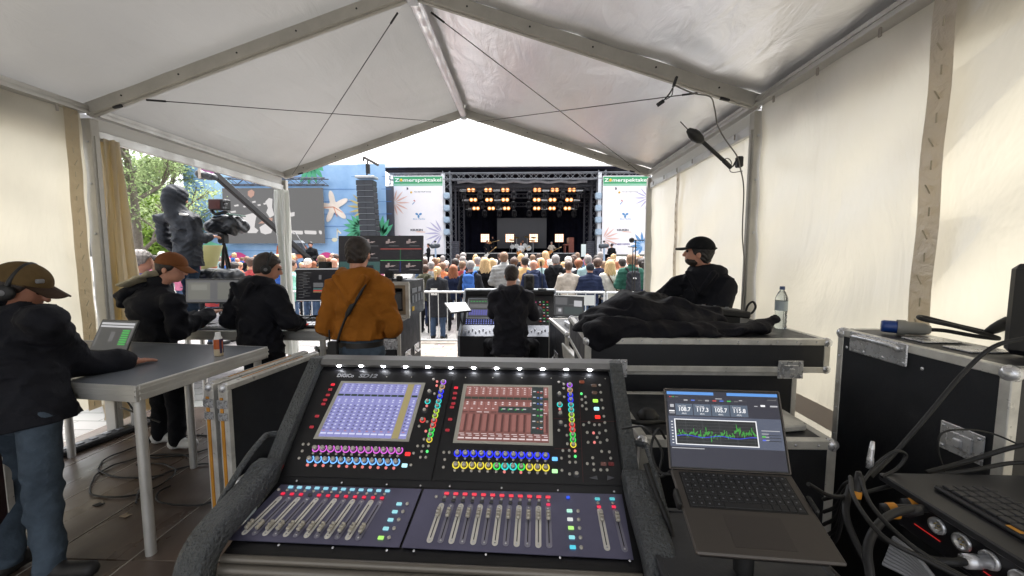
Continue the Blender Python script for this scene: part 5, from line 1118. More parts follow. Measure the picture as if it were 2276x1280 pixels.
# video desk: wide monitor, second monitor, switcher, small loudspeaker
t = thing('monitor', 'wide grey monitor in front of the brown-capped man', 'monitor', (-3.1, 3.92, 1.0)); BL = at(411, 674, 3.9); BR = at(533, 674, 3.9); TL = at(411, 620, 3.9)
display(t, BL, BR - BL, TL - BL, .012, .03, [(.04, .12, .46, .9, E_('paper', (.16, .16, .145), 1)), (.1, .55, .4, .8, E_('paper2', (.21, .21, .19), 1)), (.5, .02, .56, .98, UIM), (.6, .12, .97, .9, E_('paper', (.16, .16, .145), 1))], UIM); MB().box((-3.1, 3.95, 1.08), (.05, .04, .3)).build('stand', GREYP, t); MB().box((-3.1, 3.95, 1.008), (.25, .18, .014), None, .004).build('foot', GREYP, t)
t = thing('monitor', 'dark editing monitor left of the mustard hoodie', 'monitor', (-2.05, 4.02, 1.0)); BL = at(657, 670, 4.0); BR = at(760, 670, 4.0); TL = at(657, 595, 4.0); r_ = random.Random(3)
it = [(.05 + .1 * (i % 2), .1 + i * .045, .05 + .1 * (i % 2) + r_.uniform(.1, .2), .112 + i * .045, UIM) for i in range(18)] + [(.38, .42, .6, .56, UIM), (.38, .34, .75, .39, UIT), (.38, .3, .75, .335, UIR), (.38, .26, .75, .295, UIO), (.5, .66, .56, .8, UIM), (.0, .97, 1, 1, UIL), (0, 0, 1, .02, UIL)]
display(t, BL, BR - BL, TL - BL, .008, .03, it, UID); MB().box((-2.05, 4.05, 1.12), (.05, .04, .24)).build('stand', GREYP, t); MB().box((-2.05, 4.05, 1.008), (.25, .18, .014), None, .004).build('foot', GREYP, t)
t = thing('video_switcher', 'video switcher panel with rows of pale buttons on the crew desk', 'mixer', (-2.12, 3.75, 1.0)); MB().box((-2.15, 3.76, 1.03), (.56, .3, .05), Matrix.Rotation(.16, 3, 'X'), .006).build('body', BLACK, t)
for r in range(4):
    for c in range(12): MB().box((-2.39 + c * .043, 3.67 + r * .055, 1.042 + r * .009), (.03, .034, .012), None, .003).build('button', (UIW if (r * 5 + c * 3) % 7 else UIR) if r < 2 else GREYP, t)
MB().box((-2.1, 3.58, 1.006), (.4, .12, .006)).build('paper_sheet', WHITE, t)
for x0, y0, ln in ((-2.32, 3.86, .5), (-2.2, 3.9, .6)): o = MB().tube(smoothpath([(x0, y0, 1.06), (x0 + .1, y0 - .06, 1.1), (x0 + .25, y0 + .02, 1.08), (x0 + ln, y0 + .1, 1.02)]), .007, 6).build('patch_cable', RUBBER, t)
p = at(723, 590, 4.05); t = thing('desk_speaker', 'small black loudspeaker standing on the dark editing monitor', 'loudspeaker', (p.x, 4.05, p.z - .04)); MB().box(p, (.11, .09, .085), None, .012).build('cabinet', BLACK, t); MB().lathe([(0, .004), (.03, .002), (.036, 0)], p + Vector((0, -.047, 0)), (0, -1, 0), 14).build('cone', SPK, t)
t = thing('keyboard', 'flat pale keyboard on the crew desk before the wide monitor', 'keyboard', (-2.75, 3.68, 1.0)); MB().box((-2.82, 3.68, 1.012), (.5, .18, .02), None, .005).build('base', mat('keyboard_pale', '#a8abb0', .5), t)
for r in range(4):
    for c in range(13): MB().box((-3.03 + c * .035, 3.62 + r * .04, 1.026), (.028, .031, .01), None, .002).build('key', mat('key_grey', '#c2c4c8', .5), t)
# rack with television
t = fcase('rack_case', 'lower black rack case under the television rack', (-1.56, 4.3, 0), (.6, .8, 1.05), 0, latches=((.2, .8), (.2, .5)), handles=(('r', -.15, .62), ('r', .2, .62), ('r', -.2, .25)), castors=True)
for z in (.3, .42, .56, .7): MB().box((0, -.405, z), (.5, .012, .09), None, .003).build('rack_unit', mat('rack_dark', '#202228', .4), t, world=False)
t = thing('rack_case', 'upper open-fronted rack case with pale wooden frame carrying the television', 'flight case', (-1.47, 4.3, 1.055)); WOOD = mat('rack_wood', '#9c8a72', .6, 0, .2, 9)
m = MB(); m.box((0, .62 / 2 - .31, .01), (.56, .62, .02)); m.box((0, 0, .365), (.56, .62, .02)); m.box((-.27, 0, .1875), (.02, .62, .335)); m.box((.27, 0, .1875), (.02, .62, .335)); m.box((0, .3, .1875), (.52, .02, .335)); m.build('shell', PANEL, t, world=False)
for x, z, w, h in ((0, .018, .58, .036), (0, .36, .58, .036), (-.272, .19, .036, .31), (.272, .19, .036, .31)): MB().box((x, -.318, z), (w, .03, h), None, .003).build('edge_profile', EDGE, t, world=False)
for x, z, w, h in ((0, .055, .5, .03), (0, .325, .5, .03), (-.235, .19, .03, .24), (.235, .19, .03, .24)): MB().box((x, -.29, z), (w, .05, h)).build('wood_frame', WOOD, t, world=False)
MB().box((.06, -.16, .17), (.3, .22, .2), None, .02).build('device', mat('device_grey', '#55575c', .4), t, world=False)
for y in (-.29, .29): MB().box((.283, y, .19), (.006, .036, .34)).build('edge_profile', EDGE, t, world=False)
for k, (y, z, w, h) in enumerate(((-.1, .27, .2, .05), (.1, .27, .12, .05), (-.16, .18, .07, .08), (-.04, .18, .07, .08), (.08, .18, .07, .08), (.2, .18, .06, .08))): MB().box((.283, y, z), (.006, w, h), None, .002).build('side_vent', mat('vent_pale', '#7e8288', .5), t, world=False)
MB().box((.284, -.16, .08), (.004, .08, .045)).build('yellow_label', YEL, t, world=False)
t = thing('television', 'wide television with a grid of camera pictures on the rack', 'television', (-1.45, 4.4, 1.43)); BL = at(752, 609, 4.4); BR = at(938.5, 609, 4.4); TL = at(752, 524, 4.4)
tv = []
for r in range(3):
    for c in range(4):
        x0 = .01 + c * .2475; y0 = .03 + (2 - r) * .323; tv.append((x0, y0, x0 + .24, y0 + .305, E_('pane', (.010, .009, .013), 1)))
tv += [(.5, .655, .995, .668, E_('red2', (.6, .1, .08), 1)), (.5, .345, .995, .358, E_('green2', (.1, .55, .15), 1)), (.005, .03, .497, .32, E_('tealpane', (.04, .09, .085), 1)), (.74, .36, .746, .655, E_('green3', (.03, .16, .06), 1)), (.74, .03, .746, .34, E_('blue3', (.03, .04, .22), 1)), (.3, .12, .42, .22, UID)]
for r, c in ((0, 1), (0, 2), (0, 3), (1, 1), (2, 2), (2, 3)):
    x0 = .01 + c * .2475; y0 = .03 + (2 - r) * .323; q = E_('figure', (.28, .22, .21), 1)
    tv += [(x0 + .06, y0 + .13, x0 + .1, y0 + .2, q), (x0 + .085, y0 + .16, x0 + .11, y0 + .25, q), (x0 + .1, y0 + .15, x0 + .16, y0 + .175, q), (x0 + .13, y0 + .17, x0 + .18, y0 + .19, q), (x0 + .1, y0 + .06, x0 + .22, y0 + .075, UIM)]
display(t, BL, BR - BL, TL - BL, .008, .04, tv, UID); c_ = (BL + BR) / 2; MB().box((c_.x + .1, 4.42, 1.47), (.09, .05, .12)).build('stand', BLACK, t); MB().box((c_.x + .1, 4.42, 1.436), (.35, .2, .012), None, .004).build('foot', BLACK, t)
p = at(895, 617, 4.15); o = MB().box((-1.32, 4.12, 1.46), (.06, .05, .05), None, .008).build('intercom_box', BLACK); tag(o, 'small black intercom box in front of the television foot', 'intercom')
o = MB().box((-1.55, 4.12, 1.446), (.26, .1, .022), None, .004).build('keyboard', GREYP); tag(o, 'slim grey keyboard on the rack below the television', 'keyboard')
# glowing computer and wheeled case under the desk
t = thing('computer_tower', 'computer tower glowing yellow under the crew desk', 'computer', (-2.12, 3.85, 0)); MB().box((-2.12, 3.88, .33), (.22, .46, .46), None, .01).build('case', mat('pc_black', '#15130f', .3), t)
for z0, z1, x in ((.15, .52, -2.02), (.15, .52, -2.22)): MB().beam((x, 3.645, z0), (x, 3.645, z1), .014, .014).build('light_strip', glow('lamp_yellow', (1.0, .62, .12), 5), t)
MB().beam((-2.22, 3.645, .53), (-2.02, 3.645, .53), .014, .014).build('light_strip', glow('lamp_yellow', (1.0, .62, .12), 5), t)
for k in range(3): MB().lathe([(.05, 0), (.06, .004), (.07, 0)], (-2.12, 3.648, .2 + k * .13), (0, -1, 0), 16).build('fan_ring', mat('fan_gold', '#6b5220', .4, .3), t)
MB().box((-2.12, 3.88, .05), (.3, .5, .1)).build('plinth', BLACK, t)
fcase('wheeled_case', 'wheeled flight case standing behind the glowing computer', (-2.1, 4.75, G0), (.75, .5, .72), 0, handles=(('f', .15, .5),), castors=True, panel=mat('case_greyish', '#4a4b50', .5, 0, .1, 5))
fcase('shallow_case', 'low flight-case lid with pale rim on the floor behind the console', (-1.5, 2.62, 0), (.55, .7, .3), -.1, panel=mat('lid_pale', '#8d9394', .5, 0, .2, 6))
# ------------------------------------------------------------------ right side cases
t = fcase('console_case', 'wide black console case with pale alloy lid edge under the black jackets', (1.105, 2.80, .995), (1.46, .86, .205), 0, latches=((-.55, .02), (.5, .02)), rivets=[(-.62 + i * .115, .188) for i in range(12)], e=.036)
for x in (-.5, .45): put('case_handle', hnd, t, M_=Matrix.Translation((x * 0 + .735, .1 if x < 0 else -.2, .1)) @ Matrix.Rotation(pi / 2, 4, 'Z'))
fcase('equipment_case', 'black case body standing under the wide console case', (1.05, 2.82, 0), (1.27, .8, .99), 0, e=.03)
fcase('side_case', 'low flight case behind the laptop with worn corners', (.95, 2.02, 0), (.86, .62, .885), 0, e=.04, rivets=[(-.35 + i * .1, .865) for i in range(8)], latches=())
t = fcase('tall_case', 'tall dark flight case at the right tent wall', (1.80, 1.72, 0), (.30, .74, 1.32), 0, e=.036, balls=True)
# its long side faces left: recessed handle and latch there
MB().box((-.152, .14, 1.27), (.008, .30, .1), None, .004).build('handle_plate', CHROME, t, world=False); MB().tube(smoothpath([(-.156, .26, 1.285), (-.165, .24, 1.3), (-.165, .05, 1.3), (-.156, .03, 1.285)]), .012, 8).build('handle_bar', CHROME, t, world=False)
for k, y in enumerate((.3, .2, .1, 0, -.08)): put('rivet', rivet_me, t, M_=Matrix.Translation((-.157, y, 1.235)) @ Matrix.Rotation(-pi / 2, 4, 'Z') @ Matrix.Scale(1.3, 4))
for k in range(8): put('rivet', rivet_me, t, M_=Matrix.Translation((-.1515, .352, .2 + k * .14)) @ Matrix.Rotation(-pi / 2, 4, 'Z') @ Matrix.Scale(1.2, 4))
put('latch', latch_me, t, M_=Matrix.Translation((-.154, -.24, 1.0)) @ Matrix.Rotation(-pi / 2, 4, 'Z'))
for y in (-.1, .08): MB().box((.03, y, 1.322), (.16, .11, .006), None, .002).build('top_plate', CHROME, t, world=False)
# power adapter on the tall case
t = thing('power_adapter', 'blue industrial plug with short cable and black mains plug on the tall case', 'power plug', (1.83, 1.9, 1.33)); a = Vector((1.76, 1.97, 1.355)); d = Vector((.13, -.09, .0)).normalized()
MB().lathe([(0, 0), (.026, 0), (.03, .01), (.03, .055)], a, d, 16).build('plug_blue', mat('plug_blue', '#1c3f86', .35), t); MB().lathe([(.036, .055), (.036, .085), (.031, .09), (.028, .15), (.018, .17), (0, .17)], a, d, 16).build('plug_grey', mat('plug_grey', '#8f8e88', .45), t)
b = a + d * .17; MB().tube(smoothpath([b, b + d * .05, b + Vector((.1, -.1, -.01)), b + Vector((.12, -.16, -.005)), b + Vector((.02, -.1, .03)), b + Vector((-.08, -.04, .055)), b + Vector((-.04, .0, .06)), b + Vector((.06, -.06, .03)), b + Vector((.12, -.14, .01))], 6), .009, 8).build('cable', RUBBER, t)
MB().lathe([(0, 0), (.012, 0), (.02, .03), (.024, .06), (.024, .09), (0, .09)], b + Vector((.1, -.13, .01)), (.4, -.3, .45), 12).build('mains_plug', BLACK, t); q = b + Vector((.1, -.13, .01)) + Vector((.4, -.3, .45)).normalized() * .09
for s in (-.008, .008): MB().cyl(q + Vector((s, s, 0)), q + Vector((s, s, 0)) + Vector((.4, -.3, .45)).normalized() * .02, .0024, n=6).build('pin', CHROME, t)
# bottle of water
p = Vector((1.77, 2.74, 1.2)); wb_ = thing('water_bottle', 'clear plastic water bottle with blue cap on the console case', 'bottle', tuple(p))
pet = mat('pet_clear', '#dfe8ea', .08, trans=.9); MB().lathe([(0, .002), (.034, .0), (.038, .012), (.035, .03), (.038, .05), (.035, .065), (.038, .085), (.035, .1), (.038, .12), (.038, .2), (.036, .215), (.022, .25), (.014, .262), (.014, .275)], p, n=20).build('bottle_body', pet, wb_); MB().lathe([(0, .29), (.0155, .29), (.017, .272), (.017, .268)], p, n=16).build('cap', mat('cap_blue', '#3c4f78', .45), wb_)
MB().lathe([(.0385, .125), (.0385, .19)], p, n=20).build('label_band', mat('label_pale', '#a7b3b8', .3), wb_)
# ------------------------------------------------------------------ black jackets thrown over the console case
JK = cloth('jacket_black', '#15151b', .7, .3, 5, .6, 22, .014)
def pile(name, label, prims, lo, hi, amp=.012, fz=5., ph=0., floor=1.203, front=None, extra=None):
    t = thing(name, label, 'jacket', ((lo[0] + hi[0]) / 2, (lo[1] + hi[1]) / 2, floor)); F = Fld(lo, hi, .0095)
    for a, b, s, w0, d0, w1, d1 in prims: F.ecap(a, b, s, w0, d0, w1, d1, .05)
    F.folds(amp * .8, fz, 3.2, ph); F.crease(amp * 1.0, ph, 6, 4.5)
    if extra: extra(F)
    F.cut((0, 0, floor), (0, 0, -1)) if floor and front is None else None
    soft('garment', F, JK, t); return t
Yj = 2.75; P = lambda px, py, Y=Yj: at(px, py, Y)
pile('black_jacket', 'crumpled black rain jacket heaped on the console case', [
    (P(1310, 715, 2.75), P(1400, 680, 2.8), (0, 1, 0), .12, .07, .2, .11), (P(1400, 685, 2.8), P(1490, 688, 2.9), (0, 1, 0), .2, .1, .2, .085), (P(1500, 690, 2.8), P(1590, 700, 2.75), (0, 1, 0), .18, .09, .14, .06), (P(1420, 705, 2.7), P(1560, 712, 2.7), (0, 1, 0), .22, .09, .2, .07), (P(1290, 735, 2.6), P(1340, 720, 2.6), (0, 1, 0), .08, .06, .12, .09), (P(1390, 664, 2.95), P(1460, 668, 3.0), (0, 1, 0), .12, .06, .12, .06)], (.25, 2.3, 1.1), (1.75, 3.3, 1.75), .014, 4.5, .4)
pile('black_jacket', 'black jacket with a sleeve hanging over the near edge of the console case', [
    (P(1330, 745, 2.42), P(1400, 730, 2.5), (0, 0, 1), .11, .1, .09, .1), (P(1400, 735, 2.5), P(1560, 735, 2.52), (0, 1, 0), .12, .075, .12, .06), (P(1560, 735, 2.52), P(1700, 728, 2.55), (0, 1, 0), .11, .05, .06, .035), (P(1690, 722, 2.6), P(1726, 708, 2.6), (0, 1, 0), .05, .035, .03, .02)], (.3, 2.22, .99), (1.8, 2.8, 1.45), .011, 5.5, 2.2, front=1)
t = thing('small_mixer', 'flat black control unit with a row of knobs behind the jackets', 'mixer', (1.32, 2.93, 1.2)); R = Matrix.Rotation(.1, 3, 'Y'); MB().box((1.35, 2.93, 1.3), (.55, .2, .05), R, .01).build('body', BLACK, t)
for k in range(5): p = Vector((1.14 + k * .085, 2.89, 1.342 - k * .0085)); MB().lathe([(0, .018), (.013, .018), (.016, 0)], p, n=12).build('knob', GREYP, t)
MB().box((1.35, 2.93, 1.235), (.4, .18, .08)).build('base', BLACK, t); MB().tube(smoothpath([(1.56, 2.9, 1.26), (1.63, 2.86, 1.28), (1.66, 2.85, 1.33), (1.64, 2.85, 1.37), (1.61, 2.86, 1.34), (1.6, 2.87, 1.27)]), .008, 6).build('handle_loop', RUBBER, t)
# loudspeaker corner at the right edge
t = thing('studio_monitor', 'black studio loudspeaker cut by the right picture edge, on the tall case', 'loudspeaker', (1.83, 1.45, 1.322)); MB().box((1.925, 1.46, 1.50), (.17, .2, .34), Matrix.Rotation(.3, 3, 'Z'), .02).build('cabinet', mat('monitor_black', '#17181c', .4), t); MB().lathe([(.07, 0), (.06, .012), (.0, -.02)], (1.865, 1.36, 1.44), (-.28, -.95, 0), 20).build('woofer', RUBBER, t); MB().lathe([(.03, 0), (.02, .01), (.0, .004)], (1.865, 1.36, 1.58), (-.28, -.95, 0), 16).build('tweeter', RUBBER, t)
# ------------------------------------------------------------------ second mixing place (middle)
CX, CYm = -.2, 5.35; t = thing('digital_mixer', 'dark digital mixing console used by the seated man', 'mixing console', (CX, CYm, .4)); NAVY = mat('mixer_navy', '#1b2236', .4, .2)
PAN = mat('mixer_panel', '#3c4250', .4, .3, .1, 6)
prof = [(-.42, .0), (-.42, .27), (-.2, .38), (.12, .74), (.2, .82), (.26, .8), (.26, .0)]
pts = [(y, z) for y, z in prof]; MB().prism(pts, (CX - .62, CYm, .4), (0, 1, 0), (0, 0, 1), (1.24, 0, 0)).build('chassis', mat('mixer_black', '#14161d', .4), t)
for sx in (-1, 1): MB().prism([(y - .01, z + .012) for y, z in prof], (CX + sx * .635 - .015, CYm, .4), (0, 1, 0), (0, 0, 1), (.03, 0, 0)).build('side_cheek', mat('cheek_grey', '#8b919a', .4, .4), t)
MB().box((CX, CYm + .2, 1.215), (1.27, .14, .03), None, .008).build('hood_edge', mat('hood_pale', '#aab0b6', .4, .4), t); MB().box((CX, CYm + .14, 1.18), (1.22, .05, .05)).build('hood', BLACK, t)
sl = Vector((0, .32, .36)).normalized(); nr = Vector((0, -.36, .32)).normalized()
def mp(x, s): return Vector((CX + x, CYm - .2, .78)) + sl * s + nr * .004
def mq(name, x0, s0, x1, s1, m, k=0): z = nr * .002 * k; return MB().quad(mp(x0, s0) + z, mp(x1, s0) + z, mp(x1, s1) + z, mp(x0, s1) + z).build(name, m, t)
for x0, x1, c in ((-.58, -.2, E_('violet', (.10, .10, .36), 1)), (-.16, .2, E_('violet', (.10, .10, .36), 1))):
    mq('screen_frame', x0, .1, x1, .44, mat('frame_pale', '#9aa0a8', .4)); mq('screen', x0 + .015, .12, x1 - .015, .42, UIG, 1)
    for k in range(10): mq('screen_picture', x0 + .03 + k * .032, .15, x0 + .055 + k * .032, .24, c, 2)
    for k in range(8): mq('screen_picture', x0 + .04 + k * .04, .37, x0 + .06 + k * .04, .385, UIGR, 2)
    mq('screen_picture', x0 + .03, .27, x1 - .03, .33, UIM, 2)
for r in range(3):
    for c in range(24): MB().ell(mp(-.57 + c * .033, .02 + r * .028), .008, n=6, m=4).build('knob', mat('knob_violet', '#6a74b8', .4, emit=.3), t)
for k, c in enumerate(('#c03a7a', '#4a5ac8', '#3aa86a', '#b8b83a', '#c86a2a', '#c83a2a')): mq('strip_light', .32, .36 - k * .035, .37, .375 - k * .035, glow('mx%d' % k, c, 1.3), 2)
for r in range(8):
    for c in range(3): MB().ell(mp(.42 + c * .05, .06 + r * .045), (.014, .006, .006), n=6, m=4).build('button', (UIR, UIL, UIGR)[(r + c) % 3], t)
sl2 = Vector((0, .22, .11)).normalized(); n2 = Vector((0, -.11, .22)).normalized()
MB().quad(*[Vector((CX + x, CYm - .415, .672)) + sl2 * s + n2 * .003 for x, s in ((-.6, .0), (.6, 0), (.6, .235), (-.6, .235))]).build('fader_panel', PAN, t)
for c in range(26): MB().box(Vector((CX - .56 + c * .045, CYm - .415, .672)) + sl2 * (.08 + .05 * ((c * 7) % 3) / 2) + n2 * .012, (.016, .03, .014), None, .003).build('fader_cap', mat('fader_pale', '#c6c8cc', .4), t)
fcase('mixer_case', 'black case with navy trim under the second console', (CX, CYm - .02, G0), (1.22, .66, .485), 0, e=.03, handles=(('f', -.35, .3), ('f', .4, .3)), edge=NAVY)
# studio speaker and gooseneck microphone on the second console
p = at(1176, 645, 5.5); t = thing('studio_monitor', 'small black studio loudspeaker on top of the second console', 'loudspeaker', tuple(p)); MB().box(p + Vector((0, 0, .115)), (.145, .13, .22), None, .025).build('cabinet', BLACK, t); MB().lathe([(.05, 0), (.045, .008), (0, -.01)], p + Vector((0, -.067, .08)), (0, -1, 0), 18).build('woofer', mat('cone_dark', '#2a2a2e', .6), t); MB().lathe([(.022, 0), (.02, .006), (0, .002)], p + Vector((0, -.067, .17)), (0, -1, 0), 14).build('tweeter', SPK, t)
p = at(1205, 645, 5.5); t = thing('talkback_microphone', 'gooseneck talkback microphone right of the small studio loudspeaker', 'microphone', tuple(p)); MB().box(p + Vector((0, 0, .012)), (.12, .1, .024), None, .008).build('base', BLACK, t); MB().tube(smoothpath([p, p + Vector((0, 0, .15)), p + Vector((-.005, .01, .27)), p + Vector((-.015, .0, .33))]), .006, 6).build('gooseneck', BLACK, t); MB().lathe([(0, 0), (.012, .01), (.012, .07), (0, .08)], p + Vector((-.015, 0, .33)), (-.1, -.1, 1), 10).build('capsule', BLACK, t)
# tablet on a stand, laptop on a stand
t = thing('tablet', 'white sheeted tablet on a stand left of the second console', 'tablet', tuple(at(1020, 760, 5.1)))
BL = at(1003, 695, 5.05); BR = at(1048, 690, 5.05); TL = at(987, 673, 5.3); TR = at(1035, 671, 5.3); nz = (BR - BL).cross(TL - BL).normalized(); MB().add([BL, BR, TR, TL, BL - nz * .02, BR - nz * .02, TR - nz * .02, TL - nz * .02], [(0, 1, 2, 3), (4, 7, 6, 5), (0, 4, 5, 1), (1, 5, 6, 2), (2, 6, 7, 3), (3, 7, 4, 0)]).build('tray', BLACK, t)
c_ = (BL + BR + TL + TR) / 4; MB().add([c_ + (q - c_) * .93 + nz * .003 for q in (BL, BR, TR, TL)], [(0, 1, 2, 3)]).build('sheet', mat('sheet_pale', '#cfdce4', .4), t)
MB().cyl((c_.x + .02, c_.y, G0), (c_.x + .02, c_.y, c_.z - .03), .012, n=8).build('pole', BLACK, t); MB().tube(smoothpath([c_ - Vector((0, 0, .03)), c_ + Vector((.05, -.02, -.2)), c_ + Vector((.1, .0, -.28)), c_ + Vector((.18, .05, -.25))]), .008, 6).build('cable', RUBBER, t)
for an in (0, 2.1, 4.2): MB().cyl((c_.x + .02, c_.y, .12), (c_.x + .02 + .3 * math.cos(an), c_.y + .3 * math.sin(an), G0 + .01), .01, n=6).build('leg', BLACK, t)
t = thing('laptop', 'laptop with grey mixing screen on a stand right of the second console', 'laptop', tuple(at(1262, 705, 5.1))); BL = at(1229, 702, 5.05); BR = at(1298, 706, 5.05); TL = at(1232, 655, 5.15); uu_ = BR - BL; vv_ = TL - BL; vv_ = vv_ - uu_ * (vv_.dot(uu_) / uu_.dot(uu_))
display(t, BL, uu_, vv_, .01, .012, [(.05, .55, .45, .92, UIM), (.5, .7, .65, .9, UIG), (.68, .5, .95, .8, UIL), (.5, .55, .95, .6, UIM), (.08, .08, .3, .42, UIM), (.15, .2, .25, .35, UIL), (.35, .1, .95, .45, E_('slate', (.06, .075, .075), 1))], UIG); MB().box((BL + BR) / 2 + Vector((0, -.12, -.01)), (.4, .25, .016), None, .004).build('keyboard_base', mat('laptop_dark', '#2c2d31', .4), t); q = (BL + BR) / 2 + Vector((0, -.1, -.02)); MB().cyl((q.x, q.y, G0), q, .016, n=8).build('pole', BLACK, t)
for an in (0, 2.1, 4.2): MB().cyl((q.x, q.y, .15), (q.x + .3 * math.cos(an), q.y + .3 * math.sin(an), G0 + .01), .012, n=6).build('leg', BLACK, t)
fcase('small_case', 'narrow flight case with buckles between second console and console case', (.5, 4.25, 0), (.3, .9, .95), .12, e=.035, latches=((0, .75),), handles=(('l', 0, .6),))
t = thing('case_door', 'slanted alloy-edged case door leaning by the narrow flight case', 'case door', (.48, 3.62, 0), .1); MB().box((0, 0, .42), (.05, .6, .82), Matrix.Rotation(-.12, 3, 'Y'), .006).build('panel', EDGE, t, world=False)
o = MB().box((.56, 4.12, .97), (.2, .3, .06), Matrix.Rotation(.2, 3, 'Z'), .01).build('stage_box', CHROME); tag(o, 'small alloy stage box lying on the narrow flight case', 'stage box')
# stool
t = thing('stool', 'round black stool under the seated man', 'stool', (-.17, 4.62, G0)); MB().lathe([(0, 0), (.17, 0), (.185, .02), (.185, .05), (.17, .065), (0, .065)], (-.17, 4.62, .5), n=24).build('seat', RUBBER, t); MB().cyl((-.17, 4.62, .1), (-.17, 4.62, .5), .025, n=10).build('column', STEEL, t)
for k in range(4): an = k * pi / 2 + .4; MB().cyl((-.17, 4.62, .18), (-.17 + .24 * math.cos(an), 4.62 + .24 * math.sin(an), G0 + .01), .012, n=8).build('leg', STEEL, t)
# ------------------------------------------------------------------ crowd barriers
ZN = mat('barrier_zinc', '#d0d3d5', .4, .3, .12, 5)
bw = 2.3
for k, x in enumerate((-4.3, -1.95, .4, 2.75)):
    t = thing('crowd_barrier', ('zinc crowd barrier behind the television rack', 'zinc crowd barrier beside the second console', 'zinc crowd barrier with printed sheets right of the second console', 'zinc crowd barrier at the right tent leg')[k], 'barrier', (x, 7.62, G0), group='barriers before the spectators')
    fr = [(-bw / 2, 0, .12), (-bw / 2, 0, 1.08), (bw / 2, 0, 1.08), (bw / 2, 0, .12), (-bw / 2, 0, .12)]
    for i in range(4): MB().cyl(fr[i], fr[i + 1], .021, n=10).build('frame_tube', ZN, t, world=False)
    for i in range(12): xx = -bw / 2 + bw * (i + 1) / 13; MB().cyl((xx, 0, .13), (xx, 0, 1.07), .009, n=6).build('bar', ZN, t, world=False)
    for sx in (-.8, .8): MB().box((sx, 0, .02), (.05, .55, .03)).build('foot', ZN, t, world=False); MB().cyl((sx, 0, .03), (sx, 0, .13), .015, n=8).build('foot_post', ZN, t, world=False)
    if k == 2:
        for j, z in enumerate((.93, .62)): MB().box((.18, -.028, z), (1.55, .006, .2)).build('printed_sheet', mat('sheet_white', '#dfe4e4', .5), t, world=False)
        m = MB(); add_text(m, 'Christer', (-.1, -.034, .9), (1, 0, 0), (0, 0, 1), .12); m.build('sheet_lettering', mat('letter_grey', '#6c7a80', .5), t, world=False)
    if k == 1: MB().box((.95, -.028, .95), (.36, .006, .22)).build('printed_sheet', mat('sheet_grey', '#b9bcc0', .5), t, world=False)
# microphone stand near the right front leg
t = thing('microphone_stand', 'tall microphone stand with round black windscreen before the green jacket', 'microphone', (at(1412, 600, 6.2).x, 6.2, G0)); a = at(1413, 534, 6.2); MB().cyl((a.x, 6.2, G0), a, .009, n=8).build('pole', BLACK, t); q = at(1404, 533.5, 6.2); MB().cyl(q, at(1432, 534, 6.2), .008, n=6).build('microphone', BLACK, t); MB().ell(q, .042, n=14, m=10).build('windscreen', RUBBER, t); b = at(1407, 549, 6.3); MB().cyl((b.x, 6.3, G0), b, .008, n=8).build('second_pole', BLACK, t); MB().cyl(at(1396, 548, 6.3), at(1416, 550, 6.3), .007, n=6).build('crossbar', BLACK, t)
for an in (.4, 2.5, 4.6): MB().cyl((a.x, 6.2, .3), (a.x + .35 * math.cos(an), 6.2 + .35 * math.sin(an), G0 + .01), .008, n=6).build('leg', BLACK, t)
# hanging ambience microphone on the right leg, with its cables
t = thing('ambience_microphone', 'black windshielded microphone clamped to the right tent leg', 'microphone', (1.93, 3.46, 2.3)); Y = 3.42; a = at(1512, 270, Y - .25); b = at(1530, 289, Y - .25); c = at(1562, 315, Y - .2); d = at(1606, 355, Y - .12); e = at(1624, 372, Y - .08)
MB().cyl(a, b, .004, n=6).build('tip_rod', BLACK, t); ax = (c - b).normalized(); L = (c - b).length; MB().lathe([(0, -.012), (.02, .0), (.04, L * .3), (.043, L * .5), (.034, L * .8), (.017, L), (0, L)], b, ax, 16).build('windshield', RUBBER, t); MB().cyl(c - ax * .01, d, .0155, n=12).build('tube', BLACK, t); MB().cyl(d + ax * .015, e, .017, n=10).build('holder', BLACK, t)
MB().tube(smoothpath([e, at(1630, 368, Y), at(1637, 356, Y), at(1645, 352, Y + .04)]), .007, 6).build('arm', BLACK, t); p = at(1643, 360, Y + .04); MB().box(p, (.05, .06, .09), None, .01).build('clamp', BLACK, t)
GRC = mat('cable_grey', '#77746f', .6)
t = thing('grey_cable', 'thin grey cable hanging from the right rafter down the tent leg', 'cable', tuple(at(1655, 680, Y)))
MB().tube(smoothpath([at(1500, 190, Y), at(1540, 207, Y), at(1578, 215, Y), at(1588, 240, Y), at(1595, 278, Y), at(1612, 310, Y), at(1637, 345, Y), at(1645, 372, Y), at(1653, 420, Y), at(1650, 520, Y), at(1655, 600, Y), at(1648, 690, Y), at(1636, 740, Y + .05)], 8), .0055, 6).build('cable_run', GRC, t); MB().tube(smoothpath([d, at(1618, 352, Y), at(1626, 362, Y), at(1622, 378, Y), at(1630, 383, Y), at(1650, 380, Y)]), .004, 6).build('cable_loop', GRC, t)
t = thing('cable_tie', 'black strap with clip hanging from the right rafter', 'strap', tuple(at(1502, 180, Y))); MB().beam(at(1504, 171, Y - .03), at(1497, 192, Y - .03), .03, .018).build('strap', BLACK, t); MB().tube(smoothpath([at(1497, 192, Y), at(1488, 208, Y), at(1476, 222, Y), at(1464, 232, Y)]), .006, 6).build('cord', BLACK, t); MB().tube(smoothpath([at(1496, 195, Y), at(1493, 212, Y), at(1480, 221, Y)]), .004, 6).build('cord_loop', BLACK, t); MB().box(at(1468, 229, Y), (.06, .02, .03), Matrix.Rotation(-.6, 3, 'Y')).build('clip', BLACK, t)
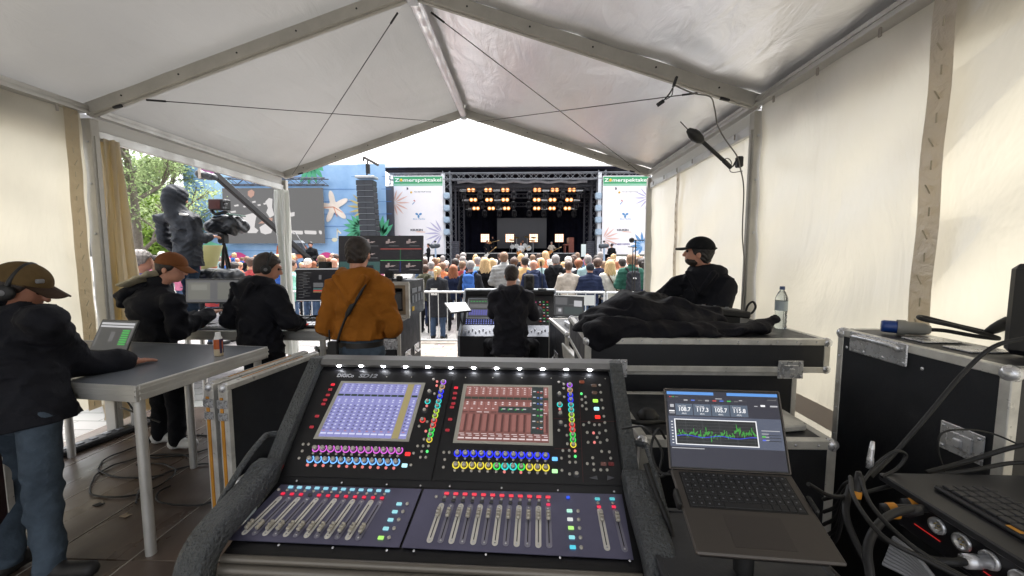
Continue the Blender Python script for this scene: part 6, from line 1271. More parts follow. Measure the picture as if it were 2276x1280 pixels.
# ------------------------------------------------------------------ camera platform, tripod and crane outside on the left
t = thing('camera_platform', 'black platform carrying the hooded camera operator', 'platform', (-4.6, 5.35, G0)); MB().box((-4.62, 5.45, .74), (1.2, 1.9, .08)).build('deck', BLACK, t)
for x in (-5.15, -4.1):
    for y in (4.6, 6.3): MB().cyl((x, y, G0), (x, y, .7), .03, n=8).build('leg', ALU, t)
RC = mat('rain_cover', '#23272c', .32, 0, .2, 7, .3, 25)
t = thing('broadcast_camera', 'large camera under a black rain cover on a tripod beside the hooded operator', 'camera', tuple(at(512, 600, 5.5))); Y = 5.5; F = Fld(np.array(at(500, 500, Y)) - .5, np.array(at(500, 500, Y)) + .5, .013)
F.ecap(at(470, 505, Y), at(520, 500, Y + .1), (0, 0, 1), .1, .09, .145, .13); F.ecap(at(520, 500, Y + .1), at(537, 503, Y + .15), (0, 0, 1), .14, .13, .1, .1); F.ecap(at(478, 490, Y), at(530, 484, Y + .1), (0, 1, 0), .09, .04, .08, .03); F.folds(.016, 5, 4, .6); F.folds(.006, 13, 9, 2); soft('rain_cover', F, RC, t)
p = at(488, 455, Y); MB().box(p, (.24, .13, .15), None, .012).build('viewfinder', BLACK, t); MB().quad(*[at(x, y, Y - .07) for x, y in ((463, 464), (489, 464), (489, 444), (463, 444))]).build('viewfinder_screen', glow('vf', (.05, .008, .007), 1), t)
for k in range(3): MB().box(at(499 + (k % 2) * 3, 446 + k * 8, Y - .07), (.035, .03, .03), None, .006).build('viewfinder_knob', GREYP, t)
MB().tube(smoothpath([at(470, 468, Y), at(480, 476, Y), at(500, 472, Y), at(515, 480, Y)]), .022, 8).build('carry_handle', BLACK, t); MB().box(at(525, 478, Y), (.2, .12, .02), Matrix.Rotation(.12, 3, 'Y'), .005).build('top_plate', mat('plate_green', '#6d8a80', .4), t)
p = at(496, 530, Y); MB().box(p, (.1, .12, .14), None, .02).build('pan_head', BLACK, t); MB().tube([p, at(462, 521, Y - .3)], .011, 8).build('pan_bar', BLACK, t)
for px, dy in ((478, -.35), (528, -.05), (512, .4)): q = at(px + 4, 625, Y + dy); MB().cyl(p - Vector((0, 0, .05)), (q.x, Y + dy, .79), .016, .012, 8).build('tripod_leg', BLACK, t); MB().cyl(p + Vector((.02, 0, -.06)), (q.x + .03, Y + dy, .8), .007, n=6).build('tripod_strut', BLACK, t)
q = at(472, 572, 5.25); o = MB().add([at(452, 545, 5.3), at(496, 545, 5.35), at(482, 592, 5.25), at(446, 600, 5.2)], [(0, 1, 2, 3)]).add([at(452, 545, 5.32), at(496, 545, 5.37), at(482, 592, 5.27), at(446, 600, 5.22)], [(3, 2, 1, 0)]).build('shot_list', fabric_mat('paper_yellow', '#ebe8c4', '#e6e2b0', .5, .02, .5, .1)); tag(o, 'pale yellow paper sheet hanging from the camera tripod', 'paper')
F = Fld(np.array(at(490, 608, 5.3)) - .4, np.array(at(490, 608, 5.3)) + .4, .015); F.ecap(at(462, 612, 5.3), at(522, 612, 5.3), (0, 1, 0), .14, .1, .16, .09); F.folds(.014, 5, 5); t = thing('camera_bag', 'black plastic-covered bag at the foot of the camera tripod', 'bag', tuple(at(490, 622, 5.3))); soft('bag_body', F, RC, t)
t = thing('camera_crane', 'long dark camera crane arm slanting down across the video screen', 'crane', tuple(at(700, 590, 16))); a = at(478, 388, 10.5); b = at(610, 485, 13.6); c = at(706, 592, 16.2); CR = mat('crane_dark', '#0c0c0d', .6)
MB().beam(a, c + (c - a) * .02, .12, .19, bv=.02).build('arm', CR, t); MB().cyl((c.x - .4, 16.1, G0), (c.x - .4, 16.1, at(690, 575, 16).z), .12, .1, 10).build('post', CR, t); MB().box(at(662, 550, 15.4), (.5, .4, .55), None, .1).build('head', mat('crane_head', '#3a424c', .4), t); MB().tube([at(648, 520, 15), at(655, 515, 15), at(680, 555, 15.4)], .02, 5).build('cable_frame', GREYP, t)
q = at(459, 390, 10.4); t2 = thing('crane_camera', 'black camera head with beige strap at the upper end of the crane', 'camera', tuple(q)); F = Fld(np.array(q) - .6, np.array(q) + .6, .028); F.ecap(q - Vector((.15, 0, -.02)), q + Vector((.18, 0, -.04)), (0, 1, 0), .13, .11, .12, .09); F.ell(q - Vector((.18, 0, -.03)), (.09, .12, .12)); F.folds(.012, 5, 4); soft('camera_body', F, RC, t2); MB().box(q + Vector((-.08, -.13, .03)), (.06, .03, .26)).build('strap', FAB['beige'], t2)
p = at(690, 537, 16.6); op = spectator('crane operator in black padded jacket and cap below the big video screen', p.x, 16.6, 1.78, pi + .2, 'puffer', 'black', 'beanie', 'black', 'black', 0, group='camera crew', z=p.z - 1.78); pb = MB().box((p.x - .3, 16.5, (p.z - 1.78 + G0) / 2), (2.2, 1.6, p.z - 1.78 - G0)).build('crane_platform', DRAPE); tag(pb, 'black platform under the crane operator', 'platform')
# ------------------------------------------------------------------ cables and ramp on the floor at the left
t = thing('cable_ramp', 'black cable multiway strip lying along the left tent edge', 'cable duct', (-3.86, 3.4, 0), 1.38); MB().box((0, 0, .03), (1.0, .13, .05), None, .012).build('body', BLACK, t, world=False)
for k in range(9): MB().box((-.4 + k * .1, 0, .058), (.05, .05, .012), None, .003).build('socket', GREYP, t, world=False)
rr = random.Random(5)
for k, lab in enumerate(('loose black cable loops on the boards before the table leg', 'black cable snaking from the multiway strip', 'coiled black cable near the white shoes')):
    pts = []; x, y = ((-2.55, 2.75), (-3.4, 3.2), (-2.7, 3.0))[k]; an = rr.uniform(0, 6)
    for i in range(26): an += rr.uniform(.05, .55); x += .1 * math.cos(an) * (1.3 if k == 1 else 1); y += .075 * math.sin(an); pts.append((x, y, .009 + .004 * (i % 2)))
    o = MB().tube(smoothpath(pts, 4), .006, 6).build('floor_cable', RUBBER); tag(o, lab, 'cable')
for k, (a_, b_, c_) in enumerate((((-3.75, 3.2, .9), (-3.5, 3.3, .35), (-3.3, 3.25, .05)), ((-3.7, 3.4, .3), (-3.35, 3.1, .42), (-2.95, 3.0, .35)))): o = MB().tube(smoothpath([a_, b_, c_], 10), .007, 6).build('floor_cable', RUBBER); tag(o, ('black cable drooping from the table to the multiway strip', 'black cable arching under the left table')[k], 'cable')
fcase('small_flight_case', 'small flight case with red lid half hidden by the leaning man', (-3.0, 1.75, 0), (.45, .4, .78), .2, e=.04, latches=((.08, .68),), panel=mat('case_maroon', '#2a1618', .5))
# litter on the paving
lt_ = MB(); 
for k in range(60): x = rr.uniform(-2.4, .5); y = rr.uniform(5.0, 7.5); lt_.box((x, y, -.025), (rr.uniform(.01, .05), rr.uniform(.01, .05), .006), Matrix.Rotation(rr.uniform(0, 3), 3, 'Z')); lt_.mi = 0
lt_.build('litter', mat('litter_violet', '#b9a4c8', .6, 0, .5, 20), label='scattered pale scraps on the paving before the barrier', cat='litter', kind='stuff')
for k, (px, py, c, lab) in enumerate(((218, 1122, '#1c1a18', 'dark torn scrap on the boards left of the table leg'), (278, 1146, '#a8947c', 'tan wood chip on a board seam left of the table leg'))):
    p = atz(px, py, .004); o = MB().prism([(-.03, -.01), (.02, -.02), (.035, .015), (.0, .008), (-.01, .03)], p, (1, 0, 0), (0, 1, 0), (0, 0, .004)).build('floor_scrap', mat('scrap_%d' % k, c, .8)); tag(o, lab, 'scrap')

# ================================================================== the crew
MUST = cloth('hoodie_mustard', '#955c20', .9, .16, 7); BLKJ = cloth('softshell_black', '#1a1b21', .75, .25, 6); BLKH = cloth('hoodie_black', '#2a2a30', .88, .25, 7); GREYJ = cloth('shell_grey', '#2b2e34', .55, .2, 5); DENL = cloth('denim_teal', '#485461', .85, .35, 6)
KH = cloth('cap_khaki', '#5d4c32', .9); BRC = cloth('cap_brown', '#74492c', .85, .15); BLC = cloth('cap_black', '#16171a', .8)
LINE = cloth('hood_lining', '#b8b09a', .9)
# mustard hoodie, seen from behind
loc = (-1.28, 3.0, 0); J = joints(loc, 1.845, .04); J['elbL'] = V3(-1.545, 2.99, 1.15); J['elbR'] = V3(-1.02, 2.99, 1.15); J['wriL'] = V3(-1.43, 3.2, 1.08); J['wriR'] = V3(-1.13, 3.2, 1.08); J['fwd'] = V3(-.05, 1, -.12)
D = person('person', 'man in a mustard hoodie with a black strap standing behind the console', J, loc, dict(t=.03, hood='down', hem=.055, loose=.012, amp=.013, fz=6., ph=.3), MUST, DENL, 'short', HAIR['dark'])
st = MB(); pts = [V3(-1.19, 2.955, 1.56), V3(-1.18, 2.87, 1.50), V3(-1.21, 2.838, 1.42), V3(-1.28, 2.825, 1.3), V3(-1.34, 2.83, 1.18), V3(-1.38, 2.84, 1.08), V3(-1.41, 2.845, 1.0)]
sp_ = smoothpath(pts, 5); vs = []
for i, p in enumerate(sp_):
    w = .017 if i < 17 else .007; d = (sp_[min(i + 1, len(sp_) - 1)] - sp_[max(i - 1, 0)]).normalized(); sd = d.cross(V3(0, 1, 0)).normalized(); vs += [p - sd * w - V3(0, .012, 0), p + sd * w - V3(0, .012, 0), p + sd * w, p - sd * w]
fs = []
for i in range(len(sp_) - 1):
    for k in range(4): fs.append((i * 4 + k, i * 4 + (k + 1) % 4, i * 4 + 4 + (k + 1) % 4, i * 4 + 4 + k))
t = thing('radio_beltpack', 'black radio beltpack with shoulder strap on the mustard hoodie', 'beltpack', (-1.42, 2.86, .9)); st.add(vs, fs, True).build('strap', BLACK, t); MB().box((-1.42, 2.835, .985), (.075, .035, .16), None, .008).build('pack', BLACK, t); MB().cyl((-1.445, 2.835, 1.05), (-1.445, 2.835, 1.15), .006, n=6).build('antenna', BLACK, t)
bl = MB(); bl.sheet(lambda u, v: V3(-1.28 + .178 * math.cos(2 * pi * u), 3.0 + .128 * math.sin(2 * pi * u), 1.0 + .04 * v), 30, 1); bl.build('belt', mat('belt_dark', '#1d1916', .5), D)
MB().tube(smoothpath([hp(J, math.sin(a) * .088, -.0, math.cos(a) * .105 + .01) for a in [-1.7 + 3.4 * i / 10 for i in range(11)]], 2), .006, 6).build('headset_band', BLACK, D)
# headphones man
loc = (-2.335, 3.36, 0); J = joints(loc, 1.80, -.30); J['hed'] = V3(-2.30, 3.46, 1.595); J['nek'] = V3(-2.335, 3.38, 1.46); J['che'] = V3(-2.335, 3.36, 1.29); J['fwd'] = V3(.82, .5, -.28); J['elbL'] = V3(-2.625, 3.4, 1.13); J['elbR'] = V3(-2.05, 3.32, 1.13); J['wriL'] = V3(-2.53, 3.62, 1.06); J['wriR'] = V3(-2.12, 3.6, 1.06)
for c, s in (('L', -1), ('R', 1)): J['sho' + c] = V3(-2.335 + s * .185, 3.37 - s * .05, 1.40)
C = person('person', 'man with headphones in black hooded jacket bent over the crew desk', J, loc, dict(t=.036, hood='down', hem=-.2, loose=.012, amp=.014, fz=5., ph=1.7), BLKJ, DENIM_D, 'short', HAIR['dark'])
def phones(J, label, m=BLACK):
    t = thing('headphones', label, 'headphones', tuple(J['hed'])); MB().tube(smoothpath([hp(J, math.sin(a) * .094, -.005, math.cos(a) * .112 + .02) for a in [-1.65 + 3.3 * i / 12 for i in range(13)]], 2), .012, 8).build('headband', m, t); r, f, u = headframe(J)
    for s in (-1, 1): MB().lathe([(0, -.005), (.035, -.005), (.043, .008), (.043, .022), (.035, .034), (0, .036)], hp(J, s * .078, -.008, -.02), r * s, 18).build('ear_cup', m, t); MB().lathe([(0, .038), (.014, .037), (.016, .034)], hp(J, s * .078, -.008, -.02), r * s, 12).build('cup_badge', GREYP, t)

phones(J, 'black closed headphones on the man bent over the crew desk')
MB().tube(smoothpath([hp(J, -.075, -.005, .012), hp(J, -.07, .06, .012), hp(J, -.045, .1, .008), hp(J, .0, .112, .008), hp(J, .045, .1, .008)], 3), .004, 6).build('glasses', BLACK, C)
# brown cap man in profile
loc = (-3.02, 3.22, 0); J = joints(loc, 1.79, -.75); J['hed'] = at(382, 596, 3.3); J['nek'] = at(352, 640, 3.25); J['che'] = at(340, 680, 3.22) + V3(-.02, 0, 0); J['wai'] = at(345, 745, 3.22); J['pel'] = at(352, 800, 3.22); J['fwd'] = V3(.93, .25, -.2)
J['shoL'] = at(322, 655, 3.42); J['shoR'] = at(385, 668, 3.1); J['elbR'] = at(398, 735, 3.12); J['wriR'] = at(462, 700, 3.42); J['elbL'] = at(350, 720, 3.55); J['wriL'] = at(430, 705, 3.6)
J['ankR'] = at(395, 985, 3.25); J['toeR'] = at(425, 995, 3.25); J['ankL'] = at(358, 985, 3.35); J['toeL'] = at(385, 992, 3.37); J['kneR'] = at(392, 890, 3.3); J['kneL'] = at(358, 890, 3.35); J['hipR'] = at(375, 800, 3.15); J['hipL'] = at(340, 800, 3.3)
for n_ in ('ankR', 'ankL'): J[n_].z = .09
for n_ in ('toeR', 'toeL'): J[n_].z = .05
d = (J['wriR'] - J['elbR']).normalized()
B = person('person', 'man in brown cap and black jacket with beige hood lining at the left', J, loc, dict(t=.034, hem=-.14, amp=.013, fz=6., ph=2.2, collar=.05), BLKJ, BLACKT, 'short', HAIR['dark'], SKIN, hands=[(J['wriR'], d + V3(.1, .2, .1), (0, -.2, 1), 1, -.3)], shoem=SHOE_W)
cap_hat(J, BRC, B, True, BLACK, -.05)
F = Fld((-3.75, 2.9, 1.2), (-2.8, 3.6, 1.75), .01); F.ecap(at(345, 632, 3.3), at(290, 655, 3.3), (0, 1, 0), .11, .05, .13, .05, .03); F.ecap(at(300, 650, 3.28), at(285, 672, 3.28), (0, 1, 0), .13, .06, .1, .05, .03); F.folds(.006, 8, 5); soft('hood', F, BLKJ, B)
F = Fld((-3.8, 2.9, 1.2), (-2.8, 3.6, 1.8), .009); F.ecap(at(350, 606, 3.24), at(290, 632, 3.22), (0, 1, 0), .11, .024, .13, .024, .02); F.folds(.005, 7, 5); soft('hood_lining', F, LINE, B)
o = MB().box(J['wriR'] + d * .12 + V3(0, 0, .01), (.03, .1, .015), Matrix.Rotation(-.7, 3, 'Z'), .004).build('mobile_phone', BLACK); tag(o, 'small dark phone in the hand of the brown-capped man', 'phone')
# leaning man with khaki cap at the left edge
loc = (-2.72, 1.92, 0); J = joints(loc, 1.80, -.95)
J['hed'] = at(48, 640, 2.0); J['nek'] = at(10, 695, 1.98) + V3(0, 0, .0); J['che'] = at(20, 745, 1.95); J['wai'] = at(38, 830, 1.93); J['pel'] = at(50, 905, 1.92); J['fwd'] = V3(.88, .4, -.38); J['up'] = V3(.25, .1, 1)
J['shoR'] = at(95, 705, 1.9); J['shoL'] = at(-40, 700, 2.12); J['elbR'] = at(165, 805, 2.12); J['wriR'] = atz(272, 803, TZ + .045); J['elbL'] = at(40, 800, 2.3); J['wriL'] = at(130, 800, 2.5)
J['hipR'] = at(88, 930, 1.86); J['hipL'] = at(12, 930, 1.98); J['kneR'] = at(95, 1090, 1.88); J['kneL'] = at(30, 1090, 2.05); J['ankR'] = atz(110, 1250, .1); J['ankL'] = atz(20, 1235, .1); J['toeR'] = atz(190, 1265, .05); J['toeL'] = atz(60, 1235, .05)
d = (J['wriR'] - J['elbR']).normalized(); d.z *= .2
A = person('person', 'man in khaki cap and black jacket leaning on the left table', J, loc, dict(t=.040, hem=-.09, loose=.045, amp=.011, fz=5., ph=.9, hood=None, collar=.07), BLKJ, DENL, 'short', HAIR['dark'], SKIN_TAN, hands=[(J['wriR'] + V3(0, 0, -.012), d, (0, 0, 1), 1, -.12, 1.05)], legt=.016)
F = Fld((-3.35, 1.6, 1.25), (-2.4, 2.4, 1.75), .011); F.ecap(at(5, 660, 1.96), at(-45, 700, 1.98), (0, 1, 0), .1, .06, .12, .06, .03); F.folds(.007, 8, 5); soft('hood', F, BLKJ, A)
cap_hat(J, KH, A, True, None, .02, m2=cloth('cap_brim_brown', '#3a2c22', .85)); phones(J, 'black headphones over the khaki cap of the leaning man')
MB().box(hp(J, .07, .088, .075), (.022, .03, .022), None, .004).build('cap_badge', GREYP, A)
# seated man
loc = (-.17, 4.65, 0); J = joints(loc, 1.78, 0); sh_ = -.0
J['pel'] = V3(-.16, 4.62, .68); J['wai'] = V3(-.16, 4.62, .84); J['che'] = V3(-.16, 4.66, 1.08); J['nek'] = V3(-.155, 4.70, 1.29); J['hed'] = V3(-.15, 4.76, 1.465); J['shoL'] = V3(-.345, 4.68, 1.235); J['shoR'] = V3(.03, 4.68, 1.235); J['fwd'] = V3(.1, 1, -.2)
J['hipL'] = V3(-.27, 4.64, .64); J['hipR'] = V3(-.05, 4.64, .64); J['kneL'] = V3(-.44, 4.9, .58); J['kneR'] = V3(.12, 4.9, .58); J['ankL'] = V3(-.46, 4.85, .02); J['ankR'] = V3(.14, 4.85, .02); J['toeL'] = V3(-.4, 5.1, .0); J['toeR'] = V3(.08, 5.1, .0)
J['elbL'] = V3(-.38, 4.8, 1.0); J['wriL'] = V3(-.36, 5.05, .93); J['elbR'] = V3(.12, 4.78, .98); J['wriR'] = at(1196, 692, 5.0)
d = (J['wriR'] - J['elbR']).normalized()
E1 = person('person', 'man in a black hoodie seated at the second console', J, loc, dict(t=.034, hood='down', hem=-.15, loose=.03, amp=.012, fz=5., ph=3.), BLKH, BLACKT, 'short', HAIR['dark'], hands=[(J['wriR'], d + V3(0, .3, .1), (0, 0, 1), 1, -.3)])
MB().tube(smoothpath([hp(J, .08, .05, .02), hp(J, .084, .0, .01), hp(J, .08, -.02, .012)], 3), .003, 5).build('glasses', BLACK, E1)
# standing man in black cap on the right
loc = (1.55, 3.62, 0); J = joints(loc, 1.93, .85); J['hed'] = at(1553, 562, 3.62); J['nek'] = at(1572, 600, 3.62) + V3(0, 0, -.02); J['che'] = at(1570, 660, 3.62); J['fwd'] = V3(-.86, .5, .10); J['elbL'] = at(1462, 672, 3.75); J['wriL'] = at(1440, 690, 3.5); J['elbR'] = at(1600, 700, 3.4); J['wriR'] = at(1500, 720, 3.35)
J['shoL'] = at(1508, 625, 3.75); J['shoR'] = at(1612, 628, 3.48); J['wai'] = at(1572, 715, 3.62)
Fm = person('person', 'bearded man in black cap and black coat behind the console case', J, loc, dict(t=.036, hood='down', hem=-.2, loose=.012, amp=.013, fz=5., ph=4.), BLKJ, BLACKT, 'short', HAIR['black'])
cap_hat(J, BLC, Fm, True, BLC, .04); F = Fld(np.array(J['hed']) - .2, np.array(J['hed']) + .2, .007); fr = [tuple(v) for v in headframe(J)]; F.ell(hp(J, 0, .03, -.07), (.064, .07, .05), fr, .01); F.ell(hp(J, 0, .08, .0), (.03, .06, .06), fr, .01, True); F.folds(.003, 20, 15); soft('beard', F, HAIR['dark'], Fm)
# hooded camera operator outside
loc = (-4.42, 5.05, .78); J = joints(loc, 1.80, -.62); J['hed'] = at(394, 438, 5.05); J['nek'] = at(394, 470, 5.02); J['fwd'] = V3(.4, .9, -.25); J['elbR'] = at(432, 530, 4.95); J['wriR'] = at(462, 527, 5.1); J['elbL'] = at(366, 532, 5.1); J['wriL'] = at(392, 556, 5.3); J['shoR'] = at(430, 486, 4.97); J['shoL'] = at(358, 484, 5.1)
d = (J['wriR'] - J['elbR']).normalized()
Gp = person('person', 'camera operator in a grey hooded rain jacket on the platform outside', J, loc, dict(t=.034, hood='up', hem=-.2, loose=.02, amp=.011, fz=5., ph=5.), GREYJ, DENIM_D, None, None, hands=[(J['wriR'], d, (0, 0, 1), 1, -.35)])
q = at(405, 476, 4.86); MB().prism([(-.035, -.014), (.035, -.014), (.035, .004), (.01, .016), (-.02, .018), (-.035, .008)], q, V3(1, .3, -.1).normalized(), V3(0, -.2, 1).normalized(), (0, .06, 0)).build('emblem', WHITE, Gp)

# ================================================================== the mixing console in front
KX, KY, KR = -.29, 1.12, -.028
CN = thing('mixing_console', 'large black digital mixing console with two screens and lit knobs in front', 'mixing console', (KX, KY, .45), KR); W0 = WM[CN]
def kw(x, y, z): return W0 @ V3(x, y, z - .45)                     # console coordinates (z measured from the floor) to world
HW = .645
P0, P1, P2 = V3(0, 0, .785), V3(0, .25, .853), V3(0, .575, 1.185)
LOWN = (W0.to_3x3() @ V3(0, -(P1.z - P0.z), .25)).normalized(); UPN = (W0.to_3x3() @ V3(0, -(P2.z - P1.z), P2.y - P1.y)).normalized()
UX = (W0.to_3x3() @ V3(1, 0, 0)).normalized(); LV = LOWN.cross(UX).normalized(); UV = UPN.cross(UX).normalized()
LO_, UP_ = kw(*P0), kw(*P1)
def lo(px, py, h=0.0): return onplane(px, py, LO_, LOWN) + LOWN * h
def up(px, py, h=0.0): return onplane(px, py, UP_, UPN) + UPN * h
KBLK = mat('console_black', '#0f0f12', .42, .1, .1, 5, rvar=.08); KPUR = mat('console_anodised', '#706f88', .34, .75, .12, 3, .04, 200, rvar=.06); LEATH = mat('armrest_leather', '#3d4144', .45, 0, .25, 60, 1.0, 90, dist=.02, spec=.7); GUN = mat('rail_gunmetal', '#6f6a62', .38, .5, .12, 3, stretch=(.3, 3, 3)); KSIL = mat('screen_silver', '#b4b2a8', .45, .5)
prof = [(-.02, .66), (-.02, .772), (.0, .78), (.25, .848), (.575, 1.18), (.62, 1.2), (.66, 1.0), (.62, .66)]
MB().prism(prof, kw(-HW, 0, 0), W0.to_3x3() @ V3(0, 1, 0), (0, 0, 1), UX * (2 * HW)).build('chassis', KBLK, CN)
fcase('console_trolley', 'black case trolley carrying the large mixing console', (KX + .01, KY + .34, 0), (1.2, .62, .655), KR, e=.03)
# fader panels (anodised) and upper panels
def panel4(name, f, cs, m, h): MB().add([f(*c, h) for c in cs] + [f(*c, .0005) for c in cs], [(0, 1, 2, 3), (0, 4, 5, 1), (1, 5, 6, 2), (2, 6, 7, 3), (3, 7, 4, 0)]).build(name, m, CN)
panel4('fader_panel', lo, ((508, 1201), (887, 1218), (937, 1088), (625, 1078)), KPUR, .003)
panel4('fader_panel', lo, ((893, 1218), (1408, 1245), (1382, 1100), (943, 1088)), KPUR, .003)
panel4('control_panel', up, ((632, 1058), (958, 1068), (1006, 838), (742, 832)), KBLK, .003)
panel4('control_panel', up, ((963, 1068), (1384, 1080), (1350, 842), (1010, 838)), KBLK, .003)
# front rails
for k, (z, r) in enumerate(((.772, .012), (.744, .018), (.706, .022), (.662, .024))): y = -.03 - .008 * k; MB().cyl(kw(-HW + .01, y, z), kw(HW - .01, y, z), r, n=14).build('front_rail', GUN, CN)
MB().box((0, -.02, .55 - .45), (2 * HW - .02, .04, .2)).build('front_fascia', KBLK, CN, world=False)
# arm rests
def arm(sx):
    path = [(-.085, .60), (-.088, .70), (-.07, .785), (-.02, .83), (.08, .855), (.17, .875), (.23, .90), (.27, .915)]; pts = smoothpath([(0, a, b) for a, b in path], 5); vs = []; n = 14; w, hh = .046, .04
    for i, p in enumerate(pts):
        d = (pts[min(i + 1, len(pts) - 1)] - pts[max(i - 1, 0)]).normalized(); nn_ = V3(0, -d.z, d.y)
        sc = .55 + .45 * math.sin(min(1, i / 6) * pi / 2); sc *= .55 + .45 * min(1, (len(pts) - 1 - i) / 5)
        for k in range(n):
            an = 2 * pi * k / n; c, s = math.cos(an), math.sin(an); c = math.copysign(abs(c) ** .4, c); s = math.copysign(abs(s) ** .4, s)
            vs.append(kw(sx * (HW + .036), 0, 0) + W0.to_3x3() @ (V3(c * w * sx, p.y, p.z) + nn_ * (s * hh * sc)))
    fs = [(i * n + k, i * n + (k + 1) % n, (i + 1) * n + (k + 1) % n, (i + 1) * n + k) for i in range(len(pts) - 1) for k in range(n)]
    m = MB().add(vs, fs if sx < 0 else [f[::-1] for f in fs], True); m.add(vs[:n], [tuple(range(n))]); m.add(vs[-n:], [tuple(range(n))]); m.build('arm_rest', LEATH, CN)
    MB().tube(smoothpath([kw(sx * (HW - .004), a + .012, b - .03 + .012) for a, b in path[1:]], 4), .0035, 6).build('red_piping', mat('piping_red', '#8c1f22', .5), CN)
    MB().prism([(.2, .75), (.235, .885), (.3, .955), (.36, 1.02), (.585, 1.235), (.63, 1.235), (.67, 1.0), (.64, .7)], kw(sx * (HW + .028), 0, 0) - UX * .026, W0.to_3x3() @ V3(0, 1, 0), (0, 0, 1), UX * .052).build('end_cheek', LEATH, CN)
    q = [kw(sx * (HW + .095), a, b) for a, b in ((.09, .855), (.15, .905), (.23, .955), (.31, .985), (.35, .985))]; MB().tube(smoothpath([kw(sx * (HW + .06), .1, .82)] + q + [kw(sx * (HW + .03), .39, .975)], 4), .011, 8).build('carry_handle', LEATH, CN)
arm(-1); arm(1)
# hood with its row of small white lamps
MB().prism([(.585, 1.198), (.575, 1.21), (.585, 1.232), (.64, 1.238), (.665, 1.2), (.64, 1.18)], kw(-HW - .01, 0, 0), W0.to_3x3() @ V3(0, 1, 0), (0, 0, 1), UX * (2 * HW + .02)).build('hood', mat('hood_alloy', '#686765', .4, .5, .1, 4), CN)
LEDM = glow('led_white', (.92, .94, 1.0), 160)
for k in range(12): x = -HW + .085 + k * (2 * HW - .17) / 11; q = kw(x, .578, 1.205); MB().ell(q, (.009, .005, .0045), n=10, m=6).build('hood_lamp', LEDM, CN)
# logo
m = MB(); add_text(m, 'DiGiCo', up(750, 838.5, .0042), UX, UV, size=.022, width=.075, bold=.03); m.build('logo', mat('logo_pale', '#b9bac0', .4), CN); m = MB(); add_text(m, 'SD12', up(797, 839.5, .0042), UX, UV, size=.024, width=.085, bold=.045, shear=.25); m.build('logo', mat('logo_grey', '#85868c', .4), CN)
# screens
def lerp2(c, u, v): return c[0].lerp(c[1], u).lerp(c[3].lerp(c[2], u), v)       # corners TL,TR,BR,BL ; v downwards
def lcd(cs, rects, bg, nm):
    C_ = [up(*c, .006) for c in cs]; n = UPN
    fr = []; 
    for i in range(4):
        a, b = C_[i], C_[(i + 1) % 4]; c0 = sum(C_, Vector()) / 4; e = .05
        q = [a, b, b + (c0 - b) * e * 1.6, a + (c0 - a) * e * 1.6]; MB().add([p for p in q] + [p - n * .006 for p in q], [(0, 1, 2, 3), (3, 2, 6, 7), (1, 0, 4, 5)]).build('screen_frame', KSIL, CN)
    I_ = [p + ((sum(C_, Vector()) / 4) - p) * .075 for p in C_]; MB().quad(*[p - n * .001 for p in I_][::-1]).build('screen', bg, CN); so = None; groups = {}
    for (u0, v0, u1, v1, m) in rects: groups.setdefault(m.name, (m, []))[1].append((u0, v0, u1, v1))
    for gi, (k, (m, L)) in enumerate(groups.items()):
        q = MB()
        for r in L: q.quad(*[lerp2(I_, a, b) + n * (.0001 + .0004 * gi) for a, b in ((r[0], r[3]), (r[2], r[3]), (r[2], r[1]), (r[0], r[1]))])
        q.build('screen_picture', m, CN, kind='stuff')
LAV = E_('lavender', (.20, .20, .44), 1.0); LAV2 = E_('lavender_light', (.29, .29, .60), 1.0); LAVW = E_('lavender_white', (.66, .68, .92), 1.05); LAVD = E_('lavender_dark', (.10, .10, .22), 1); OLV = E_('olive', (.36, .30, .14), 1); DKG = E_('darkgreen', (.03, .05, .04), 1)
rc = []; rr = random.Random(9)
for r in range(11):
    for c in range(12):
        x = c / 12; y0 = .0 if r == 0 else 0
    pass
for c in range(12):
    x = c / 12 + .006; w = 1 / 12 - .012
    rc.append((x - .004, 0, x + w + .004, 1, OLV if c == 10 else LAV2))
    for y in (.03, .075, .115, .15): rc.append((x + w * .45, y, x + w * .75, y + .014, LAVW)); rc.append((x + w * .1, y - .01, x + w * .3, y + .004, LAVD))
    rc.append((x, .215, x + w, .255, DKG))
    for y in (.31, .345): rc.append((x + w * .45, y, x + w * .75, y + .018, LAVW))
    for k in range(8): y = .41 + k * .06; rc.append((x + w * .5, y, x + w * .8, y + .018, LAVW)); rc.append((x + w * .05, y + .012, x + w * .35, y + .034, LAVD)); rc.append((x - .002, y + .042, x + w + .002, y + .046, LAVD))
    rc.append((x, .925, x + w * .95, .95, LAVW)); rc.append((x + w * .2, .885, x + w * .6, .9, E_('rose', (.5, .22, .25), 1)))
lcd(((759.5, 848), (946, 852), (909, 982.5), (697.6, 976)), rc, LAV, 'l')
RED1 = E_('brick', (.21, .085, .075), 1.0); RED2 = E_('brick_light', (.30, .125, .11), 1); RED3 = E_('brick_dark', (.10, .04, .036), 1); PKW = E_('pinkwhite', (.75, .62, .62), 1.05); SLT = E_('slate_dark', (.035, .045, .045), 1)
rc = []
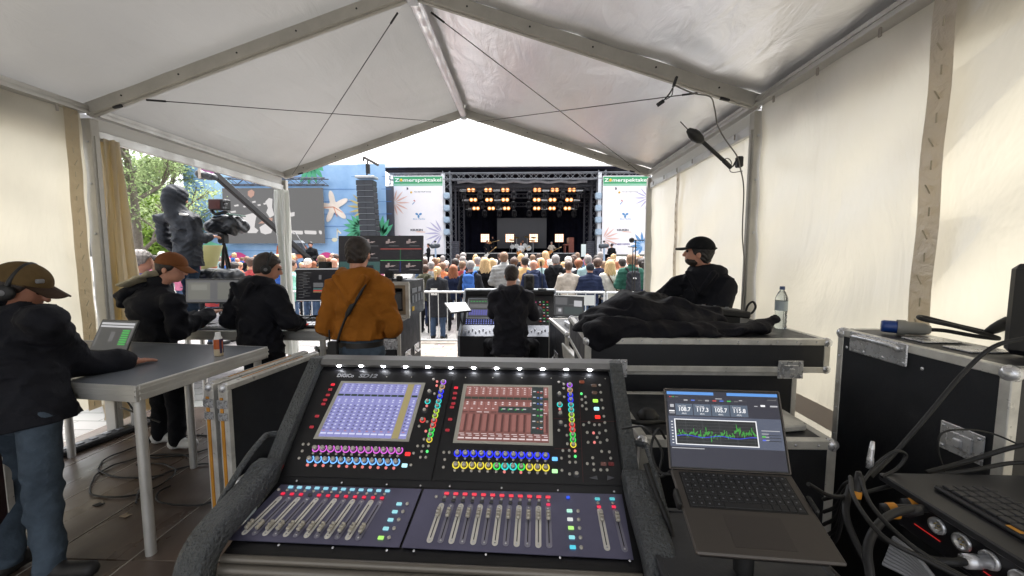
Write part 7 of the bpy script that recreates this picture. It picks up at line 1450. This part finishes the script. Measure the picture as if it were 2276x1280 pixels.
for c in range(12):
    x = c / 12 + .004; w = 1 / 12 - .008; rc.append((x, 0, x + w, .18, RED2)); rc.append((x, .3, x + w, .47, RED2))
    for y in (.03, .065, .1, .135): rc.append((x + w * .45, y, x + w * .75, y + .014, PKW)); 
    rc.append((x + w * .1, .025, x + w * .3, .035, PKW)); rc.append((x, .21, x + w, .25, DKG))
    for y in (.3, .335): rc.append((x + w * .4, y, x + w * .7, y + .02, PKW))
    rc.append((x + w * .1, .42, x + w * .4, .435, PKW)); rc.append((x, .485, x + w * .8, .498, PKW if c in (2, 3, 11) else RED3))
    rc.append((x, .53, x + w * .55, .82, RED2)); rc.append((x + w * .6, .53, x + w * .9, .84, RED3)); rc.append((x, .87, x + w * .8, .88, PKW)); rc.append((x + w * .3, .9, x + w * .9, .912, PKW)); rc.append((x, .94, x + w * .9, .965, PKW))
rc += [(.42, .385, .8, .5, SLT), (.8, .0, .94, .86, SLT)]
for k, c in enumerate((UIR, UIB, UIB, UIGR, UIGR, UIO, UIR)):
    y = .08 + k * .11; rc += [(.815, y, .85, y + .02, UIL), (.865, y + .012, .885, y + .035, c), (.9, y, .93, y + .018, UIL), (.9, y + .03, .925, y + .045, c)]
for k in range(4): rc += [(.46 + k * .08, .42, .5 + k * .08, .44, UIL), (.45 + k * .08, .43, .465 + k * .08, .455, UIGR)]
lcd(((1031, 854.6), (1226.5, 858), (1228.8, 991.6), (1007, 984.8)), rc, RED1, 'r')
# knobs, rings and keys -------------------------------------------------
CAPM = mat('knob_grey', '#b8b3aa', .35, .2); KSK = mat('knob_skirt', '#141416', .4)
kcap = MB(); kcap.lathe([(.0085, 0), (.0085, .012), (.0075, .016), (0, .016)], (0, 0, 0), n=14); kcap = kcap.mesh('knob', CAPM); kskirt = MB().lathe([(.0095, 0), (.0095, .004), (.0, .0045)], (0, 0, 0), n=14).mesh('knob_skirt', KSK)
ringm = MB().lathe([(.0098, .0015), (.0105, .0028), (.0135, .0028), (.0142, .0012)], (0, 0, 0), n=18)
def ring_me(m):
    b = MB(); N_ = 20; vs = []; fs = []
    for i in range(N_ + 1):
        a = math.radians(-240 + 300 * i / N_)
        for r, z in ((.0098, .0016), (.0103, .003), (.0140, .003), (.0146, .0014)): vs.append((r * math.cos(a), r * math.sin(a), z))
    for i in range(N_):
        for k in range(3): fs.append((i * 4 + k, i * 4 + k + 1, i * 4 + 5 + k, i * 4 + 4 + k))
    return b.add(vs, fs, True).mesh('light_ring', m)
RCOL = {k: glow('ring_' + k, c, s) for k, (c, s) in dict(purple=((.62, .12, .62), 1.3), sky=((.16, .42, .95), 1.6), blue=((.02, .03, .9), 1.6), yellow=((.75, .62, .05), 1.3), green=((.05, .75, .10), 1.3), cyan=((.03, .65, .62), 1.3), lime=((.5, .75, .05), 1.3), red=((.85, .06, .05), 1.3), violet=((.38, .1, .85), 1.4), tan=((.6, .32, .15), 1.1), dim=((.03, .03, .035), 1)).items()}
RM = {k: ring_me(m) for k, m in RCOL.items()}
Rup = Matrix((UX, UV, UPN)).transposed(); Rlo = Matrix((UX, LV, LOWN)).transposed(); W0i = W0.inverted()
def MU(p, R, s=1.0): return W0i @ (Matrix.Translation(p) @ R.to_4x4() @ Matrix.Scale(s, 4))
def knob(px, py, col, s=1.0):
    p = up(px, py, .003); o = put('encoder', kcap, CN, M_=MU(p + UPN * .003, Rup, s)); put('knob_skirt', kskirt, o)
    put('light_ring', RM[col], o, (0, 0, -.003))
keyg = MB().lathe([(.0062, 0), (.0062, .004), (.0045, .0058), (0, .006)], (0, 0, 0), n=12); KEY = {k: keyg.mesh('round_key', m) for k, m in dict(grey=CAPM, pink=glow('key_pink', (.8, .22, .2), 1.1), red=glow('key_red', (.7, .03, .05), 1.3), green=glow('key_green', (.1, .8, .2), 1.4), dark=KSK).items()}
def key(px, py, col='grey', s=1.0, f=None): q = (f or up)(px, py, .003); put('round_key', KEY[col], CN, M_=MU(q, Rup if f is None else Rlo, s))
sq = MB().box((0, 0, .003), (.022, .013, .006), None, .002); LBL = {}
def lit(px, py, c, st, w=1.0, h=1.0, f=None, nm='lit_key'):
    k = (c, st)
    if k not in LBL: LBL[k] = sq.mesh('lit_key', glow('lit_%d' % len(LBL), c, st))
    q = (f or up)(px, py, .003); put(nm, LBL[k], CN, M_=MU(q, Rup if f is None else Rlo) @ Matrix.Diagonal((w, h, 1, 1)))
def row(n, a, b, fn):
    for i in range(n): t_ = i / (n - 1); fn(a[0] + (b[0] - a[0]) * t_, a[1] + (b[1] - a[1]) * t_, i)
row(12, (703, 997), (888.5, 1002), lambda x, y, i: knob(x, y, 'purple')); row(12, (697, 1008), (884.5, 1014), lambda x, y, i: key(x, y, 'grey', .75))
row(12, (691, 1021), (881.5, 1027.5), lambda x, y, i: knob(x, y, 'sky')); row(12, (684.5, 1034), (876, 1041), lambda x, y, i: key(x, y, 'grey' if i == 3 else 'pink', .85))
row(12, (1017.5, 1007.5), (1212.5, 1013.5), lambda x, y, i: knob(x, y, 'blue')); row(12, (1016, 1019), (1212, 1025), lambda x, y, i: key(x, y, 'grey', .75))
row(12, (1014, 1033.5), (1213, 1039.5), lambda x, y, i: knob(x, y, ('yellow',) * 5 + ('green', 'cyan', 'cyan', 'green') + ('yellow',) * 3 if False else (['yellow'] * 5 + ['green', 'cyan', 'cyan', 'green'] + ['yellow'] * 3)[i])); row(12, (1011, 1046), (1213, 1052), lambda x, y, i: key(x, y, 'pink' if i in (6, 8) else 'grey', .85))
CC = ['violet', 'tan', 'blue', 'blue', 'cyan', 'cyan', 'lime', 'lime', 'red', 'red', 'green', 'green', 'yellow']
row(13, (986, 850), (955, 978), lambda x, y, i: knob(x, y, CC[i], .82)); row(13, (1266, 856.5), (1274, 989), lambda x, y, i: knob(x, y, CC[i], .82))
for x, y, c in ((955.5, 872, 'dim'), (951, 893, 'cyan'), (945, 913, 'dim'), (940, 934, 'red'), (1243, 877, 'dim'), (1244, 900, 'cyan'), (1245, 920, 'dim'), (1246, 941, 'dim'), (1281, 1054, 'dim')): knob(x, y, c, .82)
for x, y, c in ((964, 844, 'grey'), (972, 849, 'pink'), (971, 858, 'pink'), (966, 876, 'grey'), (949, 903, 'pink'), (950, 938, 'grey'), (932, 948, 'grey'), (947, 959, 'pink'), (943, 977, 'grey'), (929, 992, 'grey'), (941, 992, 'grey'), (953, 992, 'grey'), (938, 1004, 'grey'), (950, 1004, 'green'), (935, 1017, 'grey'), (947, 1017, 'grey'), (920, 1008, 'grey'), (914, 1034, 'grey'), (675, 988, 'grey'), (687, 988, 'grey'), (673, 1003, 'grey'), (666, 1019, 'grey'),
    (1242, 850, 'grey'), (1253, 855, 'grey'), (1253, 864, 'grey'), (1254, 883, 'grey'), (1244, 910, 'pink'), (1257, 947, 'grey'), (1242, 957, 'grey'), (1260, 968, 'grey'), (1261, 987, 'grey'), (1251, 1002, 'grey'), (1265, 1002, 'grey'), (1278, 1003, 'pink'), (1265, 1015, 'grey'), (1278.5, 1015, 'green'), (1266, 1028, 'grey'), (1279, 1028, 'grey'), (1248, 1019, 'grey'), (1249, 1046, 'grey'), (1266, 1054, 'grey'),
    (1333, 857, 'grey'), (1335, 873, 'grey'), (1337, 890, 'grey'), (1340, 908, 'grey'), (1342, 926, 'grey'), (1292, 876, 'green'), (1301, 883, 'grey'), (1293, 889, 'grey'), (1302, 896, 'grey'), (1294, 903, 'grey'), (1303, 910, 'grey'), (1297, 945, 'grey'), (1309, 940, 'grey'), (1321, 945, 'grey'), (1332, 945, 'grey'), (1344, 940, 'grey'), (1305, 962, 'grey'), (1319, 963, 'pink'), (1332, 963, 'grey'), (1346, 958, 'grey'), (1327, 973, 'grey'), (1307, 984, 'grey'), (1321, 984, 'pink'), (1334, 984, 'grey'), (1349, 979, 'grey'), (1337, 1004, 'grey'), (1354, 1005, 'grey'), (1317, 1018, 'grey'), (1357, 1019, 'grey'), (1305, 1031, 'grey'), (1319, 1032, 'grey'), (1320, 1045, 'grey'), (1335, 1045, 'grey'), (1349, 1045, 'grey'),
    (987, 1006, 'grey'), (999, 1006, 'grey'), (989, 1022, 'grey'), (986, 1039, 'grey')): key(x, y, c, .85)
for i, (x, y) in enumerate(((741, 856), (735, 867), (730, 879), (724, 890), (720, 899), (706, 926), (694, 950), (1014, 863), (1012, 875), (1010, 886), (1008, 898), (1005, 906), (1001, 933), (995, 957))): lit(x, y, (.75, .02, .04) if i in (0, 7) else (.30, .02, .03), 1.3, .75, .8, nm='mute_key')
for x, y, c, s in ((907, 1010, (.95, .03, .03), 1.6), (900, 1035.5, (.45, .85, .95), 1.5), (1233, 1021, (.15, .5, 1), 1.5), (1233, 1048, (.45, .95, .4), 1.4), (1323, 892, (.4, .85, .08), 1.5), (1325.5, 909.6, (.4, .85, 1), 1.5), (1328, 928, (.95, .03, .02), 1.6), (1293, 850, (.22, .05, .02), .8), (1320, 858, (.12, .07, .05), .7), (1321, 874, (.12, .07, .05), .7), (1341, 1032, (.14, .06, .05), .7), (1358, 1032, (.12, .02, .02), .7)): lit(x, y, c, s, .95, 1.05)
for pts in (((1326, 1058), (1310, 1063), (1328, 1067)), ((1350, 1058), (1365, 1063), (1349, 1068))): MB().add([up(*p, .004) for p in pts] + [up(*p, .008) for p in pts], [(3, 4, 5) if pts[0][0] > pts[1][0] else (3, 5, 4), (0, 1, 4, 3), (1, 2, 5, 4), (2, 0, 3, 5)]).build('arrow_key', mat('arrow_grey', '#55555a', .4), CN)
for a, b in (((1230, 931), (1290, 932)), ((1232, 998), (1292, 998)), ((1287, 862), (1296, 1072)), ((1292, 937), (1368, 937))): MB().beam(up(*a, .0035), up(*b, .0035), .0012, .0006, up=UPN).build('scribed_line', mat('line_red', '#5a1618', .5), CN)
for x in (750, 805, 860, 915, 1035, 1095, 1160, 1225, 1300, 1345): key(x, 837.5 + (x - 750) * .008, 'grey', .35)
# faders -------------------------------------------------------------
TRK = mat('fader_track', '#d6d2ca', .45, .1); TRK2 = mat('fader_track_dark', '#8d8b9a', .4, .5); SLOT = mat('fader_slot', '#08080a', .6)
fcap = MB(); fcap.box((0, 0, .010), (.0135, .030, .012), None, .003); fcap.box((0, .0, .017), (.0125, .006, .004), None, .0015); fcap.box((0, .012, .016), (.0125, .007, .006), None, .002); fcap = fcap.mesh('fader_cap', mat('fader_cap_grey', '#a8a296', .35, .2))
def fader(a, b, c, dark):
    A_, B_ = lo(*a, .0035), lo(*b, .0035); d = (B_ - A_).normalized(); sd = d.cross(LOWN).normalized(); w = .0095; m = MB(); n = 8; vs = []
    for i in range(n + 1): an = pi * i / n; vs.append(A_ - d * (.012 + .0095 * math.sin(an)) + sd * (w * math.cos(an)))
    for i in range(n + 1): an = pi * i / n; vs.append(B_ + d * (.008 + .0095 * math.sin(an)) - sd * (w * math.cos(an)))
    q = len(vs); f0 = tuple(range(q)); nn_ = (vs[1] - vs[0]).cross(vs[3] - vs[0]); f0 = f0 if nn_.dot(LOWN) > 0 else f0[::-1]
    m.add(vs + [v + LOWN * .0012 for v in vs], [tuple(i + q for i in f0)] + [(i, (i + 1) % q, q + (i + 1) % q, q + i) for i in range(q)]); tr = m.build('fader_track', TRK2 if dark else TRK, CN)
    MB().beam(A_ + LOWN * .0016, B_ + LOWN * .0016, .0028, .0012, up=LOWN).build('fader_slot', SLOT, tr)
    for p in (A_ - d * .012, B_ + d * .008): MB().lathe([(0, .0022), (.0022, .002), (.003, .001)], p + LOWN * .0008, LOWN, 8).build('screw', CHROME, tr)
    pc = lo(*c, .004); t_ = max(.02, min(.98, (pc - A_).dot(d) / (B_ - A_).length)); pc = A_.lerp(B_, t_) + LOWN * .002; R = Matrix((sd * -1, -d, LOWN)).transposed(); put('fader_cap', fcap, CN, M_=W0i @ (Matrix.Translation(pc) @ R.to_4x4()))
for i in range(12):
    t_ = i / 11; fader((614.8 + t_ * 226, 1116 + t_ * 9), (550 + t_ * 250, 1180 + t_ * 12), (554 + t_ * 248, 1172 + t_ * 9), i % 2)
    lit(646.7 + t_ * 215, 1085 + t_ * 8.6, (.28, .62, .75), 1.1, .8, .75, lo, 'channel_label'); key(639 + t_ * 216, 1091 + t_ * 9.2, 'grey', .8, lo); lit(629.6 + t_ * 220, 1099.5 + t_ * 9.8, (.02, .02, .02) if i == 3 else (.75, .02, .06), 1.2, .62, .7, lo, 'mute_key')
    fader((979 + t_ * 239.5, 1132 + t_ * 6.5), (957 + t_ * 263.5, 1197 + t_ * 12), (974 + t_ * 245, 1145.6 + t_ * 7.5), i % 2)
    lit(993 + t_ * 225, 1099 + t_ * 8.4, (.80, .05, .08), 1.2, .78, .75, lo, 'channel_label'); key(989 + t_ * 230, 1106.5 + t_ * 8.6, 'grey', .8, lo); lit(986.6 + t_ * 232, 1114 + t_ * 10, (.7, .03, .1) if i == 11 else (.02, .02, .02), 1.2, .62, .7, lo, 'mute_key')
for k, (a, b, c) in enumerate((((1334.5, 1144), (1348, 1214), (1338, 1156)), ((1369.4, 1146), (1387, 1217), (1374.5, 1157)))): fader(a, b, c, k)
for x in (1327.6, 1360.5): lit(x, 1111.5, (.1, .5, .55), 1.1, .8, .8, lo, 'channel_label'); key(x + 1.5, 1120, 'grey', .8, lo); lit(x + 3.5, 1129, (.8, .03, .08), 1.2, .62, .7, lo, 'mute_key')
for k, (x, y) in enumerate(((887.5, 1122.6), (878, 1140), (868.4, 1158), (858, 1177.5), (847, 1198))): lit(x, y, (.28, .62, .68) if k < 4 else (.4, .8, .15), 1.2, .85, .9, lo); key(x + 18, y - 1, 'grey', .95, lo)
for k, (x, y, c) in enumerate(((1265.7, 1138, (.4, .75, .6)), (1267, 1157, (.6, .62, .6)), (1269, 1176, (.42, .8, .2)), (1271, 1197, (.25, .65, .7)), (1273, 1219, (.08, .55, .7)))): lit(x, y, c, 1.2, .85, .9, lo); key(x + 19, y, 'grey', .95, lo)
lit(1262.4, 1108, (.02, .08, .7), 1.3, .55, .75, lo); key(970, 1106, 'grey', .9, lo); key(620, 1090, 'grey', .85, lo)
for x, y in ((660, 1070), (760, 1074), (860, 1078), (935, 1081), (1000, 1082), (1115, 1086), (1240, 1091), (1365, 1094), (490, 1207), (620, 1213), (740, 1219), (860, 1225), (920, 1226), (1080, 1234), (1245, 1241), (1400, 1248)): q = lo(x, y, .0035); MB().lathe([(0, .003), (.003, .0026), (.004, 0)], q, LOWN, 10).build('screw', CHROME, CN)
# ================================================================== measuring laptop on its bracket
t = thing('laptop', 'dark laptop showing sound level figures and a green graph', 'laptop', (.59, 1.0, 1.0)); BL = at(1489, 1040, 1.13); BR = at(1757, 1054, 1.10); TL = at(1475, 864, 1.21); u = BR - BL; v = TL - BL; v = v - u * (v.dot(u) / u.dot(u)); ALB = mat('laptop_space', '#4d4844', .42, .5, .06, 5)
NAV = E_('navy_ui', (.022, .022, .038), 1); SLB = E_('slate_ui', (.085, .10, .15), 1); SLB2 = E_('slate_ui2', (.09, .12, .17), 1); SKY_ = E_('sky_ui', (.10, .30, .72), 1.1); BK = E_('black_ui', (.004, .005, .006), 1); GRY = E_('grid_ui', (.07, .075, .08), 1)
it = [(.0, .955, .43, .995, SKY_), (.55, .955, 1, .995, SKY_), (.0, .26, 1, .66, SLB)] + [(.07 + k * .165, .675, .07 + k * .165 + .158, .83, SLB2) for k in range(4)]
it += [(.05, .285, .785, .625, UIW), (.06, .297, .775, .613, BK)] + [(.06, .335 + k * .04, .775, .339 + k * .04, GRY) for k in range(7)] + [(.15 + k * .15, .297, .153 + k * .15, .613, GRY) for k in range(5)]
rr = random.Random(4); g = E_('graph_green', (.06, .42, .05), 1); b_ = E_('graph_blue', (.04, .06, .75), 1.1)
for k in range(70):
    x = .064 + k * .0101; a0 = .41 + .02 * math.sin(k * .5) + rr.uniform(-.025, .02) + (.03 if k > 50 else 0); a1 = a0 + rr.uniform(.005, .05) * (2 if rr.random() < .15 else 1)
    if k == 30: a0 = .33
    it += [(x, a0, x + .006, a1, g), (x, a0 + .02, x + .0101, a0 + .027, g)]
    yb = .395 + .012 * math.sin(k * .21); it.append((x, yb, x + .0101, yb + .008, b_))
it += [(.02, .26 + .04 * k + .04, .036, .27 + .04 * k + .04, UIW) for k in range(8)]
it += [(.815, .5 - .04 * k, .815 + (.16 if k == 0 else .06), .51 - .04 * k, UIL) for k in range(4)] + [(.815, .42, .845, .438, E_('gr', (.1, .6, .05), 1)), (.815, .375, .845, .393, E_('bl', (.1, .15, .8), 1)), (.87, .445, .98, .452, BK), (.88, .412, .98, .42, BK), (.87, .37, .98, .378, BK)]
it += [(.01, .235, .3, .245, UIL), (.15 + 0, .88, .72, .884, UIM)] + [(.15 + k * .065, .872, .15 + k * .065 + .035, .89, (UIL, UIB, UIM, UIL, UIR, UIB, UIGR, UIM)[k % 8]) for k in range(8)] + [(.015, .915, .03, .93, UIR), (.033, .915, .045, .93, UIO), (.048, .915, .06, .93, UIGR), (.07, .915, .1, .93, UIM), (.44, .905, .5, .915, UIL), (.65, .89, .68, .9, UIL), (.9, .905, .98, .918, UIM), (.78, .82, .81, .83, UIL), (.84, .82, .88, .845, UIW), (.92, .82, .985, .84, UIL), (.02, .78, .055, .82, UIL), (.01, .72, .06, .738, UIW), (.01, .695, .06, .705, UIL)]
o, uu, vv, n = display(t, BL, u, v, .006, .006, it, NAV)
uN, vN = u.normalized(), v.normalized()
for a, b in ((BL, BL + u), (BL + u, BL + u + v), (BL + v, BL + u + v), (BL, BL + v)): MB().cyl(a, b, .0028, n=8).build('lid_rim', ALB, t)
m = MB()
for k, s in enumerate(('108.7', '117.3', '105.7', '115.8')): add_text(m, s, o + uu * (.103 + k * .165) + vv * .73 + n * .0022, uu, vv, size=.0165, bold=.02); add_text(m, 'dB(A)', o + uu * (.125 + k * .165) + vv * .69 + n * .0022, uu, vv, size=.006); add_text(m, 'Leq Live', o + uu * (.095 + k * .165) + vv * .79 + n * .0022, uu, vv, size=.007)
m.build('figures', UIW, t, kind='stuff')
ub = u.normalized(); BLf = at(1513, 1203, .93); BRf = at(1842, 1236, .88); fwd_ = ((BLf + BRf) / 2 - (BL + BR) / 2); fwd_ = (fwd_ - ub * fwd_.dot(ub)); DL = .245; fwd_.normalize(); nb = ub.cross(-fwd_).normalized(); nb = nb if nb.z > 0 else -nb; wl = u.length; c0 = (BL + BR) / 2 - nb * .004
Rb = Matrix((ub, -fwd_, nb)).transposed(); MB().box(c0 + fwd_ * (DL / 2 + .004), (wl, DL, .012), Rb, .004).build('keyboard_base', ALB, t)
kb = c0 + nb * .0062; MB().box(kb + fwd_ * .072, (wl * .88, .112, .0012), Rb).build('key_well', mat('key_well', '#0b0b0d', .6), t)
KB_ = mat('key_black', '#18181b', .4); kl = mat('key_legend', '#66686d', .5)
for r in range(6):
    nk = 14; rowh = .0185; y = .022 + r * rowh
    ks = [(i, 1) for i in range(nk)] if r < 5 else [(0, 1), (1, 1), (2, 1), (3, 1.3), (4.3, 4.6), (8.9, 1.2), (10.1, 1), (11.1, .95), (12.05, .95), (13, 1)]
    for i, w in ks:
        xx = -wl * .43 + (i + w / 2) * (wl * .86 / nk); p = kb + ub * xx + fwd_ * y + nb * .001; MB().box(p, (wl * .86 / nk * w - .0025, rowh - .0025, .0022), Rb, .0006).build('key', KB_, t)
        if w < 1.4 and (r * 5 + i) % 1 == 0: MB().box(p + nb * .0013, (.0042, .0035, .0003), Rb).build('key_legend', kl, t)
MB().box(kb + fwd_ * .185, (wl * .42, .085, .0006), Rb).build('touchpad', mat('touchpad', '#484340', .4, .5), t)
t2 = thing('laptop_bracket', 'black bracket tray holding the laptop beside the console', 'bracket', tuple(c0 + fwd_ * .12 - V3(0, 0, .6))); MB().box(c0 + fwd_ * .13 - nb * .03, (wl * .9, .2, .02), Rb, .004).build('tray', BLACK, t2)
for s in (-1, 1): MB().box(c0 + ub * (s * (wl / 2 + .004)) + fwd_ * .1 + nb * .0, (.012, .05, .03), Rb, .004).build('side_clip', RUBBER, t2)
q = c0 + fwd_ * .13 - nb * .04; MB().cyl((q.x, q.y, 0), q, .025, n=12).build('post', BLACK, t2); MB().box((q.x, q.y, .015), (.4, .3, .03), None, .006).build('foot', BLACK, t2)
fcase('drawer_rack', 'dark rack drawer case with silver handle below the laptop', (.60, 1.08, 0), (.46, .36, .86), -.04, e=.02, handles=(('f', .08, .74),), balls=False, edge=PANEL)
# cables beside the console
CABS = [('black cable bundle dropping between console and laptop', [(.40, 1.25, 1.02), (.42, 1.2, .95), (.45, 1.15, .86), (.43, 1.0, .80), (.46, .9, .7)], .009), ('thin black lead curling left of the laptop', [(.45, 1.22, 1.12), (.42, 1.2, 1.16), (.40, 1.2, 1.1), (.41, 1.15, 1.05), (.46, 1.12, 1.06)], .004), ('second thin lead looped left of the laptop', [(.36, 1.4, 1.07), (.41, 1.3, 1.12), (.44, 1.22, 1.08), (.42, 1.18, 1.02), (.45, 1.13, 1.07)], .004),
        ('black cable from the laptop right side to the rack', [(.80, 1.08, 1.06), (.9, 1.12, 1.0), (1.0, 1.15, .99), (1.12, 1.18, 1.0)], .006)]
for lab, pts, r in CABS: o = MB().tube(smoothpath(pts, 7), r, 7).build('cable', RUBBER); tag(o, lab, 'cable')
o = MB().box((.465, 1.118, 1.055), (.03, .012, .01), Matrix.Rotation(.2, 3, 'Z'), .002).build('usb_plug', mat('plug_pale', '#b7b2a6', .4)); tag(o, 'pale connector plugged into the laptop left side', 'connector')
for k, (x, y, z) in enumerate(((.5, 2.0, .93), (.62, 1.92, .92), (1.2, 1.95, .93))):
    o = MB().lathe([(0, 0), (.05, 0), (.055, .02), (.03, .05), (0, .055)], (x, y, .887), n=14).build('cable_drum', BLACK); tag(o, ('round black fitting on the low case behind the console', 'second round fitting on the low case behind the laptop', 'round black fitting at the right end of the low case')[k], 'fitting')
o = MB().tube(smoothpath([(.42, 1.9, .9), (.55, 1.8, .92), (.7, 1.86, .9), (.85, 1.8, .91), (1.0, 1.9, .9)]), .012, 7).build('cable', RUBBER); tag(o, 'thick cable lying on the low case behind the laptop', 'cable')
o = MB().box((1.15, 1.9, .9), (.3, .24, .03), Matrix.Rotation(.2, 3, 'Z'), .006).build('metal_plate', EDGE); tag(o, 'scuffed metal plate on the low case right of the laptop', 'plate')
# ================================================================== right foreground: rack with tray, keyboard, connectors
RK = mat('rack_black', '#111215', .45, 0, .15, 8, rvar=.1); t = thing('equipment_rack', 'dark equipment rack with connector panel at the lower right', 'rack', (1.38, .8, 0)); 
MB().box((1.45, .80, .44), (.58, .74, .88)).build('carcass', RK, t); MB().box((1.44, .80, 1.02), (.684, .80, .022), None, .004).build('tray', mat('tray_black', '#2a2a2c', .38, 0, .1, 6), t); MB().box((1.42, 1.16, .95), (.58, .02, .12)).build('rear_board', RK, t); MB().box((1.70, .8, .95), (.02, .72, .12)).build('side_board', RK, t)
MB().box((1.126, .78, .955), (.012, .74, .11), None, .003).build('connector_panel', mat('panel_dark', '#16161a', .4), t)
for k in range(5):
    y = (1.12, 1.04, .98, .92, .86)[k]; z = .972; MB().lathe([(.0, .002), (.014, .002), (.015, .006), (.021, .007), (.022, .0)], (1.119, y, z), (-1, 0, 0), 18).build('socket', CHROME, t)
    for s in (-1, 0, 1): MB().cyl((1.118, y + s * .005, z + (.004 if s else -.006)), (1.113, y + s * .005, z + (.004 if s else -.006)), .0015, n=6).build('contact', mat('contact', '#c9b46a', .3, .9), t)
for y0, y1 in ((1.10, 1.03), (.93, .84)): MB().beam((1.118, y0, .935), (1.118, y1, .935), .0015, .002).build('red_light_line', glow('led_line_red', (.5, .02, .02), .8), t)
MB().ell((1.118, .94, .937), .004, n=8, m=6).build('red_lamp', glow('led_red', (1, .03, .03), 4), t)
kt = thing('keyboard', 'black computer keyboard with an amber sticker on the rack tray', 'keyboard', (1.245, .905, 1.03), pi / 2 - .03); MB().box((0, 0, .008), (.42, .15, .014), None, .005).build('base', mat('keyboard_black', '#1b1b1e', .45), kt, world=False)
for r in range(5):
    for c in range(15): MB().box((-.19 + c * .0268, .052 - r * .026, .018), (.0235, .0225, .008), None, .002).build('key', mat('key_dark', '#222226', .42), kt, world=False)
MB().box((.02, .067, .0165), (.03, .014, .002), None, .0008).build('sticker', mat('sticker_amber', '#d0912c', .5), kt, world=False)
YT = mat('tape_amber', '#d08a22', .55)
def xlr(lab, a, d, tape=True, s=1.0):
    t = thing('cable_connector', lab, 'connector', tuple(a)); d = Vector(d).normalized(); MB().lathe([(0, 0), (.011 * s, 0), (.011 * s, .03), (.0095 * s, .035), (.0095 * s, .06), (.006 * s, .085), (0, .085)], a, d, 14).build('shell', BLACK if tape else CHROME, t)
    if tape: MB().lathe([(.0115 * s, .012), (.012 * s, .015), (.012 * s, .03), (.0115 * s, .032)], a, d, 14).build('tape_ring', YT, t)
    return t
xlr('black plug with amber ring hanging under the rack tray', at(1962, 1135, 1.06), (.9, -.25, .2), True, 1.7); xlr('second black plug with amber ring behind the first', at(2008, 1122, 1.1), (.9, -.25, .1), True, 1.6); xlr('metal plug seated in the rack connector panel', V3(1.06, .92, .968), (1, 0, 0), False, 1.5); xlr('plug with amber tape on the upright cable at the rack corner', at(1902, 1115, 1.1), (.1, .1, 1), True, 1.0); xlr('upright jack plug above the rack corner', at(1932, 1040, 1.2), (.05, 0, 1), False, .8)
T = lambda px, py, Y: at(px, py, Y)
RCAB = [('thick black cable rising diagonally in front of the tall case', [T(1935, 1060, 1.25), T(1990, 1005, 1.3), T(2060, 925, 1.3), T(2140, 830, 1.3), T(2210, 770, 1.28), T(2300, 748, 1.25)], .0065),
        ('thin black cable looping before the tall case latch', [T(2100, 1050, 1.3), T(2085, 1000, 1.3), T(2095, 962, 1.3), T(2150, 955, 1.3), T(2210, 965, 1.3), T(2290, 1000, 1.25)], .003), ('black cable bow at the rack corner', [T(1915, 1075, 1.15), T(1950, 1030, 1.2), T(1990, 1003, 1.2), T(2014, 1012, 1.2), T(1995, 1040, 1.2), T(1960, 1060, 1.18)], .0045),
        ('thick black cable arching down the rack front', [T(1890, 1060, 1.1), T(1900, 1110, 1.0), T(1960, 1190, .9), T(2050, 1240, .85), T(2150, 1290, .8)], .0055), ('second thick cable down the rack front', [T(1910, 1050, 1.12), T(1935, 1120, 1.0), T(2010, 1200, .9), T(2100, 1260, .85), T(2200, 1310, .8)], .0055), ('heavy cable curving under the rack tray', [T(1935, 1290, .9), T(1930, 1210, .95), T(1970, 1150, 1.0), T(2040, 1130, 1.05), T(2100, 1140, 1.08)], .010), ('broad cable loop at the left foot of the rack', [T(1890, 1080, 1.15), T(1880, 1140, 1.1), T(1900, 1200, 1.05), T(1930, 1260, 1.0)], .009),
        ('cable feeding the metal rack plug', [V3(1.06, .92, .968), V3(1.03, .92, .965), V3(1.0, .95, .95), V3(.99, 1.02, .93), V3(1.02, 1.1, .9)], .009), ('upper cable running to the tall case edge', [T(2060, 1050, 1.25), T(2150, 1025, 1.25), T(2230, 1000, 1.22), T(2290, 985, 1.2)], .007), ('lower cable running along the tray rear edge', [T(2070, 1058, 1.22), T(2160, 1045, 1.2), T(2240, 1030, 1.2), T(2300, 1028, 1.18)], .006)]
for k in range(5): RCAB.append(('slack cable %s between laptop case and rack' % ('first from the top', 'second from the top', 'third from the top', 'fourth from the top', 'lowest')[k], [T(1830, 1110 + k * 28, 1.35), T(1860, 1100 + k * 24, 1.3), T(1880, 1075 + k * 12, 1.25), T(1920, 1060 + k * 6, 1.2)], .006))
for lab, pts, r in RCAB: o = MB().tube(smoothpath(pts, 7), r, 8).build('cable', RUBBER); tag(o, lab, 'cable')
t = thing('ribbon_cable', 'grey bundled ribbon cable at the foot of the rack', 'cable', tuple(T(2020, 1260, .95)))
for k in range(9): MB().tube(smoothpath([T(1985 - k * 3, 1195 + k * 7, .98), T(2030, 1230 + k * 7, .94), T(2080, 1290 + k * 5, .9)], 4), .006, 6).build('strand', GREYP, t)
